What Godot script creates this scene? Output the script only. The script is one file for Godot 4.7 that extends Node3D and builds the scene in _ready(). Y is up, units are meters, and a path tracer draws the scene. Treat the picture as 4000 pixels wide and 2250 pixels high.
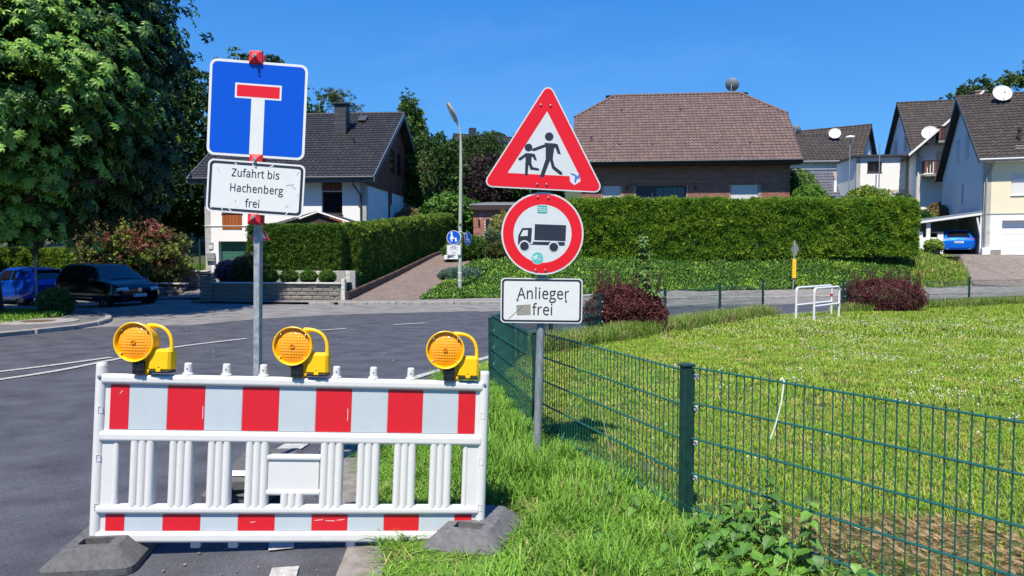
extends Node3D
# A German street corner in summer: a plastic barrier with lamps, traffic signs, a mesh fence and lawn, houses and hedges behind.
# World axes: x to the right, y up, the street recedes along -z. D below means metres in front of the camera (z = -D).

var M := {}
var TX := {}
var rng := RandomNumberGenerator.new()
var taken := {}
const GX0 := -34.0
const GX1 := 44.0
const GD0 := 0.0
const GD1 := 48.0

class MB:
	# collects triangles; corners are given counter-clockwise seen from outside
	var v := PackedVector3Array()
	var n := PackedVector3Array()
	var c := PackedColorArray()
	var tint := Color(-1, 0, 0)
	func tri(a: Vector3, b: Vector3, d: Vector3) -> void:
		var k := (b - a).cross(d - a).normalized()
		trin(a, b, d, k, k, k)
	func trin(a: Vector3, b: Vector3, d: Vector3, na: Vector3, nb: Vector3, nd: Vector3) -> void:
		v.push_back(a); v.push_back(d); v.push_back(b)
		n.push_back(na); n.push_back(nd); n.push_back(nb)
		if tint.r >= 0.0:
			c.push_back(tint); c.push_back(tint); c.push_back(tint)
	func quad(a: Vector3, b: Vector3, d: Vector3, e: Vector3) -> void:
		tri(a, b, d); tri(a, d, e)
	func quadn(a: Vector3, b: Vector3, d: Vector3, e: Vector3, na: Vector3, nb: Vector3, nd: Vector3, ne: Vector3) -> void:
		trin(a, b, d, na, nb, nd); trin(a, d, e, na, nd, ne)
	func box(m: Vector3, s: Vector3, t := Transform3D.IDENTITY) -> void:
		var h := s * 0.5
		var p := []
		for i in 8:
			p.append(t * (m + Vector3(h.x if i & 1 else -h.x, h.y if i & 2 else -h.y, h.z if i & 4 else -h.z)))
		quad(p[4], p[5], p[7], p[6]); quad(p[1], p[0], p[2], p[3]); quad(p[5], p[1], p[3], p[7])
		quad(p[0], p[4], p[6], p[2]); quad(p[6], p[7], p[3], p[2]); quad(p[0], p[1], p[5], p[4])
	func rbox(m: Vector3, s: Vector3, b: float, t := Transform3D.IDENTITY) -> void:
		# box with chamfered edges
		var h := s * 0.5
		var px := []; var py := []; var pz := []
		for i in 8:
			var g := Vector3(1 if i & 1 else -1, 1 if i & 2 else -1, 1 if i & 4 else -1)
			px.append(t * (m + Vector3(g.x * h.x, g.y * (h.y - b), g.z * (h.z - b))))
			py.append(t * (m + Vector3(g.x * (h.x - b), g.y * h.y, g.z * (h.z - b))))
			pz.append(t * (m + Vector3(g.x * (h.x - b), g.y * (h.y - b), g.z * h.z)))
		quad(pz[4], pz[5], pz[7], pz[6]); quad(pz[1], pz[0], pz[2], pz[3])
		quad(px[5], px[1], px[3], px[7]); quad(px[0], px[4], px[6], px[2])
		quad(py[6], py[7], py[3], py[2]); quad(py[0], py[1], py[5], py[4])
		var mid := t * m
		for e in [[0, 1, 1], [2, 3, 1], [4, 5, 1], [6, 7, 1], [0, 2, 2], [1, 3, 2], [4, 6, 2], [5, 7, 2], [0, 4, 3], [1, 5, 3], [2, 6, 3], [3, 7, 3]]:
			var A: Array = py if e[2] == 1 else (px if e[2] == 2 else px)
			var B: Array = pz if e[2] == 1 else (pz if e[2] == 2 else py)
			out_quad(A[e[0]], A[e[1]], B[e[1]], B[e[0]], mid)
		for i in 8:
			out_tri(px[i], py[i], pz[i], mid)
	func out_quad(a: Vector3, b: Vector3, d: Vector3, e: Vector3, mid: Vector3) -> void:
		if (b - a).cross(d - a).dot(a + d - mid * 2.0) < 0.0: quad(a, e, d, b)
		else: quad(a, b, d, e)
	func out_tri(a: Vector3, b: Vector3, d: Vector3, mid: Vector3) -> void:
		if (b - a).cross(d - a).dot(a - mid) < 0.0: tri(a, d, b)
		else: tri(a, b, d)
	func prism(poly: PackedVector2Array, z0: float, z1: float, t := Transform3D.IDENTITY) -> void:
		# polygon in xy pushed out from z0 to z1 (z1 > z0)
		var p := poly
		if Geometry2D.is_polygon_clockwise(p): p = p.duplicate(); p.reverse()
		# Geometry2D speaks of y down; check with the signed area instead
		var area := 0.0
		for i in p.size():
			var q := p[(i + 1) % p.size()]
			area += p[i].x * q.y - q.x * p[i].y
		if area < 0.0: p.reverse()
		var ix := Geometry2D.triangulate_polygon(p)
		for i in range(0, ix.size(), 3):
			var a := p[ix[i]]; var b := p[ix[i + 1]]; var d := p[ix[i + 2]]
			if (b - a).cross(d - a) < 0.0:
				var k := b; b = d; d = k
			tri(t * Vector3(a.x, a.y, z1), t * Vector3(b.x, b.y, z1), t * Vector3(d.x, d.y, z1))
			tri(t * Vector3(a.x, a.y, z0), t * Vector3(d.x, d.y, z0), t * Vector3(b.x, b.y, z0))
		for i in p.size():
			var a := p[i]; var b := p[(i + 1) % p.size()]
			quad(t * Vector3(a.x, a.y, z0), t * Vector3(b.x, b.y, z0), t * Vector3(b.x, b.y, z1), t * Vector3(a.x, a.y, z1))
	func frame(outer: PackedVector2Array, inner: PackedVector2Array, z0: float, z1: float, t := Transform3D.IDENTITY) -> void:
		# ring between two outlines of equal point count, counter-clockwise both
		for i in outer.size():
			var j := (i + 1) % outer.size()
			var a := outer[i]; var b := outer[j]; var d := inner[j]; var e := inner[i]
			quad(t * Vector3(a.x, a.y, z1), t * Vector3(b.x, b.y, z1), t * Vector3(d.x, d.y, z1), t * Vector3(e.x, e.y, z1))
			quad(t * Vector3(a.x, a.y, z0), t * Vector3(b.x, b.y, z0), t * Vector3(b.x, b.y, z1), t * Vector3(a.x, a.y, z1))
			quad(t * Vector3(e.x, e.y, z1), t * Vector3(d.x, d.y, z1), t * Vector3(d.x, d.y, z0), t * Vector3(e.x, e.y, z0))
	func tube(pts: Array, radii, sides := 8, caps := true) -> void:
		var rings := []; var nrm := []
		var side := Vector3.ZERO
		for i in pts.size():
			var a: Vector3 = pts[maxi(i - 1, 0)]; var b: Vector3 = pts[mini(i + 1, pts.size() - 1)]
			var d := (b - a).normalized()
			if i == 0:
				side = d.cross(Vector3.UP if absf(d.y) < 0.9 else Vector3.RIGHT).normalized()
			side = (side - d * side.dot(d)).normalized()
			var up := side.cross(d).normalized()
			var r: float = radii[i] if radii is Array else radii
			var ring := []; var nn := []
			for k in sides:
				var w := TAU * k / sides
				var o := side * cos(w) + up * sin(w)
				ring.append(pts[i] + o * r); nn.append(o)
			rings.append(ring); nrm.append(nn)
		for i in pts.size() - 1:
			for k in sides:
				var l := (k + 1) % sides
				quadn(rings[i][l], rings[i][k], rings[i + 1][k], rings[i + 1][l], nrm[i][l], nrm[i][k], nrm[i + 1][k], nrm[i + 1][l])
		if caps:
			var last: int = pts.size() - 1
			for k in sides:
				var l := (k + 1) % sides
				tri(pts[0], rings[0][k], rings[0][l]); tri(pts[last], rings[last][l], rings[last][k])
	func lathe(prof: Array, seg := 24, t := Transform3D.IDENTITY) -> void:
		# prof: Vector2(radius, height), from the bottom up on the outside
		for i in prof.size() - 1:
			var a: Vector2 = prof[i]; var b: Vector2 = prof[i + 1]
			var d := b - a
			var k := Vector2(d.y, -d.x).normalized()
			for s in seg:
				var w := TAU * s / seg; var x := TAU * (s + 1) / seg
				var o := Vector3(cos(w), 0, -sin(w)); var q := Vector3(cos(x), 0, -sin(x))
				var no := (t.basis * (o * k.x + Vector3.UP * k.y)).normalized(); var nq := (t.basis * (q * k.x + Vector3.UP * k.y)).normalized()
				quadn(t * (o * a.x + Vector3.UP * a.y), t * (q * a.x + Vector3.UP * a.y), t * (q * b.x + Vector3.UP * b.y), t * (o * b.x + Vector3.UP * b.y), no, nq, nq, no)
	func sheet(g: Array, close_u := false) -> void:
		# smooth surface through a grid of points g[row][col]; outside is row x col
		var R := g.size(); var C: int = g[0].size()
		var nn := []
		for i in R:
			var row := []
			for j in C:
				var a: Vector3 = g[i][(j - 1 + C) % C] if close_u else g[i][maxi(j - 1, 0)]
				var b: Vector3 = g[i][(j + 1) % C] if close_u else g[i][mini(j + 1, C - 1)]
				var d: Vector3 = g[maxi(i - 1, 0)][j]; var e: Vector3 = g[mini(i + 1, R - 1)][j]
				row.append((b - a).cross(e - d).normalized())
			nn.append(row)
		for i in R - 1:
			for j in (C if close_u else C - 1):
				var l := (j + 1) % C
				quadn(g[i][j], g[i][l], g[i + 1][l], g[i + 1][j], nn[i][j], nn[i][l], nn[i + 1][l], nn[i + 1][j])
	func mesh() -> ArrayMesh:
		var a := []
		a.resize(Mesh.ARRAY_MAX)
		a[Mesh.ARRAY_VERTEX] = v
		a[Mesh.ARRAY_NORMAL] = n
		if c.size() == v.size() and c.size() > 0: a[Mesh.ARRAY_COLOR] = c
		var m := ArrayMesh.new()
		m.add_surface_from_arrays(Mesh.PRIMITIVE_TRIANGLES, a)
		return m

# ---------------------------------------------------------------- nodes
func numbered(called: String) -> String:
	var k: int = taken.get(called, 0)
	taken[called] = k + 1
	return called if k == 0 else "%s_%03d" % [called, k]

func thing(called: String, label: String, category: String, at := Vector3.ZERO, turn := 0.0, group := "") -> Node3D:
	var o := Node3D.new()
	o.name = numbered(called)
	add_child(o)
	o.position = at
	o.rotation.y = turn
	o.set_meta("label", label)
	o.set_meta("category", category)
	if group: o.set_meta("group", group)
	return o

func part(called: String, m: Mesh, mat: Material, parent: Node3D, t := Transform3D.IDENTITY) -> MeshInstance3D:
	var o := MeshInstance3D.new()
	var cnt: Dictionary = parent.get_meta("_cnt") if parent.has_meta("_cnt") else {}
	var k: int = cnt.get(called, 0)
	cnt[called] = k + 1
	parent.set_meta("_cnt", cnt)
	o.name = called if k == 0 else "%s_%03d" % [called, k]
	o.mesh = m
	o.material_override = mat
	o.transform = t
	parent.add_child(o, true)
	return o

func solo(called: String, m: Mesh, mat: Material, label: String, category: String, t := Transform3D.IDENTITY, group := "") -> MeshInstance3D:
	var o := MeshInstance3D.new()
	o.name = numbered(called)
	o.mesh = m
	o.material_override = mat
	o.transform = t
	add_child(o)
	o.set_meta("label", label)
	o.set_meta("category", category)
	if group: o.set_meta("group", group)
	return o

func structure(called: String, m: Mesh, mat: Material) -> MeshInstance3D:
	var o := MeshInstance3D.new()
	o.name = numbered(called)
	o.mesh = m
	o.material_override = mat
	add_child(o)
	o.set_meta("kind", "structure")
	return o

func many(called: String, m: Mesh, mat: Material, places: Array, tints: PackedColorArray, parent: Node3D = null) -> MultiMeshInstance3D:
	# a mass nobody would count, drawn from one small mesh
	var mm := MultiMesh.new()
	mm.transform_format = MultiMesh.TRANSFORM_3D
	mm.use_colors = tints.size() > 0
	mm.mesh = m
	mm.instance_count = places.size()
	for i in places.size():
		mm.set_instance_transform(i, places[i])
	if tints.size() > 0:
		for i in places.size():
			mm.set_instance_color(i, tints[i])
	var o := MultiMeshInstance3D.new()
	o.multimesh = mm
	o.material_override = mat
	o.set_meta("kind", "stuff")
	if parent:
		o.name = called
		parent.add_child(o, true)
	else:
		o.name = numbered(called)
		add_child(o)
	return o

func clean_meta(o: Node) -> void:
	if o.has_meta("_cnt"): o.remove_meta("_cnt")
	for k in o.get_children(): clean_meta(k)

func P(x: float, d: float, y := 0.0) -> Vector3:
	return Vector3(x, y, -d)

func rot(yaw: float, pitch := 0.0, roll := 0.0) -> Basis:
	return Basis.from_euler(Vector3(deg_to_rad(pitch), deg_to_rad(yaw), deg_to_rad(roll)))

func xf(at: Vector3, yaw := 0.0, pitch := 0.0, roll := 0.0) -> Transform3D:
	return Transform3D(rot(yaw, pitch, roll), at)

func boxm(s: Vector3, b := 0.0, m := Vector3.ZERO) -> ArrayMesh:
	var k := MB.new()
	if b > 0.0: k.rbox(m, s, b)
	else: k.box(m, s)
	return k.mesh()

func tubem(pts: Array, radii, sides := 8) -> ArrayMesh:
	var k := MB.new()
	k.tube(pts, radii, sides)
	return k.mesh()

func prismm(poly: PackedVector2Array, z0: float, z1: float) -> ArrayMesh:
	var k := MB.new()
	k.prism(poly, z0, z1)
	return k.mesh()

func rrect(w: float, h: float, r: float, seg := 5) -> PackedVector2Array:
	var p := PackedVector2Array()
	for q in [[w / 2 - r, h / 2 - r, 0.0], [-w / 2 + r, h / 2 - r, 0.25], [-w / 2 + r, -h / 2 + r, 0.5], [w / 2 - r, -h / 2 + r, 0.75]]:
		for i in seg + 1:
			var a: float = TAU * (q[2] + 0.25 * i / seg)
			p.append(Vector2(q[0] + r * cos(a), q[1] + r * sin(a)))
	return p

func disc(r: float, seg := 48, at := Vector2.ZERO) -> PackedVector2Array:
	var p := PackedVector2Array()
	for i in seg:
		p.append(at + Vector2(cos(TAU * i / seg), sin(TAU * i / seg)) * r)
	return p

func rtri(s: float, r: float, seg := 5) -> PackedVector2Array:
	# triangle standing on its base, centred, with rounded corners; s is the side before rounding
	var p := PackedVector2Array()
	var h := s * 0.8660254
	var cs := [Vector2(s / 2, -h / 3), Vector2(0, h * 2 / 3), Vector2(-s / 2, -h / 3)]
	var start := [-90.0, 30.0, 150.0]
	for k in 3:
		var q: Vector2 = cs[k]
		var m := q - q.normalized() * r * 2.0
		for i in seg + 1:
			var a := deg_to_rad(start[k] + 120.0 * i / seg)
			p.append(m + Vector2(cos(a), sin(a)) * r)
	return p

func lettering(txt: String, size: float, mat: Material, parent: Node3D, at: Vector3, called := "lettering", bold := false, narrow := 0.9) -> MeshInstance3D:
	var f := SystemFont.new()
	f.font_names = PackedStringArray(["Droid Sans"])
	f.font_weight = 700 if bold else 400
	var t := TextMesh.new()
	t.text = txt
	t.font = f
	t.font_size = 64
	t.pixel_size = size / 46.0
	t.depth = 0.0012
	t.curve_step = 2.0
	return part(called, t, mat, parent, Transform3D(Basis.from_scale(Vector3(narrow, 1, 1)), at))

# ---------------------------------------------------------------- textures and materials
func noise_tex(key: String, size: int, freq: float, oct: int, lo: float, hi: float, power := 1.0, seed_ := 1, kind := FastNoiseLite.TYPE_SIMPLEX_SMOOTH) -> ImageTexture:
	if TX.has(key): return TX[key]
	var f := FastNoiseLite.new()
	f.seed = seed_
	f.noise_type = kind
	f.frequency = freq
	f.fractal_octaves = oct
	var src := f.get_seamless_image(size, size)
	var im := Image.create_empty(size, size, false, Image.FORMAT_L8)
	var data := src.get_data()
	var out := PackedByteArray()
	out.resize(size * size)
	var lut := PackedByteArray()
	lut.resize(256)
	for i in 256:
		var g := clampf(lerpf(lo, hi, pow(i / 255.0, power)), 0.0, 1.0)
		lut[i] = int(Color(g, g, g).linear_to_srgb().r * 255.0)
	for i in size * size:
		out[i] = lut[data[i]]
	im = Image.create_from_data(size, size, false, Image.FORMAT_L8, out)
	var t := ImageTexture.create_from_image(im)
	TX[key] = t
	return t

func mat(key: String, col: Color, rough := 0.8, o := {}) -> StandardMaterial3D:
	# col: linear base colour
	if M.has(key): return M[key]
	var m := StandardMaterial3D.new()
	m.resource_name = key
	m.albedo_color = col.linear_to_srgb()
	m.roughness = rough
	m.metallic = o.get("metal", 0.0)
	m.metallic_specular = o.get("spec", 0.5)
	if o.has("tex"):
		m.albedo_texture = o.tex
		m.uv1_triplanar = true
		m.uv1_world_triplanar = true
		m.uv1_triplanar_sharpness = 4.0
		m.uv1_scale = Vector3.ONE * o.get("scale", 1.0)
		if o.has("scale3"): m.uv1_scale = o.scale3
	if o.has("tex2"):
		m.detail_enabled = true
		m.detail_albedo = o.tex2
		m.detail_blend_mode = BaseMaterial3D.BLEND_MODE_MUL
		m.detail_uv_layer = BaseMaterial3D.DETAIL_UV_2
		m.uv2_triplanar = true
		m.uv2_world_triplanar = true
		m.uv2_scale = Vector3.ONE * o.get("scale2", 0.2)
		if o.has("scale23"): m.uv2_scale = o.scale23
	if o.has("bump"):
		m.heightmap_enabled = true
		m.heightmap_texture = o.bump
		m.heightmap_scale = o.get("bump_cm", 0.3)
		if not o.has("tex"):
			m.uv1_triplanar = true
			m.uv1_world_triplanar = true
			m.uv1_scale = Vector3.ONE * o.get("scale", 1.0)
	if o.has("rtex"):
		m.roughness_texture = o.rtex
		m.roughness_texture_channel = BaseMaterial3D.TEXTURE_CHANNEL_RED
	if o.has("coat"):
		m.clearcoat_enabled = true
		m.clearcoat = o.coat
		m.clearcoat_roughness = o.get("coat_rough", 0.05)
	if o.has("back"):
		m.backlight_enabled = true
		m.backlight = o.back
	if o.has("vc"): m.vertex_color_use_as_albedo = true
	if o.has("glass"):
		m.transparency = BaseMaterial3D.TRANSPARENCY_ALPHA
		m.albedo_color.a = o.glass
	M[key] = m
	return m

# ---------------------------------------------------------------- camera, sky, sun
func build_light() -> void:
	var cam := Camera3D.new()
	cam.name = "camera"
	add_child(cam)
	cam.position = Vector3(0, 1.6, 0)
	cam.rotation_degrees = Vector3(-2.77, 0, 0)
	cam.fov = 42.55
	cam.near = 0.05
	cam.far = 900.0
	cam.current = true
	var env := Environment.new()
	env.background_mode = Environment.BG_SKY
	var sm := ProceduralSkyMaterial.new()
	sm.sky_top_color = Color(0.066, 0.37, 0.71)
	sm.sky_horizon_color = Color(0.42, 0.69, 0.91)
	sm.sky_curve = 0.16
	sm.ground_bottom_color = Color(0.30, 0.34, 0.26)
	sm.ground_horizon_color = Color(0.55, 0.68, 0.78)
	sm.sun_angle_max = 40.0
	sm.sun_curve = 0.10
	sm.sky_cover = cirrus()
	sm.sky_cover_modulate = Color(1, 1, 1, 1)
	var sky := Sky.new()
	sky.sky_material = sm
	env.sky = sky
	env.background_energy_multiplier = 1.0
	env.tonemap_mode = Environment.TONE_MAPPER_LINEAR
	env.tonemap_exposure = 1.52
	env.sdfgi_enabled = true
	env.ssao_enabled = true
	env.ssil_enabled = true
	var we := WorldEnvironment.new()
	we.name = "world_environment"
	we.environment = env
	add_child(we)
	var sun := DirectionalLight3D.new()
	sun.name = "sun"
	add_child(sun)
	var el := deg_to_rad(60.0)
	var az := deg_to_rad(17.0)
	var s := Vector3(-sin(az) * cos(el), sin(el), cos(az) * cos(el))
	sun.look_at_from_position(s * 50.0, Vector3.ZERO, Vector3.UP)
	sun.light_energy = 1.55
	sun.light_color = Color(1.0, 0.965, 0.90)
	sun.light_angular_distance = 0.5
	sun.shadow_enabled = true

func cirrus() -> ImageTexture:
	# very thin streaks of high cloud over the whole sky
	var w := 1024
	var h := 512
	var f := FastNoiseLite.new()
	f.seed = 7
	f.frequency = 0.9
	f.fractal_octaves = 5
	f.domain_warp_enabled = true
	f.domain_warp_amplitude = 0.6
	f.domain_warp_frequency = 0.8
	var data := PackedByteArray()
	data.resize(w * h * 4)
	for j in h:
		var lat := PI * (0.5 - (j + 0.5) / h)
		for i in w:
			var lon := TAU * (i + 0.5) / w
			var k := (j * w + i) * 4
			var a := 0.0
			if lat > 0.0:
				var d := Vector3(cos(lat) * cos(lon), sin(lat), cos(lat) * sin(lon))
				var q := d / (d.y + 0.25)
				var g := f.get_noise_3d(q.x * 2.2, 0.3, q.z * 0.7 + q.x * 0.8)
				a = clampf((g - 0.2) * 0.08, 0.0, 0.015)
			data[k] = 235
			data[k + 1] = 240
			data[k + 2] = 245
			data[k + 3] = int(a * 255.0)
	return ImageTexture.create_from_image(Image.create_from_data(w, h, false, Image.FORMAT_RGBA8, data))

func _ready() -> void:
	rng.seed = 5
	build_light()
	build_materials()
	print("ground"); build_ground()
	print("houses"); build_white_house(); build_brick_house(); build_cream_house(); build_far_houses()
	print("garden"); build_garden()
	print("trees"); build_trees(); build_hedges()
	print("grass"); build_grass()
	print("cars"); build_cars()
	print("front"); build_street_things(); build_fences(); build_signs(); build_barrier()
	clean_meta(self)
	print("done")

func build_materials() -> void:
	var fine := noise_tex("fine", 512, 0.11, 3, 0.80, 1.0, 1.0, 3)
	var grain := noise_tex("grain", 512, 0.32, 2, 0.62, 1.0, 0.8, 5)
	var blot := noise_tex("blot", 512, 0.012, 5, 0.80, 1.0, 1.0, 9)
	var blot2 := noise_tex("blot2", 512, 0.02, 4, 0.45, 1.0, 0.9, 11)
	var plaster := noise_tex("plaster", 512, 0.18, 3, 0.0, 1.0, 1.0, 15)
	var agg := noise_tex("agg", 1024, 0.22, 2, 0.45, 1.0, 1.1, 21, FastNoiseLite.TYPE_VALUE)
	var wood := noise_tex("wood", 512, 0.03, 4, 0.6, 1.0, 1.0, 31)
	mat("soil", Color(0.075, 0.10, 0.035), 0.95, {"tex": blot2, "scale": 0.22, "tex2": grain, "scale2": 1.4})
	mat("asphalt", Color(0.118, 0.125, 0.150), 0.78, {"tex": agg, "scale": 0.62, "tex2": blot2, "scale2": 0.16, "bump": agg, "bump_cm": 0.35, "spec": 0.42})
	mat("old_asphalt", Color(0.33, 0.32, 0.31), 0.9, {"tex": agg, "scale": 1.1, "tex2": blot2, "scale2": 0.11})
	mat("old_asphalt2", Color(0.19, 0.185, 0.19), 0.9, {"tex": agg, "scale": 1.1, "tex2": blot, "scale2": 0.3})
	mat("pave", Color(0.36, 0.345, 0.33), 0.9, {"tex": agg, "scale": 1.3, "tex2": blot2, "scale2": 0.2})
	mat("worn", Color(0.36, 0.325, 0.30), 0.95, {"tex": agg, "scale": 1.6, "tex2": blot2, "scale2": 0.7})
	mat("kerb", Color(0.50, 0.48, 0.45), 0.9, {"tex": agg, "scale": 1.2, "tex2": blot2, "scale2": 0.5})
	mat("lawn_soil", Color(0.10, 0.14, 0.035), 0.95, {"tex": blot2, "scale": 0.3, "tex2": grain, "scale2": 2.0})
	mat("gravel", Color(0.42, 0.40, 0.37), 0.95, {"tex": grain, "scale": 2.5})
	mat("road_paint", Color(0.72, 0.71, 0.68), 0.7, {"tex": blot2, "scale": 1.3, "tex2": agg, "scale2": 1.4})
	mat("rust", Color(0.13, 0.085, 0.06), 0.7, {"tex": grain, "scale": 3.0})
	# street furniture
	mat("white_plastic", Color(0.65, 0.65, 0.635), 0.42, {"tex": noise_tex("scuff", 512, 0.02, 5, 0.93, 1.0, 0.6, 41), "scale": 0.9, "tex2": noise_tex("specks", 1024, 0.12, 2, 0.2, 1.0, 0.035, 43), "scale2": 1.7})
	mat("film_red", Color(0.60, 0.012, 0.022), 0.32, {"tex": noise_tex("dust", 512, 0.02, 5, 0.93, 1.0, 0.7, 51), "scale": 1.2})
	mat("film_white", Color(0.46, 0.52, 0.555), 0.34, {"tex": noise_tex("dust", 512, 0.02, 5, 0.93, 1.0, 0.7, 51), "scale": 0.8})
	mat("rubber", Color(0.15, 0.15, 0.155), 0.85, {"tex": blot2, "scale": 2.5, "tex2": grain, "scale2": 4.0, "bump": plaster, "bump_cm": 0.2})
	mat("rubber_grey", Color(0.19, 0.19, 0.20), 0.85, {"tex": blot2, "scale": 2.0, "tex2": grain, "scale2": 4.0, "bump": plaster, "bump_cm": 0.2})
	mat("lamp_yellow", Color(0.90, 0.50, 0.004), 0.35, {"spec": 0.45})
	mat("black_plastic", Color(0.012, 0.012, 0.014), 0.45)
	mat("amber", Color(0.95, 0.34, 0.0), 0.12, {"spec": 0.6, "coat": 0.6})
	mat("amber_deep", Color(0.70, 0.20, 0.0), 0.2)
	mat("galv", Color(0.50, 0.53, 0.55), 0.5, {"metal": 0.25, "tex": blot2, "scale": 1.6, "tex2": fine, "scale2": 3.0})
	mat("galv_dull", Color(0.34, 0.385, 0.42), 0.6, {"metal": 0.2, "tex": blot2, "scale": 2.0, "scale3": Vector3(3, 0.6, 3), "tex2": fine, "scale2": 3.0})
	mat("steel", Color(0.6, 0.6, 0.6), 0.3, {"metal": 1.0})
	mat("sign_white", Color(0.70, 0.71, 0.70), 0.36, {"tex": noise_tex("dust", 512, 0.02, 5, 0.93, 1.0, 0.7, 51), "scale": 1.3})
	mat("sign_white2", Color(0.60, 0.64, 0.66), 0.36, {"tex": noise_tex("dust", 512, 0.02, 5, 0.93, 1.0, 0.7, 51), "scale": 1.3})
	mat("sign_grey", Color(0.45, 0.47, 0.48), 0.5, {"metal": 0.3})
	mat("sign_blue", Color(0.0, 0.080, 0.56), 0.3, {"tex": noise_tex("dust", 512, 0.02, 5, 0.93, 1.0, 0.7, 51), "scale": 0.6})
	mat("sign_red", Color(0.70, 0.008, 0.016), 0.32)
	mat("sign_black", Color(0.022, 0.026, 0.042), 0.4)
	mat("sign_dark", Color(0.05, 0.05, 0.07), 0.45)
	mat("clamp_red", Color(0.68, 0.02, 0.025), 0.4)
	mat("sticker_teal", Color(0.02, 0.36, 0.29), 0.4)
	mat("sticker_aqua", Color(0.10, 0.46, 0.45), 0.4)
	mat("sticker_pale", Color(0.62, 0.62, 0.72), 0.4)
	mat("sticker_blue", Color(0.05, 0.16, 0.45), 0.4)
	mat("glue", Color(0.44, 0.42, 0.36), 0.8, {"tex": blot2, "scale": 8.0, "tex2": grain, "scale2": 9.0})
	mat("fence_green", Color(0.014, 0.105, 0.092), 0.36, {"tex": blot, "scale": 1.0})
	mat("fence_post", Color(0.014, 0.066, 0.058), 0.34, {"tex": blot2, "scale": 1.3, "tex2": fine, "scale2": 4.0})
	mat("clip_grey", Color(0.46, 0.47, 0.45), 0.6)
	mat("tie_white", Color(0.62, 0.66, 0.58), 0.6)
	mat("hoop_white", Color(0.74, 0.75, 0.76), 0.4, {"tex": blot, "scale": 2.0})
	mat("lamp_pole", Color(0.42, 0.46, 0.38), 0.55, {"tex": blot, "scale": 0.9})
	mat("lamp_head", Color(0.36, 0.35, 0.30), 0.5)
	mat("marker_yellow", Color(0.80, 0.45, 0.0), 0.5)
	# buildings
	mat("render_white", Color(0.80, 0.80, 0.785), 0.92, {"tex": noise_tex("wallblot", 512, 0.012, 5, 0.93, 1.0, 1.0, 19), "scale": 0.12})
	mat("render_cream", Color(0.76, 0.70, 0.52), 0.92, {"tex": noise_tex("wallblot", 512, 0.012, 5, 0.93, 1.0, 1.0, 19), "scale": 0.12})
	mat("tile_black", Color(0.030, 0.031, 0.038), 0.62, {"tex": fine, "scale": 0.7, "tex2": blot2, "scale2": 0.25})
	mat("tile_black2", Color(0.040, 0.041, 0.048), 0.62, {"tex": fine, "scale": 0.7, "tex2": blot2, "scale2": 0.25})
	mat("tile_brown", Color(0.185, 0.125, 0.112), 0.72, {"tex": fine, "scale": 0.7, "tex2": blot2, "scale2": 0.2})
	mat("tile_brown2", Color(0.215, 0.148, 0.132), 0.72, {"tex": fine, "scale": 0.7, "tex2": blot2, "scale2": 0.2})
	mat("tile_dark", Color(0.062, 0.050, 0.046), 0.78, {"tex": fine, "scale": 0.7, "tex2": blot2, "scale2": 0.2})
	mat("tile_dark2", Color(0.082, 0.067, 0.060), 0.78, {"tex": fine, "scale": 0.7, "tex2": blot2, "scale2": 0.2})
	mat("tile_slate", Color(0.105, 0.105, 0.135), 0.6, {"tex": blot, "scale": 0.3})
	mat("underlay", Color(0.035, 0.03, 0.03), 0.9)
	mat("slate", Color(0.045, 0.047, 0.055), 0.55, {"tex": blot2, "scale": 1.3})
	mat("slate2", Color(0.062, 0.065, 0.075), 0.5, {"tex": blot2, "scale": 1.1})
	mat("zinc_dark", Color(0.06, 0.065, 0.075), 0.5, {"metal": 0.3})
	mat("zinc", Color(0.33, 0.36, 0.38), 0.45, {"metal": 0.5})
	mat("barge", Color(0.11, 0.13, 0.17), 0.5)
	mat("wood_red", Color(0.20, 0.062, 0.046), 0.6, {"tex": wood, "scale3": Vector3(3, 0.4, 3)})
	mat("wood_red2", Color(0.25, 0.082, 0.06), 0.6, {"tex": wood, "scale3": Vector3(3, 0.4, 3)})
	mat("wood_orange", Color(0.42, 0.115, 0.022), 0.55, {"tex": wood, "scale3": Vector3(4, 0.5, 4)})
	mat("wood_orange2", Color(0.36, 0.095, 0.02), 0.55, {"tex": wood, "scale3": Vector3(4, 0.5, 4)})
	mat("wood_dark", Color(0.06, 0.032, 0.025), 0.6, {"tex": wood, "scale": 1.0})
	mat("frame_white", Color(0.72, 0.72, 0.71), 0.45)
	mat("frame_brown", Color(0.05, 0.03, 0.025), 0.5)
	mat("pane", Color(0.012, 0.015, 0.02), 0.06, {"spec": 0.6})
	mat("shutter", Color(0.62, 0.63, 0.64), 0.55)
	mat("shutter_beige", Color(0.55, 0.47, 0.42), 0.55)
	mat("garage_green", Color(0.035, 0.135, 0.10), 0.5)
	mat("garage_white", Color(0.74, 0.76, 0.78), 0.45)
	mat("garage_grey", Color(0.20, 0.24, 0.31), 0.5)
	mat("brick", Color(0.36, 0.165, 0.115), 0.9, {"tex": blot2, "scale": 1.5, "vc": true})
	mat("mortar", Color(0.42, 0.38, 0.34), 0.95, {"tex": fine, "scale": 2.0})
	mat("mortar_pale", Color(0.55, 0.50, 0.46), 0.95, {"tex": fine, "scale": 2.0})
	mat("split_stone", Color(0.36, 0.33, 0.30), 0.95, {"tex": blot2, "scale": 3.0, "tex2": grain, "scale2": 2.0, "bump": plaster, "bump_cm": 2.0})
	mat("split_stone2", Color(0.41, 0.37, 0.325), 0.95, {"tex": blot2, "scale": 3.0, "tex2": grain, "scale2": 2.0, "bump": plaster, "bump_cm": 2.0})
	mat("edging_brown", Color(0.15, 0.095, 0.08), 0.9, {"tex": blot2, "scale": 2.0})
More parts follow.
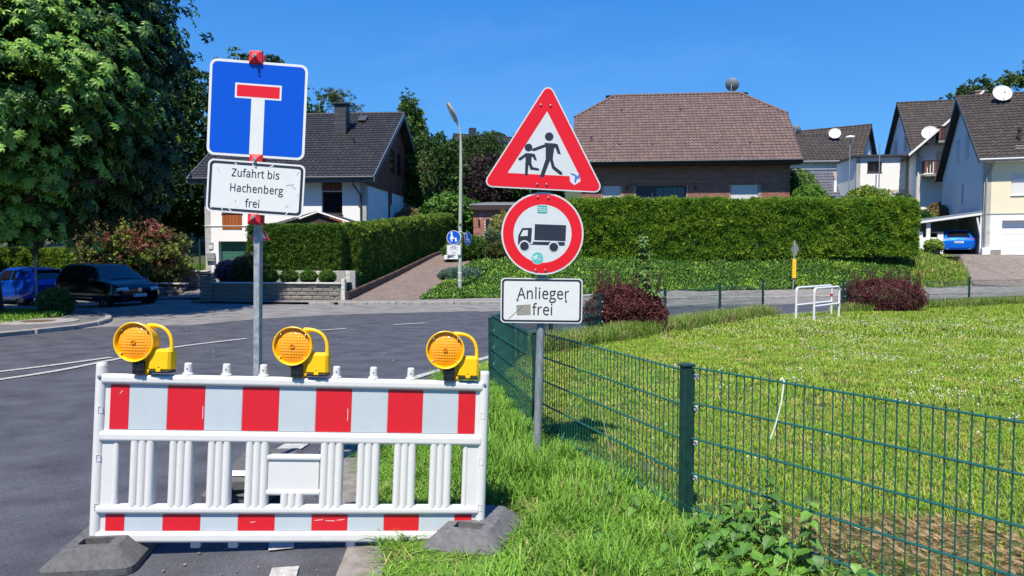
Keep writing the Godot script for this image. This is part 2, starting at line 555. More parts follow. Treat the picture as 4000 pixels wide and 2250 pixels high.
	mat("split_white", Color(0.62, 0.61, 0.58), 0.95, {"tex": blot2, "scale": 2.0, "bump": plaster, "bump_cm": 2.5})
	mat("concrete", Color(0.36, 0.35, 0.33), 0.95, {"tex": blot2, "scale": 0.8, "tex2": fine, "scale2": 2.0})
	mat("concrete_white", Color(0.66, 0.65, 0.62), 0.95, {"tex": blot2, "scale": 0.8})
	mat("paver", Color(0.225, 0.195, 0.18), 0.92, {"tex": blot2, "scale": 1.2, "vc": true})
	mat("felt", Color(0.17, 0.18, 0.19), 0.9, {"tex": blot2, "scale": 0.5})
	mat("terracotta", Color(0.36, 0.12, 0.055), 0.8, {"tex": blot, "scale": 2.0})
	mat("pot_dark", Color(0.04, 0.04, 0.045), 0.6)
	mat("pot_brown", Color(0.12, 0.06, 0.04), 0.6)
	mat("bin_black", Color(0.02, 0.022, 0.025), 0.5)
	mat("bin_lid", Color(0.09, 0.12, 0.11), 0.45)
	mat("mailbox", Color(0.38, 0.41, 0.42), 0.45, {"metal": 0.3})
	# cars
	mat("paint_black", Color(0.004, 0.004, 0.007), 0.10, {"spec": 0.5})
	mat("paint_blue", Color(0.005, 0.06, 0.42), 0.3, {"coat": 0.7, "coat_rough": 0.03, "metal": 0.2, "spec": 0.3})
	mat("paint_blue2", Color(0.0, 0.11, 0.55), 0.3, {"coat": 0.7, "coat_rough": 0.03, "metal": 0.25, "spec": 0.3})
	mat("car_glass", Color(0.01, 0.012, 0.016), 0.04, {"spec": 0.6})
	mat("tyre", Color(0.012, 0.012, 0.013), 0.85)
	mat("rim", Color(0.55, 0.56, 0.58), 0.3, {"metal": 0.9})
	mat("chrome", Color(0.75, 0.76, 0.78), 0.12, {"metal": 1.0})
	mat("headlight", Color(0.62, 0.66, 0.70), 0.08, {"coat": 1.0})
	mat("taillight", Color(0.28, 0.008, 0.01), 0.12, {"coat": 1.0})
	mat("plate_white", Color(0.75, 0.76, 0.76), 0.4)
	mat("plate_blue", Color(0.01, 0.06, 0.40), 0.4)
	mat("orange_print", Color(0.85, 0.20, 0.02), 0.5)
	# plants
	mat("leaf", Color(1, 1, 1), 0.5, {"vc": true, "back": Color(0.5, 0.5, 0.3), "spec": 0.35})
	mat("leaf_gloss", Color(1, 1, 1), 0.42, {"vc": true, "back": Color(0.45, 0.45, 0.28), "spec": 0.38})
	mat("blade", Color(1, 1, 1), 0.55, {"vc": true, "back": Color(0.55, 0.55, 0.3), "spec": 0.35})
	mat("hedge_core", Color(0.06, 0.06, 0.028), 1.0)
	mat("bark", Color(0.10, 0.075, 0.055), 0.95, {"tex": blot2, "scale3": Vector3(4, 0.8, 4), "bump": plaster, "bump_cm": 3.0})
	mat("twig", Color(0.07, 0.05, 0.03), 0.9)
	mat("straw", Color(0.42, 0.33, 0.17), 0.9)
	mat("petal", Color(0.75, 0.75, 0.70), 0.7, {"vc": true})

# ---------------------------------------------------------------- terrain
var COLS := [
	[-300.0, [[27, -0.6], [45, -0.3], [60, 1.5], [100, 7], [200, 20], [500, 40]]],
	[-30.0, [[24, -0.5], [34, -0.6], [44, 0.2], [60, 2.5], [100, 8], [200, 22], [500, 40]]],
	[-17.0, [[20, -0.22], [26, -0.55], [32, -0.6], [42, 0.3], [60, 2.5], [100, 8], [200, 22], [500, 40]]],
	[-12.0, [[20, -0.18], [27, -0.27], [31, -0.12], [42, 0.34], [60, 2.5], [100, 8], [200, 22], [500, 40]]],
	[-6.4, [[24, -0.22], [26.6, -0.25], [33, 0.4], [42, 1.4], [60, 3.5], [100, 9], [200, 24], [500, 42]]],
	[-3.6, [[24, -0.22], [27, -0.25], [34, 0.55], [40, 1.25], [44, 1.55], [60, 3.8], [100, 9], [200, 24], [500, 42]]],
	[-1.0, [[24, -0.22], [27.4, -0.26], [29.5, 0.1], [33, 0.78], [38, 1.35], [44, 1.6], [60, 4], [100, 10], [200, 24], [500, 42]]],
	[2.0, [[26, -0.24], [28.8, -0.28], [31, 0.55], [33.6, 1.25], [38, 1.7], [44, 1.8], [48, 3.9], [60, 5.5], [80, 8], [140, 16], [500, 42]]],
	[5.0, [[27, -0.25], [30.2, -0.29], [32, 0.5], [34, 1.25], [38, 2.1], [47, 4.0], [60, 5.5], [80, 8], [140, 16], [500, 42]]],
	[8.0, [[28, -0.26], [31.4, -0.3], [33, 0.5], [34.6, 1.28], [38, 2.1], [47, 4.0], [60, 5.5], [80, 8], [140, 16], [500, 42]]],
	[14.0, [[30, -0.29], [32.6, -0.31], [34, 0.5], [35.3, 1.4], [38, 2.1], [47, 4.0], [60, 5.5], [80, 8], [140, 16], [500, 42]]],
	[20.0, [[32, -0.3], [34.3, -0.33], [36, 0.7], [38, 1.55], [41, 2.1], [47, 3.2], [60, 5.5], [80, 8], [140, 16], [500, 42]]],
	[24.6, [[32, -0.3], [35.0, -0.33], [43, 1.42], [48, 1.5], [60, 4.5], [80, 8], [140, 16], [500, 42]]],
	[34.0, [[32, -0.3], [35.0, -0.33], [41, 1.42], [48, 1.5], [60, 4.5], [80, 8], [140, 16], [500, 42]]],
	[300.0, [[32, -0.3], [40, 1.0], [60, 4.5], [80, 8], [140, 16], [500, 42]]]]
var gh := PackedFloat32Array()
var gw := int(GX1 - GX0) + 1

func h_near(x: float, d: float) -> float:
	return -0.011 * clampf(d - 4.0, 0.0, 30.0) - 0.33 * smoothstep(11.5, 16.0, -x) * smoothstep(18.0, 26.0, d)

func col_h(c: Array, x: float, d: float) -> float:
	var t: Array = c[1]
	if d <= t[0][0]: return h_near(x, d)
	for i in t.size() - 1:
		if d <= t[i + 1][0]:
			var a: float = t[i][1]
			if i == 0: a = h_near(x, t[0][0])
			return lerpf(a, t[i + 1][1], (d - t[i][0]) / (t[i + 1][0] - t[i][0]))
	return t[t.size() - 1][1]

func G(x: float, d: float) -> float:
	if d < 20.0: return h_near(x, d)
	var i := 0
	while i < COLS.size() - 2 and x > COLS[i + 1][0]: i += 1
	var a: float = COLS[i][0]; var b: float = COLS[i + 1][0]
	var k := clampf((x - a) / (b - a), 0.0, 1.0)
	return lerpf(col_h(COLS[i], x, d), col_h(COLS[i + 1], x, d), k)

func GH(x: float, d: float) -> float:
	# height on the 1 m grid the ground sheet is made of
	if x < GX0 or x >= GX1 or d < GD0 or d >= GD1: return G(x, d)
	var i := int(x - GX0); var j := int(d - GD0)
	var u := x - GX0 - i; var w := d - GD0 - j
	var a := gh[j * gw + i]; var b := gh[j * gw + i + 1]; var c := gh[(j + 1) * gw + i]; var e := gh[(j + 1) * gw + i + 1]
	return lerpf(lerpf(a, b, u), lerpf(c, e, u), w)

func GN(x: float, d: float) -> Vector3:
	return Vector3(GH(x - 0.4, d) - GH(x + 0.4, d), 0.8, GH(x, d + 0.4) - GH(x, d - 0.4)).normalized()

func sheet_over(poly: PackedVector2Array, off: float, bumps := 0.0) -> ArrayMesh:
	# a sheet that follows the ground inside an outline given as (x, D)
	var m := MB.new()
	var lo := poly[0]; var hi := poly[0]
	for p in poly:
		lo = lo.min(p); hi = hi.max(p)
	var i0 := int(floor(maxf(lo.x, GX0))); var i1 := int(ceil(minf(hi.x, GX1)))
	var j0 := int(floor(maxf(lo.y, -4.0))); var j1 := int(ceil(minf(hi.y, GD1)))
	for i in range(i0, i1):
		for j in range(j0, j1):
			var cell := PackedVector2Array([Vector2(i, j), Vector2(i + 1, j), Vector2(i + 1, j + 1), Vector2(i, j + 1)])
			for q in Geometry2D.intersect_polygons(poly, cell):
				var ix := Geometry2D.triangulate_polygon(q)
				for k in range(0, ix.size(), 3):
					var a: Vector2 = q[ix[k]]; var b: Vector2 = q[ix[k + 1]]; var c: Vector2 = q[ix[k + 2]]
					if (b - a).cross(c - a) < 0.0:
						var s := b; b = c; c = s
					m.trin(P(a.x, a.y, GH(a.x, a.y) + off), P(b.x, b.y, GH(b.x, b.y) + off), P(c.x, c.y, GH(c.x, c.y) + off), GN(a.x, a.y), GN(b.x, b.y), GN(c.x, c.y))
	return m.mesh()

func strip(pts: Array, w: float, off: float) -> ArrayMesh:
	# painted line of width w along points (x, D)
	var m := MB.new()
	var s := []
	for i in pts.size() - 1:
		var a: Vector2 = pts[i]; var b: Vector2 = pts[i + 1]
		var k := maxi(1, int(a.distance_to(b) / 0.5))
		for j in k: s.append(a.lerp(b, float(j) / k))
	s.append(pts[pts.size() - 1])
	var l := []; var r := []
	for i in s.size():
		var d: Vector2 = (s[mini(i + 1, s.size() - 1)] - s[maxi(i - 1, 0)]).normalized()
		var o := Vector2(-d.y, d.x) * w * 0.5
		l.append(s[i] + o); r.append(s[i] - o)
	for i in s.size() - 1:
		var q := []
		for p in [l[i], r[i], r[i + 1], l[i + 1]]: q.append(P(p.x, p.y, GH(p.x, p.y) + off))
		if (q[1] - q[0]).cross(q[2] - q[0]).y < 0.0: q.reverse()
		m.quad(q[0], q[1], q[2], q[3])
	return m.mesh()

func smooth_line(pts: Array, n := 6) -> Array:
	var o := []
	for i in pts.size() - 1:
		var a: Vector2 = pts[maxi(i - 1, 0)]; var b: Vector2 = pts[i]; var c: Vector2 = pts[i + 1]; var d: Vector2 = pts[mini(i + 2, pts.size() - 1)]
		for k in n: o.append(b.cubic_interpolate(c, a, d, float(k) / n))
	o.append(pts[pts.size() - 1])
	return o

func stones(called: String, pts: Array, parent: Node3D, mat_: Material, len_: float, w: float, h: float, off: float) -> void:
	# a row of kerb stones, each a stone of its own
	var acc := []
	var run := smooth_line(pts, 8)
	var total := 0.0
	for i in run.size() - 1: total += run[i].distance_to(run[i + 1])
	var k := int(total / len_)
	var shared := [boxm(Vector3(len_ - 0.012, h, w), 0.015), boxm(Vector3(len_ - 0.018, h, w), 0.02)]
	for s in k:
		var want := (s + 0.5) * len_
		var at := 0.0
		for i in run.size() - 1:
			var d: float = run[i].distance_to(run[i + 1])
			if at + d >= want:
				var p: Vector2 = run[i].lerp(run[i + 1], (want - at) / d)
				var dir: Vector2 = (run[i + 1] - run[i]).normalized()
				var t := Transform3D(Basis(Vector3.UP, atan2(dir.y, dir.x)) * Basis(Vector3(0, 0, 1), atan((GH(p.x + dir.x * 0.4, p.y + dir.y * 0.4) - GH(p.x - dir.x * 0.4, p.y - dir.y * 0.4)) / 0.8)), P(p.x, p.y, GH(p.x, p.y) + off - h / 2 + rng.randf_range(-0.006, 0.006)))
				part(called, shared[s % 2], mat_, parent, t)
				break
			at += d

var verge_poly := PackedVector2Array([Vector2(-0.52, -3), Vector2(-0.56, 2.6), Vector2(-0.64, 3.65), Vector2(-0.72, 4.1), Vector2(-0.95, 4.9), Vector2(-1.2, 5.7), Vector2(-1.3, 6.5), Vector2(-1.22, 7.6), Vector2(-0.95, 9.1), Vector2(-0.45, 10.6), Vector2(0.2, 12.2), Vector2(1.7, 14.5), Vector2(4.3, 17.5), Vector2(7.4, 20.0), Vector2(10.3, 21.9), Vector2(13.2, 23.3), Vector2(17.2, 25.4), Vector2(24, 29.4), Vector2(34, 35), Vector2(44, 40), Vector2(44, -3)])
var left_lawn := PackedVector2Array([Vector2(-14.8, 9), Vector2(-13.2, 13), Vector2(-12.3, 15.6), Vector2(-11.7, 17.6), Vector2(-11.9, 19.3), Vector2(-12.6, 20.9), Vector2(-14.2, 22.2), Vector2(-17, 24.2), Vector2(-22.5, 27.2), Vector2(-34, 32), Vector2(-34, 9)])

func build_ground() -> void:
	gh.resize(gw * (int(GD1 - GD0) + 1))
	for j in int(GD1 - GD0) + 1:
		for i in gw: gh[j * gw + i] = G(GX0 + i, GD0 + j)
	var xs := [-300.0, -160.0, -90.0, -60.0, -44.0]
	for i in gw: xs.append(GX0 + i)
	xs.append_array([54.0, 70.0, 100.0, 170.0, 300.0])
	var ds := [-120.0, -40.0, -12.0, -4.0]
	for j in int(GD1 - GD0) + 1: ds.append(GD0 + j)
	ds.append_array([52.0, 57.0, 64.0, 73.0, 85.0, 100.0, 125.0, 160.0, 220.0, 320.0, 500.0])
	var m := MB.new()
	for j in ds.size() - 1:
		for i in xs.size() - 1:
			var q := []; var nn := []
			for k in [[i, j], [i + 1, j], [i + 1, j + 1], [i, j + 1]]:
				var x: float = xs[k[0]]; var d: float = ds[k[1]]
				q.append(P(x, d, G(x, d)))
				nn.append(Vector3(G(x - 0.5, d) - G(x + 0.5, d), 1.0, G(x, d + 0.5) - G(x, d - 0.5)).normalized())
			m.quadn(q[0], q[1], q[2], q[3], nn[0], nn[1], nn[2], nn[3])
	structure("ground", m.mesh(), M.soil)
	# carriageway, side street, strips of pavement
	var road := PackedVector2Array([Vector2(-20, -3), Vector2(-15.5, 5), Vector2(-12.2, 10.5), Vector2(-10.4, 14.8), Vector2(-9.9, 16.3), Vector2(-9.3, 17.0), Vector2(-7.6, 17.4), Vector2(-6.7, 19.2), Vector2(-5.0, 20.8), Vector2(-0.46, 22.57), Vector2(5.6, 25.1), Vector2(10, 26.3), Vector2(17, 29.6), Vector2(24, 33.0), Vector2(34, 38), Vector2(44, 43)])
	var inner := verge_poly.duplicate()
	inner.resize(inner.size() - 1)
	inner.reverse()
	road.append_array(inner)
	structure("road", sheet_over(road, 0.02), M.asphalt)
	var side := PackedVector2Array([Vector2(-10.0, 16.2), Vector2(-10.2, 18), Vector2(-11.1, 19.6), Vector2(-12.8, 21.8), Vector2(-16.2, 24.6), Vector2(-22.2, 28), Vector2(-34, 33), Vector2(-34, 39), Vector2(-20, 33.4), Vector2(-14.6, 30.4), Vector2(-12.2, 28.2), Vector2(-11.6, 26.6), Vector2(-6.0, 25.5), Vector2(-3.5, 25.7), Vector2(-0.5, 26.1), Vector2(6.5, 28.8), Vector2(12, 30.2), Vector2(21, 33.2), Vector2(34, 39), Vector2(34, 38), Vector2(24, 33.0), Vector2(17, 29.6), Vector2(10, 26.3), Vector2(5.6, 25.1), Vector2(-0.46, 22.57), Vector2(-5.0, 20.8), Vector2(-6.7, 19.2), Vector2(-7.6, 17.4), Vector2(-9.3, 17.0)])
	structure("side_street", sheet_over(side, 0.024), M.old_asphalt)
	var walk := PackedVector2Array([Vector2(-11.6, 26.6), Vector2(-6.0, 25.5), Vector2(-3.5, 25.7), Vector2(-0.5, 26.1), Vector2(6.5, 28.8), Vector2(12, 30.2), Vector2(21, 33.2), Vector2(34, 38.6), Vector2(34, 40), Vector2(24, 35.4), Vector2(21.7, 34.9), Vector2(12.3, 32.3), Vector2(6.9, 31.2), Vector2(-0.5, 27.6), Vector2(-3.5, 27.1), Vector2(-6.0, 26.7), Vector2(-11.4, 27.8)])
	structure("pavement", sheet_over(walk, 0.10), M.pave)
	var far_kerb := structure("kerb", boxm(Vector3(0.9, 0.2, 0.14), 0.02, P(-6.6, 25.62, GH(-6.6, 25.62))), M.kerb)
	stones("kerb_stone", [Vector2(-6.0, 25.48), Vector2(-3.5, 25.66), Vector2(-0.5, 26.06), Vector2(6.5, 28.76), Vector2(12, 30.16), Vector2(21, 33.16), Vector2(30, 37)], far_kerb, M.kerb, 1.0, 0.14, 0.2, 0.115)
	var corner := PackedVector2Array([Vector2(-15.2, 5), Vector2(-12.0, 10.5), Vector2(-10.2, 14.8), Vector2(-9.68, 16.4), Vector2(-9.88, 18.0), Vector2(-10.8, 19.7), Vector2(-12.4, 21.6), Vector2(-14.2, 22.5), Vector2(-12.4, 20.9), Vector2(-11.7, 19.3), Vector2(-11.5, 17.6), Vector2(-12.1, 15.6), Vector2(-13.0, 13), Vector2(-14.6, 9), Vector2(-17, 5)])
	structure("footpath", sheet_over(corner, 0.10), M.old_asphalt2)
	var near_kerb := structure("kerb", boxm(Vector3(0.8, 0.2, 0.13), 0.02, P(-15.6, 5.0, GH(-15.6, 5) - 0.02)), M.kerb)
	stones("kerb_stone", [Vector2(-15.4, 5), Vector2(-12.13, 10.5), Vector2(-10.33, 14.8), Vector2(-9.81, 16.35), Vector2(-10.0, 18.05), Vector2(-10.9, 19.8), Vector2(-12.5, 21.7)], near_kerb, M.kerb, 0.98, 0.15, 0.22, 0.12)
	# worn strip between the edge line and the grass, and the lawns
	var worn := PackedVector2Array([Vector2(-0.85, -3), Vector2(-0.84, 3.2), Vector2(-0.88, 3.9), Vector2(-1.1, 4.6), Vector2(-1.42, 5.4), Vector2(-1.55, 6.3), Vector2(-1.45, 7.4), Vector2(-1.15, 9.2), Vector2(-0.5, 10.9), Vector2(0.2, 12.3), Vector2(-0.1, 11.0), Vector2(-0.6, 9.0), Vector2(-0.9, 7.0), Vector2(-0.9, 5.7), Vector2(-0.6, 4.4), Vector2(-0.4, 3.2), Vector2(-0.3, -3)])
	structure("pavement", sheet_over(worn, 0.026), M.worn)
	structure("lawn", sheet_over(verge_poly, 0.045), M.lawn_soil)
	structure("lawn", sheet_over(left_lawn, 0.09), M.lawn_soil)
	var path := PackedVector2Array([Vector2(7.0, 18.9), Vector2(7.6, 18.0), Vector2(9.2, 16.9), Vector2(12, 16.1), Vector2(26, 15.0), Vector2(26, 15.5), Vector2(12, 16.7), Vector2(9.6, 17.5), Vector2(8.4, 18.6), Vector2(7.8, 19.8), Vector2(7.2, 19.9)])
	structure("path", sheet_over(path, 0.075), M.gravel)
	# paint on the road
	structure("road_marking", strip(smooth_line([Vector2(-9.0, 7.2), Vector2(-7.04, 10.09), Vector2(-6.32, 11.6)]), 0.12, 0.032), M.road_paint)
	structure("road_marking", strip(smooth_line([Vector2(-8.4, 6.6), Vector2(-6.57, 9.43), Vector2(-6.14, 11.3), Vector2(-5.95, 12.9), Vector2(-5.2, 14.42)]), 0.12, 0.032), M.road_paint)
	structure("road_marking", strip([Vector2(-4.31, 16.03), Vector2(-3.72, 16.49)], 0.12, 0.032), M.road_paint)
	structure("road_marking", strip([Vector2(-2.81, 17.49), Vector2(-2.12, 18.04)], 0.12, 0.032), M.road_paint)
	structure("road_marking", strip([Vector2(0.2, 19.6), Vector2(1.4, 20.4)], 0.12, 0.032), M.road_paint)
	structure("road_marking", strip(smooth_line([Vector2(-1.0, 22.0), Vector2(1.2, 22.9), Vector2(5.6, 24.6), Vector2(10, 25.9), Vector2(17, 29.2)]), 0.12, 0.034), M.road_paint)
	structure("road_marking", strip(smooth_line([Vector2(-1.83, 5.75), Vector2(-1.76, 6.35)]), 0.2, 0.032), M.road_paint)
	structure("road_marking", strip(smooth_line([Vector2(-1.5, 8.4), Vector2(-1.28, 9.52), Vector2(-0.42, 11.5), Vector2(0.01, 12.4), Vector2(1.45, 14.8), Vector2(4.0, 17.9), Vector2(7.2, 20.5), Vector2(10.3, 22.4), Vector2(13.2, 23.8), Vector2(17.2, 26.0), Vector2(24, 30)]), 0.13, 0.034), M.road_paint)
	structure("road_marking", strip([Vector2(-1.04, 3.1), Vector2(-1.13, 3.62)], 0.13, 0.032), M.road_paint)
	structure("road_marking", strip([Vector2(-1.22, 3.84), Vector2(-1.36, 4.3)], 0.13, 0.032), M.road_paint)
	structure("road_marking", strip([Vector2(-1.52, 4.75), Vector2(-1.66, 5.25)], 0.14, 0.032), M.road_paint)
	# manhole in the corner footpath
	var mh := thing("manhole_cover", "round brown manhole cover in a concrete ring on the footpath corner", "manhole cover", P(-11.25, 17.5, GH(-11.25, 17.5) + 0.104))
	var k := MB.new()
	k.lathe([Vector2(0.85, 0), Vector2(0.85, 0.012), Vector2(0.36, 0.014)], 28)
	part("concrete_ring", k.mesh(), M.kerb, mh)
	k = MB.new()
	k.lathe([Vector2(0.36, 0.0), Vector2(0.36, 0.018), Vector2(0.30, 0.020), Vector2(0.29, 0.014), Vector2(0.0, 0.015)], 28)
	part("lid", k.mesh(), M.rust, mh)

# ---------------------------------------------------------------- building kit (local axes: x right, y up, z out of the front)
func tile_mesh(w: float, l: float, wave: float) -> ArrayMesh:
	# one interlocking pantile lying in the xy plane, its lower edge raised
	var k := MB.new()
	var n := 8
	var lo := []; var hi := []; var und := []
	for i in n + 1:
		var u := float(i) / n
		var z := wave * (0.5 + 0.5 * sin(TAU * (u - 0.25)))
		lo.append(Vector3(-w / 2 + w * u * 1.04, 0, z + 0.052)); hi.append(Vector3(-w / 2 + w * u * 1.04, l * 1.16, z + 0.002)); und.append(Vector3(-w / 2 + w * u * 1.04, 0.004, z + 0.006))
	var g := [lo, hi]
	k.sheet(g)
	for i in n: k.quad(und[i], und[i + 1], lo[i + 1], lo[i])
	return k.mesh()

func roof_plane(parent: Node3D, called: String, o: Vector3, u: Vector3, v: Vector3, w: float, l: float, outline: PackedVector2Array, tw: float, tl: float, wave: float, ma: Material, mb: Material, budget: int) -> MeshInstance3D:
	# sloping slab with rows of tiles; u along the eave, v up the slope, outline in (u, v)
	var nn := u.cross(v).normalized()
	var slab := MB.new()
	var t := Transform3D(Basis(u, v, nn), o)
	slab.prism(outline, -0.16, -0.01, t)
	var r := part(called, slab.mesh(), M.underlay, parent)
	var tm := tile_mesh(tw, tl, wave)
	var cols := int(round(w / tw)); var rows := int(round(l / tl))
	var rest := []; var rest2 := []
	var left := budget
	for j in rows:
		for i in cols:
			var c := Vector2((i + 0.5) * w / cols, j * l / rows)
			var mid := c + Vector2(0, tl * 0.5)
			if not Geometry2D.is_point_in_polygon(mid, outline): continue
			var q := Transform3D(t.basis * Basis(Vector3.BACK, rng.randf_range(-0.006, 0.006)) * Basis(Vector3.RIGHT, rng.randf_range(-0.006, 0.006)).scaled(Vector3(w / cols / tw, l / rows / tl, 1)), t * Vector3(c.x, c.y, rng.randf_range(-0.002, 0.003)))
			var alt := rng.randf() < 0.35
			if left > 0:
				part("tile", tm, mb if alt else ma, r, q)
				left -= 1
			elif alt: rest2.append(q)
			else: rest.append(q)
	if rest.size() > 0: many("tiles", tm, ma, rest, PackedColorArray(), r)
	if rest2.size() > 0: many("tiles_paler", tm, mb, rest2, PackedColorArray(), r)
	return r

func rect2(w: float, h: float) -> PackedVector2Array:
	return PackedVector2Array([Vector2(0, 0), Vector2(w, 0), Vector2(w, h), Vector2(0, h)])

func ridge_caps(parent: Node3D, a: Vector3, b: Vector3, r: float, m: Material) -> void:
	var n := maxi(2, int(a.distance_to(b) / 0.4))
	var d := (b - a) / n
	for i in n:
		var p := a + d * i
		part("ridge_tile", tubem([p, p + d * 1.08], [r * 1.06, r * 0.94], 8), m, parent)

func wall(parent: Node3D, called: String, o: Vector3, u: Vector3, w: float, h: float, holes: Array, thick: float, m: Material) -> MeshInstance3D:
	# flat wall with openings [x0, y0, x1, y1] and their reveals
	var up := Vector3.UP
	var out := u.cross(up).normalized()
	var xs := [0.0, w]; var ys := [0.0, h]
	for q in holes:
		xs.append(clampf(q[0], 0, w)); xs.append(clampf(q[2], 0, w)); ys.append(clampf(q[1], 0, h)); ys.append(clampf(q[3], 0, h))
	xs.sort(); ys.sort()
	var k := MB.new()
	for i in xs.size() - 1:
		for j in ys.size() - 1:
			if xs[i + 1] - xs[i] < 0.001 or ys[j + 1] - ys[j] < 0.001: continue
			var c := Vector2((xs[i] + xs[i + 1]) / 2, (ys[j] + ys[j + 1]) / 2)
			var open := false
			for q in holes:
				if c.x > q[0] and c.x < q[2] and c.y > q[1] and c.y < q[3]: open = true
			if open: continue
			var a: Vector3 = o + u * xs[i] + up * ys[j]; var b: Vector3 = o + u * xs[i + 1] + up * ys[j]
			var e: Vector3 = Vector3.UP * (ys[j + 1] - ys[j])
			k.quad(a, b, b + e, a + e)
			k.quad(b - out * thick, a - out * thick, a + e - out * thick, b + e - out * thick)
	for q in holes:
		var a: Vector3 = o + u * q[0] + up * q[1]; var b: Vector3 = o + u * q[2] + up * q[1]; var c: Vector3 = o + u * q[2] + up * q[3]; var d: Vector3 = o + u * q[0] + up * q[3]
		var i := -out * thick
		k.quad(a, a + i, d + i, d); k.quad(b + i, b, c, c + i); k.quad(d, d + i, c + i, c); k.quad(a + i, a, b, b + i)
	var a2 := o; var b2 := o + u * w; var i2 := -out * thick
	var t2 := up * h
	k.quad(a2 + i2, a2, a2 + t2, a2 + t2 + i2); k.quad(b2, b2 + i2, b2 + i2 + t2, b2 + t2); k.quad(a2 + t2, b2 + t2, b2 + t2 + i2, a2 + t2 + i2)
	return part(called, k.mesh(), m, parent)

func frame_at(o: Vector3, u: Vector3) -> Transform3D:
	return Transform3D(Basis(u, Vector3.UP, u.cross(Vector3.UP)), o)

func window_in(parent: Node3D, o: Vector3, u: Vector3, w: float, h: float, recess: float, fm: Material, kind := "pane", bars := 1, sill := true) -> void:
	# o is the lower left corner of the opening on the outer wall face
	var t := frame_at(o, u)
	var k := MB.new()
	var z := -recess
	var f := 0.07
	k.box(Vector3(w / 2, f / 2, z), Vector3(w, f, 0.06)); k.box(Vector3(w / 2, h - f / 2, z), Vector3(w, f, 0.06))
	k.box(Vector3(f / 2, h / 2, z), Vector3(f, h - 2 * f, 0.06)); k.box(Vector3(w - f / 2, h / 2, z), Vector3(f, h - 2 * f, 0.06))
	for i in range(1, bars): k.box(Vector3(w * i / bars, h / 2, z), Vector3(0.06, h - 2 * f, 0.058))
	var wn := part("window", k.mesh(), fm, parent, t)
	if kind == "shutter" or kind == "shutter_beige":
		var n := int(h / 0.07)
		var s := MB.new()
		for i in n: s.rbox(Vector3(w / 2, (i + 0.5) * h / n, z + 0.045), Vector3(w - 0.06, h / n - 0.006, 0.014), 0.004)
		part("roller_shutter", s.mesh(), M[kind], wn)
	elif kind == "half":
		part("pane", boxm(Vector3(w - 0.1, h - 0.1, 0.012), 0.0, Vector3(w / 2, h / 2, z)), M.pane, wn)
		var n := int(h * 0.3 / 0.06)
		var s := MB.new()
		for i in n: s.rbox(Vector3(w / 2, h - (i + 0.5) * 0.06, z + 0.045), Vector3(w - 0.06, 0.054, 0.014), 0.004)
		part("roller_shutter", s.mesh(), M.shutter, wn)
	else:
		for i in bars:
			part("pane", boxm(Vector3(w / bars - 0.09, h - 2 * f + 0.01, 0.012), 0.0, Vector3(w * (i + 0.5) / bars, h / 2, z)), M.pane, wn)
	if sill:
		part("sill", boxm(Vector3(w + 0.08, 0.035, recess + 0.06), 0.004, Vector3(w / 2, -0.02, -recess / 2 + 0.03)), fm, wn)

func boards(parent: Node3D, called: String, o: Vector3, u: Vector3, w: float, h: float, n: int, ma: Material, mb: Material, gap := 0.012, th := 0.025) -> void:
	var t := frame_at(o, u)
	var m := boxm(Vector3(w / n - gap, h, th), 0.004)
	for i in n: part(called, m, ma if rng.randf() < 0.6 else mb, parent, t * Transform3D(Basis.IDENTITY, Vector3((i + 0.5) * w / n, h / 2, th / 2 + rng.randf_range(0, 0.004))))

func gable_boards(parent: Node3D, called: String, o: Vector3, u: Vector3, prof: Callable, w: float, bw: float, holes: Array, ma: Material, mb: Material) -> void:
	# upright boards of unlike length under a sloping verge: prof(x) gives the top; holes cut them
	var t := frame_at(o, u)
	var n := int(w / bw)
	for i in n:
		var x := (i + 0.5) * w / n
		var spans := [[0.0, prof.call(x)]]
		for q in holes:
			if x > q[0] and x < q[2]:
				var s2 := []
				for s in spans:
					if q[1] > s[0]: s2.append([s[0], minf(s[1], q[1])])
					if q[3] < s[1]: s2.append([maxf(s[0], q[3]), s[1]])
				spans = s2
		for s in spans:
			if s[1] - s[0] > 0.05: part(called, boxm(Vector3(w / n - 0.014, s[1] - s[0], 0.03 if i % 2 else 0.045), 0.0), ma if rng.randf() < 0.6 else mb, parent, t * Transform3D(Basis.IDENTITY, Vector3(x, (s[0] + s[1]) / 2, 0.03)))

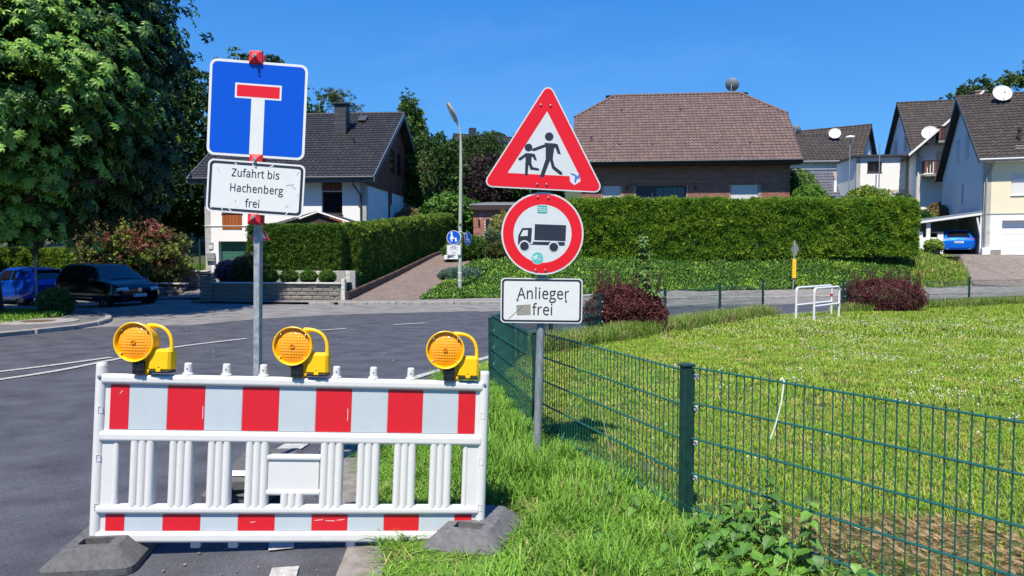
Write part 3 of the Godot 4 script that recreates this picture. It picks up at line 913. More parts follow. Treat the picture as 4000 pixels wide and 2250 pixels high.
func brick_wall(parent: Node3D, o: Vector3, u: Vector3, w: float, h: float, holes: Array, bl: float, bh: float, joint: float, proud: float, budget: int, called := "brick", mat_: Material = null, tints := [], chamfer := 0.0) -> void:
	# courses of bricks set proud of the mortar; the first ones are single bricks, the rest one mass
	var t := frame_at(o, u)
	var m := boxm(Vector3(bl - joint, bh - joint, proud * 2.0), chamfer)
	var half := boxm(Vector3(bl / 2 - joint, bh - joint, proud * 2.0), chamfer)
	var rows := int(h / bh)
	var left := budget
	var rest := []; var cols := PackedColorArray(); var rest_h := []; var cols_h := PackedColorArray()
	var mm: Material = mat_ if mat_ else M.brick
	for j in rows:
		var off := bl / 2 if j % 2 else 0.0
		var x := -off
		while x < w - 0.02:
			var a := maxf(x, 0.0); var b := minf(x + bl, w)
			var cx := (a + b) / 2; var cy := (j + 0.5) * bh
			var skip := b - a < bl * 0.3
			for q in holes:
				if cx + (b - a) * 0.3 > q[0] and cx - (b - a) * 0.3 < q[2] and cy > q[1] and cy < q[3]: skip = true
			if not skip:
				var small := b - a < bl * 0.8
				var p := t * Transform3D(Basis(Vector3.BACK, rng.randf_range(-0.004, 0.004)), Vector3(cx, cy, rng.randf_range(-0.2, 0.3) * proud))
				var c: Color = tints[rng.randi() % tints.size()] if tints.size() else Color(1, 1, 1)
				if left > 0:
					part(called, half if small else m, mm, parent, p)
					left -= 1
				elif small: rest_h.append(p); cols_h.append(c)
				else: rest.append(p); cols.append(c)
			x += bl
	if rest.size(): many(called + "s", m, mm, rest, cols, parent)
	if rest_h.size(): many("half_" + called + "s", half, mm, rest_h, cols_h, parent)

func blocks(parent: Node3D, o: Vector3, u: Vector3, w: float, h: float, bl: float, bh: float, joint: float, depth: float, mats: Array, called := "block") -> void:
	# every block a part of its own, rough faced
	var t := frame_at(o, u)
	var rows := int(round(h / bh))
	var shapes := []
	for s in 4:
		var k := MB.new()
		k.rbox(Vector3.ZERO, Vector3(bl - joint, bh - joint, depth), 0.018 + 0.004 * s)
		shapes.append(k.mesh())
	var hk := boxm(Vector3(bl / 2 - joint, bh - joint, depth), 0.02)
	for j in rows:
		var x := -(bl / 2 if j % 2 else 0.0)
		while x < w - 0.05:
			var a := maxf(x, 0.0); var b := minf(x + bl, w)
			var small := b - a < bl * 0.8
			if b - a > bl * 0.35: part(called, hk if small else shapes[rng.randi() % 4], mats[rng.randi() % mats.size()], parent, t * Transform3D(Basis(Vector3.BACK, rng.randf_range(-0.006, 0.006)), Vector3((a + b) / 2, (j + 0.5) * bh, -depth / 2 + rng.randf_range(-0.012, 0.012))))
			x += bl

func dish(parent: Node3D, at: Vector3, r: float, yaw: float, m: Material) -> void:
	var k := MB.new()
	var prof := []
	for i in 7:
		var q := r * i / 6.0
		prof.append(Vector2(q, 0.28 * q * q / r))
	var face := Transform3D(rot(yaw) * Basis(Vector3.RIGHT, deg_to_rad(68)), at)
	k.lathe(prof, 24, face)
	var d := part("satellite_dish", k.mesh(), m, parent)
	part("feed_arm", tubem([face * Vector3(0, 0.0, r), face * Vector3(0, r * 0.9, r * 0.35)], 0.02, 6), M.zinc, d)
	part("receiver", tubem([face * Vector3(0, r * 0.9, r * 0.35), face * Vector3(0, r * 0.7, r * 0.2)], 0.05, 8), M.zinc, d)
	part("mast", tubem([at - face.basis.y * 0.05, at + Vector3(0, -0.2, 0) - face.basis.y * 0.15, at + Vector3(0, -r * 1.7, 0) - face.basis.y * 0.15], 0.03, 8), M.zinc, d)

func gutter(parent: Node3D, a: Vector3, b: Vector3, m: Material, r := 0.075) -> void:
	part("gutter", tubem([a, b], r, 10), m, parent)

func downpipe(parent: Node3D, pts: Array, m: Material) -> void:
	part("downpipe", tubem(pts, 0.05, 8), m, parent)

# ---------------------------------------------------------------- the white house with the black roof
func build_white_house() -> void:
	var h := thing("white_house", "white house with steep black tiled roof, red boarded gable and green garage door", "house", Vector3(-17.86, 0.30, -43.14), deg_to_rad(-5.0))
	var W := 9.6; var DP := 13.5; var E := 5.28
	var front_holes := [[0.8, 0.0, 3.9, 1.93], [1.05, 2.85, 2.25, 5.05], [7.0, 2.85, 8.2, 5.28]]
	wall(h, "wall", Vector3(0, 0, 0), Vector3.RIGHT, W, E, front_holes, 0.36, M.render_white)
	wall(h, "wall", Vector3(W, 0, 0), Vector3.FORWARD, DP, E, [[4.9, 2.7, 5.8, 5.28]], 0.36, M.render_white)
	wall(h, "wall", Vector3(0, 0, -DP), Vector3.BACK, DP, E, [], 0.36, M.render_white)
	wall(h, "wall", Vector3(W, 0, -DP), Vector3.LEFT, W, E, [], 0.36, M.render_white)
	part("floor_slab", boxm(Vector3(W - 0.8, 0.2, DP - 0.8), 0.0, Vector3(W / 2, 2.6, -DP / 2)), M.concrete, h)
	part("band", boxm(Vector3(W + 0.06, 0.03, 0.05), 0.005, Vector3(W / 2, 2.82, 0.02)), M.render_white, h)
	# garage door
	var gd := part("garage_door", boxm(Vector3(3.1, 1.93, 0.04), 0.0, Vector3(2.35, 0.965, -0.375)), M.garage_green, h)
	for i in 8: part("door_panel", boxm(Vector3(3.04, 0.225, 0.03), 0.012, Vector3(2.35, 0.125 + 0.241 * i, -0.345)), M.garage_green, gd)
	# windows with boarded parapets and panels
	boards(h, "parapet_board", Vector3(1.05, 2.62, 0.0), Vector3.RIGHT, 1.2, 0.92, 6, M.wood_orange, M.wood_orange2)
	window_in(h, Vector3(1.05, 3.54, 0), Vector3.RIGHT, 1.2, 1.05, 0.16, M.frame_brown)
	boards(h, "panel_board", Vector3(1.05, 4.62, -0.05), Vector3.RIGHT, 1.2, 0.43, 8, M.wood_red, M.wood_red2)
	boards(h, "parapet_board", Vector3(7.0, 2.62, 0.0), Vector3.RIGHT, 1.2, 0.80, 6, M.wood_orange, M.wood_orange2)
	window_in(h, Vector3(7.0, 3.46, 0), Vector3.RIGHT, 1.2, 1.30, 0.2, M.frame_brown)
	part("blind_box", boxm(Vector3(1.16, 0.05, 0.06), 0.005, Vector3(7.6, 4.78, -0.08)), M.frame_white, h)
	boards(h, "panel_board", Vector3(7.0, 4.81, -0.05), Vector3.RIGHT, 1.2, 0.47, 8, M.wood_red, M.wood_red2)
	boards(h, "panel_board", Vector3(W + 0.0, 4.4, -4.9), Vector3.FORWARD, 0.9, 0.9, 6, M.wood_red, M.wood_red2)
	window_in(h, Vector3(W, 3.0, -4.9), Vector3.FORWARD, 0.9, 1.4, 0.14, M.frame_brown)
	boards(h, "panel_board", Vector3(W, 2.3, -4.9), Vector3.FORWARD, 0.9, 0.68, 6, M.wood_red, M.wood_red2)
	# roof: eave edge 0.7 m out, ridge half way back
	var ov := 0.7; var side := 0.62
	var e0 := 5.52; var rise := 4.84; var run := DP / 2 + ov
	var vf := Vector3(0, rise, -run).normalized(); var vb := Vector3(0, rise, run).normalized()
	var L := sqrt(rise * rise + run * run)
	var RW := W + 2 * side
	roof_plane(h, "roof", Vector3(-side, e0, ov), Vector3.RIGHT, vf, RW, L, rect2(RW, L), 0.30, 0.345, 0.055, M.tile_black, M.tile_black2, 300)
	roof_plane(h, "roof", Vector3(W + side, e0, -DP - ov), Vector3.LEFT, vb, RW, L, rect2(RW, L), 0.6, 0.69, 0.030, M.tile_black, M.tile_black2, 0)
	var rd := Vector3(0, e0 + rise + 0.05, -DP / 2)
	ridge_caps(h, Vector3(-side, rd.y, rd.z), Vector3(W + side, rd.y, rd.z), 0.10, M.tile_black)
	# gables: boarding, barge boards
	var topf := func(x: float) -> float: return minf((x + ov) / run, (DP - x + ov) / run) * rise + e0 - 5.15 - 0.22
	for s in [0, 1]:
		var u := Vector3.FORWARD if s == 1 else Vector3.BACK
		var o := Vector3(W + 0.02, 5.15, 0) if s == 1 else Vector3(-0.02, 5.15, -DP)
		var k := MB.new()
		k.prism(PackedVector2Array([Vector2(-ov, 0.1), Vector2(DP + ov, 0.1), Vector2(DP + ov, e0 - 5.15), Vector2(DP / 2, e0 - 5.15 + rise - 0.1), Vector2(-ov, e0 - 5.15)]), -0.2, -0.02, frame_at(o, u))
		var gw_ := part("gable", k.mesh(), M.wood_red, h)
		if s == 1: gable_boards(gw_, "gable_board", o + Vector3(0.0, -0.02, 0.0), u, topf, DP, 0.16, [[5.2, 1.25, 6.4, 2.75], [7.0, 1.25, 8.2, 2.75]], M.wood_red, M.wood_red2)
	for x in [5.2, 7.0]:
		window_in(h, Vector3(W + 0.06, 6.40, -x), Vector3.FORWARD, 1.2, 1.5, 0.03, M.frame_brown)
	for s in [-1, 1]:
		var x: float = W + side + 0.03 if s == 1 else -side - 0.03
		part("barge_board", tubem([Vector3(x, e0 - 0.10, ov + 0.05), Vector3(x, e0 + rise - 0.10, -DP / 2)], 0.001, 4), M.barge, h)
		var k := MB.new()
		var m := frame_at(Vector3(x - 0.02, 0, 0), Vector3.FORWARD)
		k.prism(PackedVector2Array([Vector2(-ov - 0.04, e0 - 0.28), Vector2(-ov - 0.04, e0 + 0.05), Vector2(DP / 2, e0 + rise + 0.06), Vector2(DP / 2, e0 + rise - 0.27)]), 0.0, 0.05, m)
		k.prism(PackedVector2Array([Vector2(DP / 2, e0 + rise - 0.27), Vector2(DP / 2, e0 + rise + 0.06), Vector2(DP + ov + 0.04, e0 + 0.05), Vector2(DP + ov + 0.04, e0 - 0.28)]), 0.0, 0.05, m)
		part("barge_board", k.mesh(), M.barge, h)
	part("fascia", boxm(Vector3(RW, 0.26, 0.04), 0.005, Vector3(W / 2, e0 - 0.16, ov - 0.03)), M.barge, h)
	part("soffit", boxm(Vector3(RW, 0.03, ov + 0.1), 0.0, Vector3(W / 2, E + 0.02, ov / 2 - 0.05)), M.barge, h)
	gutter(h, Vector3(-side, e0 - 0.03, ov + 0.09), Vector3(W + side, e0 - 0.03, ov + 0.09), M.zinc_dark)
	downpipe(h, [Vector3(W - 0.55, e0 - 0.1, ov + 0.09), Vector3(W - 0.55, e0 - 0.45, ov - 0.05), Vector3(W - 0.30, E - 0.7, 0.1), Vector3(W - 0.28, 0.2, 0.1)], M.zinc_dark)
	# chimney clad in slates
	var cb := Vector3(6.85, 0, -4.35)
	var ch := part("chimney", boxm(Vector3(0.70, 2.4, 0.80), 0.0, cb + Vector3(0, 9.3, 0)), M.slate, h)
	for j in 8:
		for i in 2:
			part("shingle", boxm(Vector3(0.355, 0.29, 0.02), 0.004), M.slate if rng.randf() < 0.6 else M.slate2, ch, Transform3D(Basis(Vector3.RIGHT, -0.04), cb + Vector3(-0.18 + 0.36 * i + 0.03 * (j % 2) - 0.015, 8.30 + 0.265 * j, 0.405)))
			part("shingle", boxm(Vector3(0.02, 0.29, 0.40), 0.004), M.slate if rng.randf() < 0.6 else M.slate2, ch, Transform3D(Basis(Vector3.BACK, 0.04), cb + Vector3(0.355, 8.30 + 0.265 * j, -0.2 + 0.4 * i)))
	part("chimney_cap", boxm(Vector3(0.98, 0.08, 1.06), 0.01, cb + Vector3(0, 10.54, 0)), M.slate, ch)
	part("flue", tubem([cb + Vector3(0, 10.5, 0), cb + Vector3(0, 10.80, 0), cb + Vector3(0, 10.81, 0), cb + Vector3(0, 11.0, 0)], [0.14, 0.13, 0.07, 0.05], 10), M.zinc_dark, ch)
	part("skylight", boxm(Vector3(0.55, 0.75, 0.10), 0.01), M.zinc_dark, h, Transform3D(Basis(Vector3.RIGHT, vf, Vector3.RIGHT.cross(vf)), Vector3(7.75, 9.92, -5.75)))
	part("vent_pipe", tubem([Vector3(7.95, 7.8, -2.9), Vector3(7.95, 8.2, -2.9), Vector3(7.95, 8.21, -2.9), Vector3(7.95, 8.3, -2.9)], [0.07, 0.07, 0.11, 0.10], 10), M.zinc_dark, h)
	part("vent_pipe", tubem([Vector3(0.35, 6.3, -0.6), Vector3(0.35, 6.9, -0.6), Vector3(0.35, 6.95, -0.6)], [0.07, 0.07, 0.11], 10), M.zinc_dark, h)
	# small things on the wall
	var nb := part("number_plate", boxm(Vector3(0.26, 0.40, 0.05), 0.01, Vector3(0.36, 1.68, 0.03)), M.mailbox, h)
	part("number_field", boxm(Vector3(0.2, 0.2, 0.012), 0.002, Vector3(0.36, 1.60, 0.058)), M.plate_white, nb)
	lettering("1a", 0.11, M.sign_black, nb, Vector3(0.36, 1.60, 0.066))
	var mb := thing("mailbox", "grey letter box with newspaper tube on the white house wall", "mailbox", h.transform * Vector3(0.36, 1.10, 0.10), h.rotation.y)
	part("box", boxm(Vector3(0.50, 0.36, 0.16), 0.012), M.mailbox, mb)
	part("flap", boxm(Vector3(0.44, 0.10, 0.012), 0.003, Vector3(0, 0.11, 0.085)), M.mailbox, mb)
	part("horn_mark", tubem([Vector3(-0.05, -0.03, 0.086), Vector3(0.0, -0.05, 0.086), Vector3(0.04, -0.02, 0.086), Vector3(0.07, 0.01, 0.086)], 0.009, 6), M.sign_dark, mb)
	part("newspaper_tube", tubem([Vector3(-0.26, -0.27, 0.0), Vector3(0.26, -0.27, 0.0)], 0.055, 12), M.mailbox, mb)
	part("tube_strap", boxm(Vector3(0.05, 0.12, 0.04), 0.004, Vector3(0, -0.21, -0.03)), M.mailbox, mb)
	# low shed with grey shingle roof in front of the house
	var sh := thing("garden_shed", "low garden shed with grey shingle gable roof behind the clipped hedge", "shed", P(-12.9, 37.5, GH(-12.9, 37.5) + 0.45), deg_to_rad(-3))
	part("wall", boxm(Vector3(3.9, 2.9, 2.6), 0.0, Vector3(2.0, 0.75, -1.5)), M.wood_dark, sh)
	var sv := Vector3(-0.92, 0.36, 0).normalized()
	var rl := Vector3(0, 2.05, 0)
	for s in [0, 1]:
		var k := MB.new()
		k.prism(PackedVector2Array([Vector2(0, 2.15), Vector2(3.15, 3.02), Vector2(3.15, 3.10), Vector2(-0.02, 2.23)]) if s == 0 else PackedVector2Array([Vector2(3.15, 3.02), Vector2(4.9, 2.45), Vector2(4.92, 2.53), Vector2(3.15, 3.10)]), -3.0, 0.0)
		part("roof", k.mesh(), M.felt if s == 0 else M.tile_dark, sh)
	for i in 7:
		part("shingle_row", boxm(Vector3(0.46, 0.02, 3.02), 0.004), M.felt, sh, Transform3D(Basis(Vector3.BACK, 0.269), Vector3(0.22 + 0.44 * i, 2.318 + 0.1215 * i, -1.5)))
	part("verge_board", tubem([Vector3(2.2, 2.72, 0.02), Vector3(3.15, 3.06, 0.02), Vector3(4.9, 2.49, 0.02)], 0.05, 6), M.frame_white, sh)
	part("gable", prismm(PackedVector2Array([Vector2(2.2, 2.2), Vector2(4.4, 2.2), Vector2(4.4, 2.5), Vector2(3.15, 2.95), Vector2(2.2, 2.68)]), -0.2, -0.12), M.wood_dark, sh)

# ---------------------------------------------------------------- the brick house with the brown half-hipped roof
func build_brick_house() -> void:
	var h := thing("brick_house", "brick bungalow with broad brown half-hipped tile roof behind the tall hedge", "house", Vector3(4.15, 3.95, -50.6), deg_to_rad(-6.0))
	# local: eave line is z = 0, x from 0 to 15.1
	var W := 15.1; var e := 3.75; var run := 6.3; var rise := 5.65
	var wl := W - 1.1; var wh := 3.65
	var o := Vector3(0.55, 0, -1.05)
	var holes := [[1.45, 0.7, 2.7, 2.22], [3.75, 0.0, 7.15, 2.22], [10.1, 0.7, 11.95, 2.22]]
	var tints := [Color(1, 1, 1), Color(0.85, 0.8, 0.8), Color(1.12, 1.05, 1.0), Color(0.72, 0.66, 0.66), Color(1.0, 0.86, 0.8)]
	var wf := wall(h, "wall", o, Vector3.RIGHT, wl, wh, holes, 0.3, M.mortar)
	wall(h, "wall", o + Vector3(wl, 0, 0), Vector3.FORWARD, 11.4, wh, [], 0.3, M.mortar)
	wall(h, "wall", o + Vector3(0, 0, -11.4), Vector3.BACK, 11.4, wh, [], 0.3, M.mortar)
	wall(h, "wall", o + Vector3(wl, 0, -11.4), Vector3.LEFT, wl, wh, [], 0.3, M.mortar)
	var hb := holes.duplicate()
	hb.append([0.0, 2.22, wl, 2.48])
	brick_wall(wf, o, Vector3.RIGHT, wl, wh, hb, 0.25, 0.083, 0.012, 0.006, 300, "brick", null, tints)
	brick_wall(wf, o + Vector3(wl, 0, 0), Vector3.FORWARD, 11.4, wh, [], 0.25, 0.083, 0.012, 0.006, 0, "brick", null, tints)
	var sol := []; var sc := PackedColorArray()
	var n := int(wl / 0.083)
	for i in n:
		sol.append(Transform3D(Basis.IDENTITY, o + Vector3((i + 0.5) * wl / n, 2.35, 0.002))); sc.append(tints[rng.randi() % 5])
	many("upright_bricks", boxm(Vector3(0.071, 0.245, 0.012)), M.brick, sol, sc, wf)
	# openings
	window_in(h, o + Vector3(1.45, 0.7, 0), Vector3.RIGHT, 1.25, 1.52, 0.12, M.frame_white, "shutter")
	window_in(h, o + Vector3(10.1, 0.7, 0), Vector3.RIGHT, 1.85, 1.52, 0.12, M.frame_brown, "shutter")
	var dr := part("door", boxm(Vector3(3.4, 0.08, 0.1), 0.0, o + Vector3(5.45, 2.18, -0.15)), M.zinc_dark, h)
	part("door_leaf", boxm(Vector3(1.35, 2.14, 0.06), 0.0, o + Vector3(4.45, 1.07, -0.15)), M.slate, dr)
	for i in 4: part("pane", boxm(Vector3(0.44, 2.1, 0.03), 0.0, o + Vector3(5.38 + 0.48 * i, 1.05, -0.15)), M.pane, dr)
	for i in 5: part("mullion", boxm(Vector3(0.05, 2.14, 0.07), 0.0, o + Vector3(5.14 + 0.48 * i, 1.07, -0.15)), M.zinc_dark, dr)
	part("handle", tubem([o + Vector3(4.85, 0.9, -0.05), o + Vector3(4.85, 1.75, -0.05)], 0.02, 8), M.steel, dr)
	for x in [3.15, 7.75]: part("wall_lamp", boxm(Vector3(0.10, 0.24, 0.12), 0.01, o + Vector3(x, 2.05, 0.07)), M.black_plastic, h)
	lettering("26", 0.22, M.zinc_dark, h, o + Vector3(3.1, 1.5, 0.02), "house_number", true)
	part("fascia", boxm(Vector3(W, 0.22, 0.04), 0.0, Vector3(W / 2, e - 0.10, -0.08)), M.underlay, h)
	part("soffit", boxm(Vector3(W, 0.03, 1.0), 0.0, Vector3(W / 2, e - 0.22, -0.58)), M.wood_dark, h)
	gutter(h, Vector3(0, e + 0.0, 0.06), Vector3(W, e + 0.0, 0.06), M.zinc_dark, 0.06)
	# roof
	var L := sqrt(run * run + rise * rise)
	var vf := Vector3(0, rise, -run).normalized(); var vb := Vector3(0, rise, run).normalized()
	var hc := L * 0.66; var ins := 2.9
	var out := PackedVector2Array([Vector2(0, 0), Vector2(W, 0), Vector2(W, hc), Vector2(W - ins, L), Vector2(ins, L), Vector2(0, hc)])
	var r := roof_plane(h, "roof", Vector3(0, e, 0), Vector3.RIGHT, vf, W, L, out, 0.285, 0.345, 0.060, M.tile_brown, M.tile_brown2, 300)
	roof_plane(h, "roof", Vector3(W, e, -2 * run), Vector3.LEFT, vb, W, L, out, 0.57, 0.69, 0.032, M.tile_brown, M.tile_brown2, 0)
	var top := e + rise + 0.06
	ridge_caps(r, Vector3(ins, top, -run), Vector3(W - ins, top, -run), 0.11, M.tile_brown)
	for s in [0, 1]:
		var x0: float = 0.0 if s == 0 else W
		var x1: float = ins if s == 0 else W - ins
		var hz := -run * 0.66; var hy := e + rise * 0.66
		ridge_caps(r, Vector3(x0, hy + 0.05, hz), Vector3(x1, top, -run), 0.10, M.tile_brown)
		ridge_caps(r, Vector3(x0, hy + 0.05, -2 * run - hz), Vector3(x1, top, -run), 0.10, M.tile_brown)
		var k := MB.new()
		var A := Vector3(x0, hy, hz); var B := Vector3(x0, hy, -2 * run - hz); var C := Vector3(x1, top - 0.05, -run)
		if s == 0: k.tri(A, C, B)
		else: k.tri(A, B, C)
		part("hip", k.mesh(), M.tile_brown, h)
		k = MB.new()
		var fx: float = x0 + (0.5 if s == 0 else -0.5)
		k.prism(PackedVector2Array([Vector2(0.3, e - 0.2), Vector2(2 * run - 0.3, e - 0.2), Vector2(2 * run + hz, hy - 0.1), Vector2(-hz, hy - 0.1)]), -0.1, 0.1, frame_at(Vector3(fx, 0, 0), Vector3.FORWARD))
		part("gable", k.mesh(), M.wood_dark, h)
		k = MB.new()
		k.prism(PackedVector2Array([Vector2(0, e - 0.15), Vector2(0, e + 0.06), Vector2(-hz, hy + 0.06), Vector2(-hz, hy - 0.15)]), -0.02, 0.02, frame_at(Vector3(x0, 0, 0), Vector3.FORWARD))
		part("verge_board", k.mesh(), M.wood_dark, h)
	for i in 4: part("vent_tile", boxm(Vector3(0.20, 0.14, 0.06), 0.01), M.underlay, h, Transform3D(Basis(Vector3.RIGHT, vf, Vector3.RIGHT.cross(vf)), Vector3(3.4 + 2.15 * i, e + rise * 0.76, -run * 0.76) + Vector3(0, 0.05, 0.05)))
	for i in 5: part("vent_tile", boxm(Vector3(0.20, 0.14, 0.06), 0.01), M.underlay, h, Transform3D(Basis(Vector3.RIGHT, vf, Vector3.RIGHT.cross(vf)), Vector3(3.2 + 2.2 * i, e + rise * 0.235, -run * 0.235) + Vector3(0, 0.05, 0.05)))
	part("vent_pipe", tubem([Vector3(1.2, e + rise * 0.27, -run * 0.27), Vector3(1.2, e + rise * 0.27 + 0.42, -run * 0.27), Vector3(1.2, e + rise * 0.27 + 0.45, -run * 0.27)], [0.08, 0.08, 0.12], 10), M.tile_brown, h)
	part("flue", tubem([Vector3(-0.35, 4.2, -4.5), Vector3(-0.35, 7.3, -4.5)], 0.06, 8), M.zinc, h)
	dish(h, Vector3(W - ins - 0.5, top + 0.75, -run - 0.6), 0.52, 155.0, M.zinc)
	# brick garage at the top of the drive
	var g := thing("brick_garage", "flat-roofed red brick garage with grey door at the top of the paved drive", "garage", P(-2.25, 43.2, 1.45), deg_to_rad(-2.0))
	var gh_ := [[0.72, 0.0, 3.3, 2.05]]
	var gf := wall(g, "wall", Vector3.ZERO, Vector3.RIGHT, 6.2, 2.62, gh_, 0.3, M.mortar_pale)
	wall(g, "wall", Vector3(0, 0, -6), Vector3.BACK, 6, 2.62, [], 0.3, M.mortar_pale)
	wall(g, "wall", Vector3(6.2, 0, 0), Vector3.FORWARD, 6, 2.62, [], 0.3, M.mortar_pale)
	var tint2 := [Color(1.35, 1.15, 1.05), Color(1.1, 0.95, 0.9), Color(1.5, 1.35, 1.2), Color(1.2, 1.0, 0.95)]
	brick_wall(gf, Vector3.ZERO, Vector3.RIGHT, 6.2, 2.62, [[0.72, 0.0, 3.3, 2.05], [0.45, 2.05, 6.2, 2.33]], 0.25, 0.083, 0.014, 0.007, 220, "brick", null, tint2)
	for i in 34: part("upright_brick", boxm(Vector3(0.069, 0.25, 0.014)), M.brick, gf, Transform3D(Basis.IDENTITY, Vector3(0.5 + 0.083 * i, 2.19, 0.002)))
	part("fascia", boxm(Vector3(6.6, 0.26, 0.06), 0.005, Vector3(3.1, 2.73, 0.22)), M.wood_dark, g)
	part("trim", boxm(Vector3(6.64, 0.06, 0.08), 0.005, Vector3(3.1, 2.89, 0.23)), M.zinc, g)
	var k2 := MB.new()
	k2.prism(PackedVector2Array([Vector2(-0.22, 2.62), Vector2(6.4, 2.62), Vector2(6.4, 2.9), Vector2(-0.22, 2.9)]), -6.2, 0.18)
	part("roof", k2.mesh(), M.felt, g)
	k2 = MB.new()
	k2.quad(Vector3(-0.2, 2.92, 0.2), Vector3(6.4, 2.92, 0.2), Vector3(6.2, 3.45, -5.9), Vector3(0.3, 3.45, -5.9))
	part("roof_felt", k2.mesh(), M.felt, g)
	var gdr := part("garage_door", boxm(Vector3(2.58, 2.05, 0.03), 0.0, Vector3(2.01, 1.025, -0.32)), M.garage_grey, g)
	for i in 4: part("door_panel", boxm(Vector3(2.5, 0.46, 0.03), 0.014, Vector3(2.01, 0.26 + 0.51 * i, -0.295)), M.garage_grey, gdr)
	part("wall_lamp", boxm(Vector3(0.09, 0.32, 0.1), 0.01, Vector3(0.33, 1.9, 0.06)), M.black_plastic, g)

# ---------------------------------------------------------------- the cream house with carport
func build_cream_house() -> void:
	var h := thing("cream_house", "cream and white house with dark tiled roof and white garage door beside the carport", "house", Vector3(27.3, 1.44, -43.0), deg_to_rad(-20.0))
	var W := 13.0; var DP := 11.9; var E := 5.55
	wall(h, "wall", Vector3.ZERO, Vector3.RIGHT, W, 2.36, [[0.95, 0.0, 5.9, 1.98]], 0.36, M.render_white)
	wall(h, "wall", Vector3(0, 2.36, 0), Vector3.RIGHT, W, E - 2.36, [[1.35, 1.05, 2.45, 2.28], [4.2, 1.05, 5.6, 2.28]], 0.34, M.render_cream)
	part("band", boxm(Vector3(W, 0.04, 0.03), 0.0, Vector3(W / 2, 2.36, 0.01)), M.zinc, h)
	wall(h, "wall", Vector3(0, 0, -DP), Vector3.BACK, DP, E, [[DP - 5.9, 3.25, DP - 5.2, 4.6]], 0.36, M.render_white)
	wall(h, "wall", Vector3(W, 0, 0), Vector3.FORWARD, DP, E, [], 0.36, M.render_cream)
	var ov := 0.55; var side := 0.4; var e0 := 5.45; var run := DP / 2 + ov; var rise := 4.75
	var k := MB.new()
	k.prism(PackedVector2Array([Vector2(0, E), Vector2(DP, E), Vector2(DP / 2, e0 + rise - 0.2)]), -0.36, 0.0, frame_at(Vector3(0, 0, -DP), Vector3.BACK))
	part("gable", k.mesh(), M.render_white, h)
	for q in [[7.7, 6.15, 1.0, 1.45], [5.0, 6.15, 1.0, 1.45]]:
		window_in(h, Vector3(-0.03, q[1], -q[0]), Vector3.BACK, q[2], q[3], 0.0, M.frame_white, "shutter")
	window_in(h, Vector3(0, 3.25, -5.9), Vector3.BACK, 0.7, 1.35, 0.1, M.frame_white)
	window_in(h, Vector3(1.35, 3.41, 0), Vector3.RIGHT, 1.1, 1.23, 0.1, M.frame_white, "shutter")
	window_in(h, Vector3(4.2, 3.41, 0), Vector3.RIGHT, 1.4, 1.23, 0.1, M.frame_white, "shutter")
	var gd := part("garage_door", boxm(Vector3(4.95, 1.98, 0.03), 0.0, Vector3(3.42, 0.99, -0.3)), M.garage_white, h)
	for i in 5: part("door_panel", boxm(Vector3(4.9, 0.375, 0.03), 0.012, Vector3(3.42, 0.2 + 0.393 * i, -0.275)), M.garage_white, gd)
	part("plinth", boxm(Vector3(0.9, 0.3, 0.02), 0.0, Vector3(0.48, 0.15, 0.01)), M.concrete, h)
	var L := sqrt(run * run + rise * rise)
	var vf := Vector3(0, rise, -run).normalized(); var vb := Vector3(0, rise, run).normalized()
	var RW := W + side
	var r := roof_plane(h, "roof", Vector3(-side, e0, ov), Vector3.RIGHT, vf, RW, L, rect2(RW, L), 0.30, 0.345, 0.058, M.tile_dark, M.tile_dark2, 300)
	roof_plane(h, "roof", Vector3(W, e0, -DP - ov), Vector3.LEFT, vb, RW, L, rect2(RW, L), 0.6, 0.69, 0.04, M.tile_dark, M.tile_dark2, 0)
	ridge_caps(r, Vector3(-side, e0 + rise + 0.05, -DP / 2), Vector3(W, e0 + rise + 0.05, -DP / 2), 0.10, M.tile_dark)
	k = MB.new()
	var m := frame_at(Vector3(-side, 0, -DP), Vector3.BACK)
	k.prism(PackedVector2Array([Vector2(-ov, e0 - 0.2), Vector2(DP / 2, e0 + rise - 0.2), Vector2(DP / 2, e0 + rise + 0.05), Vector2(-ov, e0 + 0.05)]), -0.02, 0.03, m)
	k.prism(PackedVector2Array([Vector2(DP / 2, e0 + rise - 0.2), Vector2(DP + ov, e0 - 0.2), Vector2(DP + ov, e0 + 0.05), Vector2(DP / 2, e0 + rise + 0.05)]), -0.02, 0.03, m)
	part("barge_board", k.mesh(), M.zinc_dark, h)
	k = MB.new()
	k.quad(Vector3(-side, e0 - 0.19, ov), Vector3(-side, e0 + rise - 0.19, -DP / 2), Vector3(0, e0 + rise - 0.19, -DP / 2), Vector3(0, e0 - 0.19, ov))
	k.quad(Vector3(-side, e0 + rise - 0.19, -DP / 2), Vector3(-side, e0 - 0.19, -DP - ov), Vector3(0, e0 - 0.19, -DP - ov), Vector3(0, e0 + rise - 0.19, -DP / 2))
	part("soffit", k.mesh(), M.frame_white, h)
	part("soffit", boxm(Vector3(RW, 0.03, ov), 0.0, Vector3(W / 2 - side / 2, e0 - 0.12, ov / 2)), M.frame_white, h)
	gutter(h, Vector3(-side, e0 - 0.02, ov + 0.07), Vector3(W, e0 - 0.02, ov + 0.07), M.zinc)
	downpipe(h, [Vector3(0.35, e0 - 0.1, ov + 0.05), Vector3(0.32, e0 - 0.5, 0.15), Vector3(0.10, E - 1.0, 0.09), Vector3(0.08, 2.6, 0.09), Vector3(0.08, 0.05, 0.09)], M.zinc)
	for i in 2:
		part("snow_rail", tubem([Vector3(1.5, e0 + 0.62 + 0.14 * i, ov - 0.62), Vector3(W, e0 + 0.62 + 0.14 * i, ov - 0.62)], 0.02, 6), M.zinc, r)
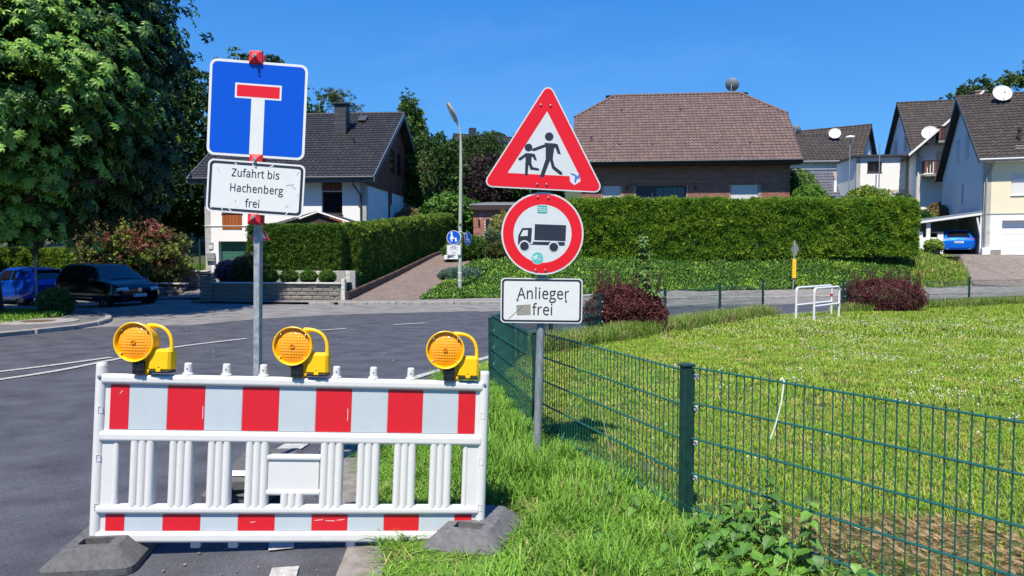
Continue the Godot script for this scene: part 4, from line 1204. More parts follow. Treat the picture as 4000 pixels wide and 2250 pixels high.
	for i in 6: part("snow_rail_foot", boxm(Vector3(0.04, 0.36, 0.04), 0.0, Vector3(2.3 + 1.6 * i, e0 + 0.60, ov - 0.60)), M.frame_white, r)
	part("vent_pipe", tubem([Vector3(1.9, e0 + 1.25, -0.95), Vector3(1.9, e0 + 1.75, -0.95), Vector3(1.9, e0 + 1.76, -0.95), Vector3(1.9, e0 + 1.9, -0.95)], [0.09, 0.09, 0.14, 0.12], 10), M.underlay, r)
	dish(h, Vector3(1.9, e0 + rise - 0.1, -DP / 2 + 0.9), 0.55, 8.0, M.frame_white)
	# carport: sloping roof on white posts between the house and a low wall
	var c := thing("carport", "open carport with sloping white-edged roof on posts beside the cream house", "carport", Vector3(27.3, 1.44, -43.0), deg_to_rad(-20.0))
	k = MB.new()
	k.prism(PackedVector2Array([Vector2(-3.15, 1.92), Vector2(0.35, 2.42), Vector2(0.35, 2.60), Vector2(-3.15, 2.10)]), -6.5, -0.25)
	part("roof", k.mesh(), M.felt, c)
	k = MB.new()
	k.prism(PackedVector2Array([Vector2(-3.2, 1.88), Vector2(0.38, 2.38), Vector2(0.38, 2.55), Vector2(-3.2, 2.05)]), -0.25, -0.18)
	part("fascia", k.mesh(), M.frame_white, c)
	k = MB.new()
	k.prism(PackedVector2Array([Vector2(-3.22, 2.052), Vector2(0.40, 2.552), Vector2(0.40, 2.63), Vector2(-3.22, 2.13)]), -0.26, -0.16)
	part("edge_trim", k.mesh(), M.zinc, c)
	part("post", boxm(Vector3(0.22, 0.95, 0.22), 0.01, Vector3(-2.72, 1.45, -0.5)), M.frame_white, c)
	part("pier", boxm(Vector3(0.30, 1.30, 0.34), 0.01, Vector3(-2.1, 0.65, -0.42)), M.render_white, c)
	part("pier_cap", boxm(Vector3(0.62, 0.06, 0.46), 0.01, Vector3(-2.25, 1.33, -0.42)), M.slate, c)
	part("side_wall", boxm(Vector3(1.2, 1.05, 0.2), 0.0, Vector3(-2.75, 0.52, -0.40)), M.render_white, c)
	part("back_wall", boxm(Vector3(3.2, 2.3, 0.2), 0.0, Vector3(-1.5, 1.15, -6.6)), M.render_white, c)
	part("retaining_wall", boxm(Vector3(0.25, 1.4, 6.0), 0.0, Vector3(-3.1, 0.7, -3.6)), M.render_white, c)
	part("brace", tubem([Vector3(0.0, 0.9, -0.3), Vector3(-0.25, 2.2, -0.3)], 0.06, 6), M.frame_white, c)
	part("corner_post", boxm(Vector3(0.14, 2.4, 0.14), 0.005, Vector3(-0.02, 1.2, -0.30)), M.frame_white, c)
	part("downpipe", tubem([Vector3(-3.25, 1.9, -0.4), Vector3(-3.25, 0.5, -0.4)], 0.05, 8), M.zinc, c)
	part("gutter", tubem([Vector3(-3.28, 1.93, -0.15), Vector3(-3.28, 1.93, -6.4)], 0.08, 8), M.zinc, c)
	part("tile_sign", boxm(Vector3(0.34, 0.24, 0.02), 0.003, Vector3(-2.75, 0.72, -0.295)), M.sticker_blue, c)
	part("floor", boxm(Vector3(3.3, 0.06, 6.9), 0.0, Vector3(-1.5, 0.0, -3.2)), M.concrete, c)
	part("bumper_stone", boxm(Vector3(0.42, 0.42, 0.5), 0.03, Vector3(0.12, 0.2, 0.15)), M.render_white, c)

# ---------------------------------------------------------------- houses farther back
func far_house(called: String, label: String, at: Vector3, yaw: float, W: float, DP: float, E: float, rise: float, wm: Material, ra: Material, rb: Material, ov := 0.4, tw := 0.4) -> Node3D:
	# plain gabled body, ridge along x
	var h := thing(called, label, "house", at, deg_to_rad(yaw))
	wall(h, "wall", Vector3.ZERO, Vector3.RIGHT, W, E, [], 0.3, wm)
	wall(h, "wall", Vector3(W, 0, 0), Vector3.FORWARD, DP, E, [], 0.3, wm)
	wall(h, "wall", Vector3(0, 0, -DP), Vector3.BACK, DP, E, [], 0.3, wm)
	wall(h, "wall", Vector3(W, 0, -DP), Vector3.LEFT, W, E, [], 0.3, wm)
	var run := DP / 2 + ov
	var drop := rise * ov / (DP / 2)
	var L := sqrt(run * run + (rise + drop) * (rise + drop))
	var vf := Vector3(0, rise + drop, -run).normalized(); var vb := Vector3(0, rise + drop, run).normalized()
	for s in [0, 1]:
		var k := MB.new()
		var o := Vector3(0, 0, -DP) if s == 0 else Vector3(W, 0, 0)
		k.prism(PackedVector2Array([Vector2(0, E), Vector2(DP, E), Vector2(DP / 2, E + rise)]), -0.3, 0.0, frame_at(o, Vector3.BACK if s == 0 else Vector3.FORWARD))
		part("gable", k.mesh(), wm, h)
	var RW := W + 2 * ov
	var r := roof_plane(h, "roof", Vector3(-ov, E - drop + 0.14, ov), Vector3.RIGHT, vf, RW, L, rect2(RW, L), tw, 0.36, 0.055, ra, rb, 0)
	roof_plane(h, "roof", Vector3(W + ov, E - drop + 0.14, -DP - ov), Vector3.LEFT, vb, RW, L, rect2(RW, L), tw, 0.36, 0.055, ra, rb, 0)
	ridge_caps(r, Vector3(-ov, E + rise + 0.2, -DP / 2), Vector3(W + ov, E + rise + 0.2, -DP / 2), 0.10, ra)
	gutter(h, Vector3(-ov, E - drop + 0.05, ov + 0.06), Vector3(W + ov, E - drop + 0.05, ov + 0.06), M.zinc)
	return h

func balcony(h: Node3D, o: Vector3, w: float, n: int) -> void:
	var b := part("balcony", boxm(Vector3(w, 0.18, 1.3), 0.01, o + Vector3(w / 2, -0.1, 0.65)), M.concrete, h)
	var m := boxm(Vector3(w / n * 0.72, 0.92, 0.03), 0.008)
	for i in n: part("baluster", m, M.wood_dark if i % 3 else M.wood_red, b, Transform3D(Basis.IDENTITY, o + Vector3((i + 0.5) * w / n, 0.52, 1.28)))
	part("hand_rail", boxm(Vector3(w + 0.04, 0.07, 0.10), 0.01, o + Vector3(w / 2, 1.02, 1.28)), M.wood_dark, b)
	for s in [0.02, w - 0.02]:
		for i in 5: part("baluster", boxm(Vector3(0.03, 0.92, 0.16), 0.008), M.wood_dark, b, Transform3D(Basis.IDENTITY, o + Vector3(s, 0.52, 0.15 + 0.24 * i)))
		part("hand_rail", boxm(Vector3(0.10, 0.07, 1.3), 0.01, o + Vector3(s, 1.02, 0.65)), M.wood_dark, b)

func build_far_houses() -> void:
	# house with balconies between the tall hedge and the cream house
	var h := far_house("tall_house", "tall white house with dark roof, its grey gable turned to the long low houses", Vector3(33.9, 4.5, -62.8), -14.0, 11.0, 9.0, 5.9, 4.4, M.render_white, M.tile_dark, M.tile_dark2)
	window_in(h, Vector3(-0.02, 6.0, -3.2), Vector3.BACK, 0.9, 1.3, 0.0, M.frame_white, "shutter_beige")
	window_in(h, Vector3(-0.02, 6.0, -6.4), Vector3.BACK, 0.9, 1.3, 0.0, M.frame_white, "shutter_beige")
	window_in(h, Vector3(-0.02, 2.6, -2.2), Vector3.BACK, 0.8, 1.8, 0.0, M.frame_white)
	var ch := part("chimney", boxm(Vector3(0.9, 1.6, 0.7), 0.02, Vector3(6.2, 10.3, -4.4)), M.brick, h)
	part("chimney_cap", boxm(Vector3(1.02, 0.1, 0.82), 0.01, Vector3(6.2, 11.15, -4.4)), M.concrete, ch)
	var f := thing("balcony_house", "white house with two brown wooden balconies under a steep dark gable roof", "house", Vector3(31.5, 4.0, -58.0), deg_to_rad(-20.0))
	wall(f, "wall", Vector3.ZERO, Vector3.RIGHT, 9.0, 5.6, [[1.3, 3.55, 2.4, 5.4]], 0.3, M.render_white)
	wall(f, "wall", Vector3(0, 0, -7), Vector3.BACK, 7, 5.6, [], 0.3, M.render_white)
	var k := MB.new()
	k.prism(PackedVector2Array([Vector2(0, 5.6), Vector2(8.4, 5.6), Vector2(4.15, 9.35)]), -0.3, 0.0)
	part("gable", k.mesh(), M.render_white, f)
	var u := Vector3(6.0, 5.6, 0).normalized()
	var L := 6.45
	roof_plane(f, "roof", Vector3(-0.6, 5.15, -7.4), Vector3.BACK, u, 8.6, L, rect2(8.6, L), 0.4, 0.36, 0.035, M.tile_dark, M.tile_dark2, 0)
	roof_plane(f, "roof", Vector3(8.9, 5.15, 1.2), Vector3.FORWARD, Vector3(-6.0, 5.6, 0).normalized(), 8.6, L, rect2(8.6, L), 0.4, 0.36, 0.035, M.tile_dark, M.tile_dark2, 0)
	k = MB.new()
	k.prism(PackedVector2Array([Vector2(-0.7, 4.95), Vector2(4.15, 9.45), Vector2(4.15, 9.65), Vector2(-0.75, 5.12)]), 1.18, 1.26)
	part("verge_board", k.mesh(), M.frame_white, f)
	for i in 3: part("rafter_end", boxm(Vector3(0.12, 0.16, 1.2), 0.0, Vector3(0.6 + 1.3 * i, 5.95 + 1.2 * i, 0.6)), M.wood_dark, f)
	window_in(f, Vector3(1.3, 3.55, 0), Vector3.RIGHT, 1.1, 1.85, 0.1, M.frame_white, "shutter_beige")
	window_in(f, Vector3(4.0, 6.2, -0.02), Vector3.RIGHT, 1.2, 1.6, 0.0, M.frame_white, "shutter_beige")
	balcony(f, Vector3(0.35, 3.55, 0.0), 6.0, 30)
	balcony(f, Vector3(1.25, 6.05, 0.0), 4.0, 20)
	downpipe(f, [Vector3(0.1, 5.3, 0.1), Vector3(0.5, 4.9, 0.1), Vector3(0.12, 4.5, 0.1), Vector3(0.12, 0.2, 0.1)], M.frame_white)
	dish(f, Vector3(0.75, 6.7, 0.6), 0.55, -10.0, M.frame_white)
	# long low house
	h = far_house("long_house", "long low white house with broad brown roof behind the slate-roofed shed", Vector3(20.4, 5.6, -70.0), -4.0, 11.0, 9.0, 4.6, 2.8, M.render_white, M.tile_dark, M.tile_dark2)
	window_in(h, Vector3(8.6, 2.0, 0), Vector3.RIGHT, 1.3, 1.5, 0.0, M.frame_white, "shutter_beige")
	downpipe(h, [Vector3(10.9, 4.4, 0.3), Vector3(10.7, 3.9, 0.08), Vector3(10.7, 0.2, 0.08)], M.frame_white)
	dish(h, Vector3(7.4, 8.1, -4.5), 0.5, 150.0, M.zinc)
	dish(h, Vector3(10.8, 7.5, -3.4), 0.55, -15.0, M.frame_white)
	# gabled house behind it
	h = far_house("gabled_house", "white gabled house with brown roof between the long house and the tall house", Vector3(27.0, 6.5, -76.8), -37.0, 8.0, 8.0, 4.0, 3.7, M.render_white, M.tile_dark, M.tile_dark2)
	window_in(h, Vector3(8.03, 3.6, -2.2), Vector3.FORWARD, 1.2, 1.5, 0.0, M.frame_white, "shutter")
	window_in(h, Vector3(8.03, 3.6, -5.2), Vector3.FORWARD, 1.2, 1.5, 0.0, M.frame_white, "shutter")
	# flat white annexe with a window
	h = thing("flat_annexe", "white flat-roofed annexe with one dark window and thin mast in front", "building", Vector3(28.7, 6.3, -62.0), deg_to_rad(-6.0))
	wall(h, "wall", Vector3.ZERO, Vector3.RIGHT, 3.9, 3.2, [[0.85, 1.95, 2.0, 2.85]], 0.3, M.render_white)
	wall(h, "wall", Vector3(0, 0, -5), Vector3.BACK, 5, 3.2, [], 0.3, M.render_white)
	part("roof", boxm(Vector3(4.3, 0.16, 5.4), 0.01, Vector3(1.95, 3.28, -2.4)), M.zinc_dark, h)
	window_in(h, Vector3(0.85, 1.95, 0), Vector3.RIGHT, 1.15, 0.9, 0.1, M.frame_brown, "pane", 2)
	part("base", boxm(Vector3(3.9, 1.6, 0.05), 0.0, Vector3(1.95, -0.3, 0.02)), M.mortar_pale, h)
	solo("mast", tubem([Vector3(29.85, 4.0, -60.5), Vector3(29.85, 10.4, -60.5)], 0.045, 8), M.zinc, "thin grey pole standing before the annexe window", "pole")
	var lp := thing("garden_lamp", "thin lamp post with flat white hood beside the flat annexe", "lamp", Vector3(27.2, 5.2, -60.0))
	part("pole", tubem([Vector3.ZERO, Vector3(0, 5.6, 0)], 0.05, 8), M.zinc, lp)
	k = MB.new()
	k.lathe([Vector2(0.05, 5.5), Vector2(0.36, 5.6), Vector2(0.34, 5.72), Vector2(0.0, 5.8)], 14)
	part("hood", k.mesh(), M.frame_white, lp)
	# white shed with steep slate-grey roof next to the brick house
	h = thing("slate_shed", "small white shed with glossy slate-grey tiled roof beside the brick bungalow", "shed", Vector3(21.2, 3.6, -56.5), deg_to_rad(-8.0))
	wall(h, "wall", Vector3.ZERO, Vector3.RIGHT, 3.3, 2.4, [], 0.2, M.render_white)
	wall(h, "wall", Vector3(3.3, 0, 0), Vector3.FORWARD, 4.0, 3.4, [], 0.2, M.render_white)
	var vs := Vector3(0, 0.66, -0.75).normalized()
	roof_plane(h, "roof", Vector3(-1.6, 2.15, 0.4), Vector3.RIGHT, vs, 5.1, 3.2, rect2(5.1, 3.2), 0.30, 0.36, 0.03, M.tile_slate, M.tile_slate, 200)
	part("fascia", boxm(Vector3(5.1, 0.12, 0.05), 0.0, Vector3(0.95, 2.10, 0.42)), M.zinc, h)
	# dark house with solar panels and another roof seen over the shrubs
	h = far_house("solar_house", "dark-roofed house with solar panels seen over the purple shrubs", Vector3(-5.5, 9.0, -92.0), 22.0, 12.0, 9.0, 3.6, 4.0, M.slate2, M.tile_black, M.tile_black2)
	window_in(h, Vector3(-0.02, 2.0, -3.0), Vector3.BACK, 1.2, 1.8, 0.0, M.frame_white)
	window_in(h, Vector3(-0.02, 2.0, -6.4), Vector3.BACK, 1.2, 1.8, 0.0, M.frame_white)
	for i in 4: part("solar_panel", boxm(Vector3(1.6, 2.6, 0.05), 0.0), M.pane, h, Transform3D(Basis(Vector3.RIGHT, Vector3(0, 4, -4.5).normalized(), Vector3(0, 4.5, 4).normalized()), Vector3(4.6 + 1.7 * i, 6.0, -1.6)))
	part("chimney", boxm(Vector3(0.8, 1.6, 0.8), 0.02, Vector3(2.2, 7.9, -4.5)), M.slate, h)
	h = far_house("brown_roof_house", "low house with weathered brown roof half hidden by the shrubs behind the lamp post", Vector3(-10.5, 8.3, -88.0), -10.0, 7.0, 8.0, 2.4, 2.6, M.render_cream, M.tile_brown, M.tile_dark2)
	dish(h, Vector3(1.4, 4.6, -1.2), 0.5, 20.0, M.frame_white)

# ---------------------------------------------------------------- cars (local axes: x forward, y up, z to the right-hand side)
func car_section(s: Array) -> Array:
	# s: [x, y_bottom, y_sill, y_mid, y_belt, y_roof, w_sill, w_mid, w_belt, w_roof]
	var y_r: float = s[5]
	var half := []
	half.append(Vector3(s[0], s[1], s[6] * 0.86))
	half.append(Vector3(s[0], s[2], s[6]))
	half.append(Vector3(s[0], lerpf(s[2], s[3], 0.5), lerpf(s[6], s[7], 0.6)))
	half.append(Vector3(s[0], s[3], s[7]))
	half.append(Vector3(s[0], s[4] - 0.03, s[8] + 0.012))
	half.append(Vector3(s[0], s[4], s[8]))
	if y_r <= s[4] + 0.02:
		half.append(Vector3(s[0], s[4] + 0.012, s[8] * 0.94))
		half.append(Vector3(s[0], s[4] + 0.022, s[8] * 0.84))
		half.append(Vector3(s[0], s[4] + 0.035, s[8] * 0.5))
		half.append(Vector3(s[0], s[4] + 0.045, 0))
	else:
		half.append(Vector3(s[0], lerpf(s[4], y_r, 0.82), lerpf(s[8], s[9], 0.86)))
		half.append(Vector3(s[0], lerpf(s[4], y_r, 0.95), s[9] * 0.93))
		half.append(Vector3(s[0], y_r, s[9] * 0.66))
		half.append(Vector3(s[0], y_r + 0.02, 0))
	var row := []
	for i in half.size(): row.append(Vector3(half[i].x, half[i].y, -half[i].z))
	for i in range(half.size() - 2, -1, -1): row.append(half[i])
	return row

func car_body(t: Node3D, st: Array, paint: Material) -> Array:
	var g := []
	for s in st: g.append(car_section(s))   # stations from the back to the front
	var k := MB.new()
	k.sheet(g)
	for e in [0, g.size() - 1]:
		var c := Vector3.ZERO
		for p in g[e]: c += p
		c /= g[e].size()
		for i in g[e].size():
			var a: Vector3 = g[e][i]; var b: Vector3 = g[e][(i + 1) % g[e].size()]
			if e == 0: k.tri(c, a, b)
			else: k.tri(c, b, a)
	part("body", k.mesh(), paint, t)
	return g

func side_glass(t: Node3D, st: Array, x0: float, x1: float, lo := 0.10, hi := 0.80) -> void:
	# panes over the greenhouse sides between two places along the car
	for sd in [-1, 1]:
		var k := MB.new()
		var row_lo := []; var row_hi := []; var n := 8
		for i in n + 1:
			var x := lerpf(x0, x1, float(i) / n)
			var s := st_at(st, x)
			for q in [[lo, row_lo], [hi, row_hi]]:
				var f: float = q[0] / 0.82
				q[1].append(Vector3(x, lerpf(s[4], lerpf(s[4], s[5], 0.82), f), sd * (lerpf(s[8], lerpf(s[8], s[9], 0.86), f) + 0.008)))
		for i in n:
			if sd > 0: k.quad(row_lo[i], row_lo[i + 1], row_hi[i + 1], row_hi[i])
			else: k.quad(row_lo[i + 1], row_lo[i], row_hi[i], row_hi[i + 1])
		part("side_window", k.mesh(), M.car_glass, t)

func st_at(st: Array, x: float) -> Array:
	for i in st.size() - 1:
		if x <= st[i + 1][0] or i == st.size() - 2:
			var f := clampf((x - st[i][0]) / (st[i + 1][0] - st[i][0]), 0.0, 1.0)
			var o := []
			for j in st[i].size(): o.append(lerpf(st[i][j], st[i + 1][j], f))
			return o
	return st[0]

func screen(t: Node3D, called: String, a: Array, b: Array, fa := 0.08, fb := 0.92, w := 0.88) -> MeshInstance3D:
	# glass between the cowl station a and the roof station b
	var k := MB.new()
	var A := car_section(a); var B := car_section(b)
	var idx := [7, 8, 9, 10, 11]
	var lo := []; var hi := []
	for i in idx:
		var p: Vector3 = A[i]; var q: Vector3 = B[i]
		lo.append(p.lerp(q, fa)); hi.append(p.lerp(q, fb))
	var n: Vector3 = (hi[2] - lo[2]).cross(Vector3(0, 0, 1)).normalized()
	if n.y < 0.0: n = -n
	for i in lo.size():
		lo[i] += n * 0.012; hi[i] += n * 0.012
		lo[i].z *= w; hi[i].z *= w
	for i in lo.size() - 1:
		k.out_quad(lo[i], lo[i + 1], hi[i + 1], hi[i], (lo[2] + hi[2]) / 2 - n)
	return part(called, k.mesh(), M.car_glass, t)

func wheels(t: Node3D, xs: Array, z: float, r: float, spokes: int) -> void:
	for x in xs:
		for sd in [-1, 1]:
			var o := Transform3D(Basis(Vector3.RIGHT, PI / 2 * sd), Vector3(x, r, sd * z))
			var k := MB.new()
			k.lathe([Vector2(r * 0.62, -0.21), Vector2(r * 0.95, -0.20), Vector2(r, -0.17), Vector2(r, -0.03), Vector2(r * 0.95, 0.0), Vector2(r * 0.66, 0.012), Vector2(r * 0.63, -0.01)], 26, o)
			var w := part("wheel", k.mesh(), M.tyre, t)
			k = MB.new()
			k.lathe([Vector2(r * 0.64, -0.20), Vector2(r * 0.64, 0.0), Vector2(r * 0.60, 0.004), Vector2(r * 0.58, -0.05), Vector2(0.0, -0.06)], 22, o)
			var hub := part("rim", k.mesh(), M.black_plastic, w)
			k = MB.new()
			for i in spokes:
				var a := TAU * i / spokes
				k.prism(limb(Vector2(cos(a), sin(a)) * r * 0.1, Vector2(cos(a), sin(a)) * r * 0.62, r * 0.16, r * 0.12), -0.03, -0.006, Transform3D(Basis.IDENTITY if sd > 0 else Basis(Vector3.UP, PI), Vector3(x, r, sd * z)))
			k.lathe([Vector2(r * 0.64, -0.02), Vector2(r * 0.64, 0.002), Vector2(r * 0.60, 0.004), Vector2(r * 0.59, -0.02)], 22, o)
			k.lathe([Vector2(r * 0.16, -0.05), Vector2(r * 0.15, 0.0), Vector2(0, 0.004)], 12, o)
			part("spokes", k.mesh(), M.rim, w)
			# dark wheel arch
			k = MB.new()
			k.lathe([Vector2(r * 1.14, -0.12), Vector2(r * 1.14, 0.004), Vector2(r * 1.05, 0.008), Vector2(r * 1.0, -0.08)], 26, Transform3D(o.basis, o.origin + Vector3(0, 0.01, sd * 0.008)))
			part("wheel_arch", k.mesh(), M.black_plastic, t)

func number_plate(t: Node3D, txt: String, at: Vector3, fwd: float) -> void:
	var p := part("number_plate", boxm(Vector3(0.52, 0.11, 0.012), 0.004), M.plate_white, t, Transform3D(Basis(Vector3.UP, fwd * PI / 2), at))
	part("blue_band", boxm(Vector3(0.045, 0.108, 0.002), 0.0, Vector3(-0.234, 0, 0.0072)), M.plate_blue, p)
	if txt == "":
		for i in 6: part("worn_digit", boxm(Vector3(0.035, 0.07, 0.001), 0.0, Vector3(-0.15 + 0.065 * i, 0, 0.0066)), M.sign_dark, p)
	else: lettering(txt, 0.072, M.sign_black, p, Vector3(0.022, 0, 0.0076), "lettering", true)

func mirror_pair(t: Node3D, x: float, y: float, z: float, m: Material) -> void:
	for sd in [-1, 1]: part("wing_mirror", boxm(Vector3(0.12, 0.14, 0.22), 0.03, Vector3(x, y, sd * z)), m, t)

func build_cars() -> void:
	# black people carrier, stations from tail to nose
	var st := [[-2.24, 0.30, 0.42, 0.66, 0.92, 0.92, 0.74, 0.80, 0.78, 0.6], [-2.18, 0.28, 0.38, 0.66, 1.02, 1.02, 0.84, 0.88, 0.84, 0.6], [-2.00, 0.24, 0.30, 0.66, 1.06, 1.52, 0.88, 0.91, 0.87, 0.64], [-1.6, 0.22, 0.28, 0.64, 1.05, 1.60, 0.89, 0.915, 0.885, 0.68], [-0.7, 0.20, 0.27, 0.62, 1.02, 1.63, 0.89, 0.915, 0.89, 0.69], [0.15, 0.20, 0.27, 0.60, 0.99, 1.60, 0.89, 0.915, 0.89, 0.67], [0.50, 0.20, 0.27, 0.60, 0.98, 1.52, 0.89, 0.915, 0.89, 0.65], [1.35, 0.20, 0.27, 0.60, 0.98, 0.98, 0.89, 0.915, 0.88, 0.6], [1.85, 0.20, 0.27, 0.58, 0.89, 0.89, 0.88, 0.90, 0.84, 0.6], [2.12, 0.21, 0.28, 0.55, 0.79, 0.79, 0.82, 0.84, 0.76, 0.6], [2.26, 0.24, 0.32, 0.52, 0.66, 0.66, 0.66, 0.70, 0.62, 0.5]]
	var van := thing("people_carrier", "black people carrier facing out of the side street under the big tree", "car", P(-15.55, 28.4, GH(-15.55, 28.4) + 0.03), deg_to_rad(-34.0))
	car_body(van, st, M.paint_black)
	side_glass(van, st, -1.95, -1.15); side_glass(van, st, -1.08, -0.18); side_glass(van, st, -0.10, 0.72, 0.10, 0.78)
	screen(van, "windscreen", st[7], st[6], 0.05, 0.95)
	screen(van, "rear_window", st[1], st[2], 0.10, 0.90)
	wheels(van, [-1.36, 1.42], 0.87, 0.33, 5)
	for sd in [-1, 1]:
		part("headlight", boxm(Vector3(0.14, 0.13, 0.40), 0.03), M.headlight, van, Transform3D(Basis(Vector3.UP, -0.42 * sd) * Basis(Vector3.BACK, -0.35), Vector3(2.19, 0.685, 0.60 * sd)))
		part("roof_rail", tubem([Vector3(-1.9, 1.57, sd * 0.60), Vector3(-1.7, 1.66, sd * 0.60), Vector3(-0.7, 1.70, sd * 0.61), Vector3(0.0, 1.66, sd * 0.60), Vector3(0.2, 1.58, sd * 0.60)], 0.02, 6), M.black_plastic, van)
		part("taillight", boxm(Vector3(0.10, 0.22, 0.16), 0.02, Vector3(-2.16, 0.92, sd * 0.78)), M.taillight, van)
		part("trim_strip", boxm(Vector3(1.9, 0.02, 0.012), 0.0, Vector3(-0.3, 0.345, sd * 0.905)), M.chrome, van)
		part("door_handle", boxm(Vector3(0.18, 0.025, 0.03), 0.005, Vector3(0.05, 0.82, sd * 0.92)), M.paint_black, van)
		part("door_handle", boxm(Vector3(0.18, 0.025, 0.03), 0.005, Vector3(-1.0, 0.82, sd * 0.92)), M.paint_black, van)
		part("fog_lamp", boxm(Vector3(0.03, 0.09, 0.18), 0.01, Vector3(2.17, 0.38, sd * 0.62)), M.black_plastic, van)
	mirror_pair(van, 0.85, 1.02, 1.0, M.paint_black)
	for i in 2: part("grille_bar", boxm(Vector3(0.02, 0.018, 0.98), 0.004, Vector3(2.25 - 0.012 * i, 0.645 + 0.05 * i, 0)), M.chrome, van)
	part("lower_grille", boxm(Vector3(0.03, 0.12, 1.1), 0.02, Vector3(2.235, 0.36, 0)), M.black_plastic, van)
	var em := part("badge", tubem([Vector3(2.262, 0.672, 0), Vector3(2.275, 0.672, 0)], 0.068, 18), M.black_plastic, van)
	var ring := MB.new()
	ring.frame(disc(0.068, 24), disc(0.056, 24), 0.0, 0.008, Transform3D(Basis(Vector3.UP, PI / 2), Vector3(2.272, 0.672, 0)))
	for q in [[-0.03, 0.05, -0.014, 0.004], [0.03, 0.05, 0.014, 0.004], [-0.014, 0.004, 0.0, 0.03], [0.014, 0.004, 0.0, 0.03], [-0.046, 0.03, -0.02, -0.05], [0.046, 0.03, 0.02, -0.05], [-0.02, -0.05, 0.0, -0.005], [0.02, -0.05, 0.0, -0.005]]:
		ring.prism(limb(Vector2(q[0], q[1]), Vector2(q[2], q[3]), 0.011), 0.0, 0.008, Transform3D(Basis(Vector3.UP, PI / 2), Vector3(2.272, 0.672, 0)))
	part("emblem", ring.mesh(), M.chrome, em)
	number_plate(van, "GL SP 1217", Vector3(2.268, 0.47, 0), 1.0)
	# blue hatchback with its tail towards the people carrier
	st = [[-2.05, 0.32, 0.42, 0.62, 0.80, 0.80, 0.74, 0.80, 0.76, 0.6], [-1.98, 0.30, 0.38, 0.64, 0.99, 0.99, 0.84, 0.88, 0.82, 0.6], [-1.62, 0.25, 0.30, 0.64, 1.03, 1.40, 0.88, 0.91, 0.85, 0.60], [-1.35, 0.22, 0.28, 0.62, 1.01, 1.47, 0.885, 0.91, 0.87, 0.62], [-0.6, 0.21, 0.27, 0.60, 0.96, 1.54, 0.885, 0.905, 0.87, 0.65], [0.1, 0.20, 0.27, 0.58, 0.93, 1.53, 0.885, 0.905, 0.87, 0.64], [0.45, 0.20, 0.27, 0.58, 0.92, 1.45, 0.885, 0.905, 0.87, 0.62], [1.2, 0.20, 0.27, 0.58, 0.93, 0.93, 0.885, 0.905, 0.86, 0.6], [1.75, 0.20, 0.27, 0.56, 0.86, 0.86, 0.87, 0.89, 0.80, 0.6], [2.05, 0.24, 0.32, 0.52, 0.68, 0.68, 0.70, 0.76, 0.66, 0.5]]
	var hb := thing("blue_hatchback", "blue hatchback with silver wheel rims parked behind the tree trunk and black people carrier", "car", P(-20.55, 31.2, GH(-20.55, 31.2) + 0.03), deg_to_rad(152.0))
	car_body(hb, st, M.paint_blue)
	side_glass(hb, st, -1.28, -0.52, 0.12, 0.78); side_glass(hb, st, -0.44, 0.35, 0.10, 0.80); side_glass(hb, st, 0.40, 0.75, 0.10, 0.7)
	screen(hb, "windscreen", st[7], st[6], 0.05, 0.95)
	screen(hb, "rear_window", st[1], st[2], 0.10, 0.95)
	part("spoiler", boxm(Vector3(0.26, 0.04, 1.15), 0.015, Vector3(-1.62, 1.44, 0)), M.paint_blue, hb)
	wheels(hb, [-1.25, 1.28], 0.865, 0.335, 9)
	for sd in [-1, 1]:
		part("taillight", boxm(Vector3(0.10, 0.13, 0.28), 0.02, Vector3(-1.955, 0.86, sd * 0.68)), M.taillight, hb)
		part("headlight", boxm(Vector3(0.2, 0.12, 0.3), 0.03, Vector3(1.84, 0.72, sd * 0.62)), M.headlight, hb)
	mirror_pair(hb, 0.8, 0.98, 0.97, M.paint_blue)
	part("badge", tubem([Vector3(-2.03, 0.87, 0), Vector3(-2.06, 0.87, 0)], 0.06, 16), M.chrome, hb)
	number_plate(hb, "", Vector3(-2.062, 0.60, 0), -1.0)
	# blue estate in the carport, tail to the street
	st = [[-2.32, 0.30, 0.40, 0.58, 0.74, 0.74, 0.72, 0.78, 0.74, 0.6], [-2.26, 0.28, 0.36, 0.64, 0.94, 0.94, 0.84, 0.89, 0.84, 0.6], [-1.86, 0.24, 0.30, 0.64, 0.99, 1.38, 0.88, 0.91, 0.86, 0.60], [-1.62, 0.22, 0.28, 0.62, 0.98, 1.43, 0.89, 0.91, 0.87, 0.62], [-0.7, 0.21, 0.27, 0.60, 0.95, 1.47, 0.89, 0.91, 0.88, 0.64], [0.1, 0.20, 0.27, 0.58, 0.93, 1.46, 0.89, 0.91, 0.88, 0.64], [0.45, 0.20, 0.27, 0.58, 0.92, 1.38, 0.89, 0.91, 0.88, 0.62], [1.25, 0.20, 0.27, 0.58, 0.92, 0.92, 0.89, 0.91, 0.86, 0.6], [1.95, 0.20, 0.27, 0.55, 0.82, 0.82, 0.86, 0.88, 0.78, 0.6], [2.30, 0.24, 0.32, 0.50, 0.64, 0.64, 0.68, 0.74, 0.62, 0.5]]
	var yaw := deg_to_rad(70.0)
	var ca := thing("blue_estate_car", "bright blue estate car standing tail out under the carport roof", "car", Vector3(27.3, 1.44, -43.0) + Basis(Vector3.UP, deg_to_rad(-20.0)) * Vector3(-1.12, 0.03, -2.75), yaw)
	car_body(ca, st, M.paint_blue2)
	side_glass(ca, st, -1.55, -0.75, 0.12, 0.78); side_glass(ca, st, -0.68, 0.2, 0.10, 0.80)
	screen(ca, "windscreen", st[7], st[6], 0.05, 0.95)
	var rw := screen(ca, "rear_window", st[1], st[2], 0.08, 0.96)
	var back := Basis(Vector3.UP, -PI / 2) * Basis(Vector3.RIGHT, -0.74)
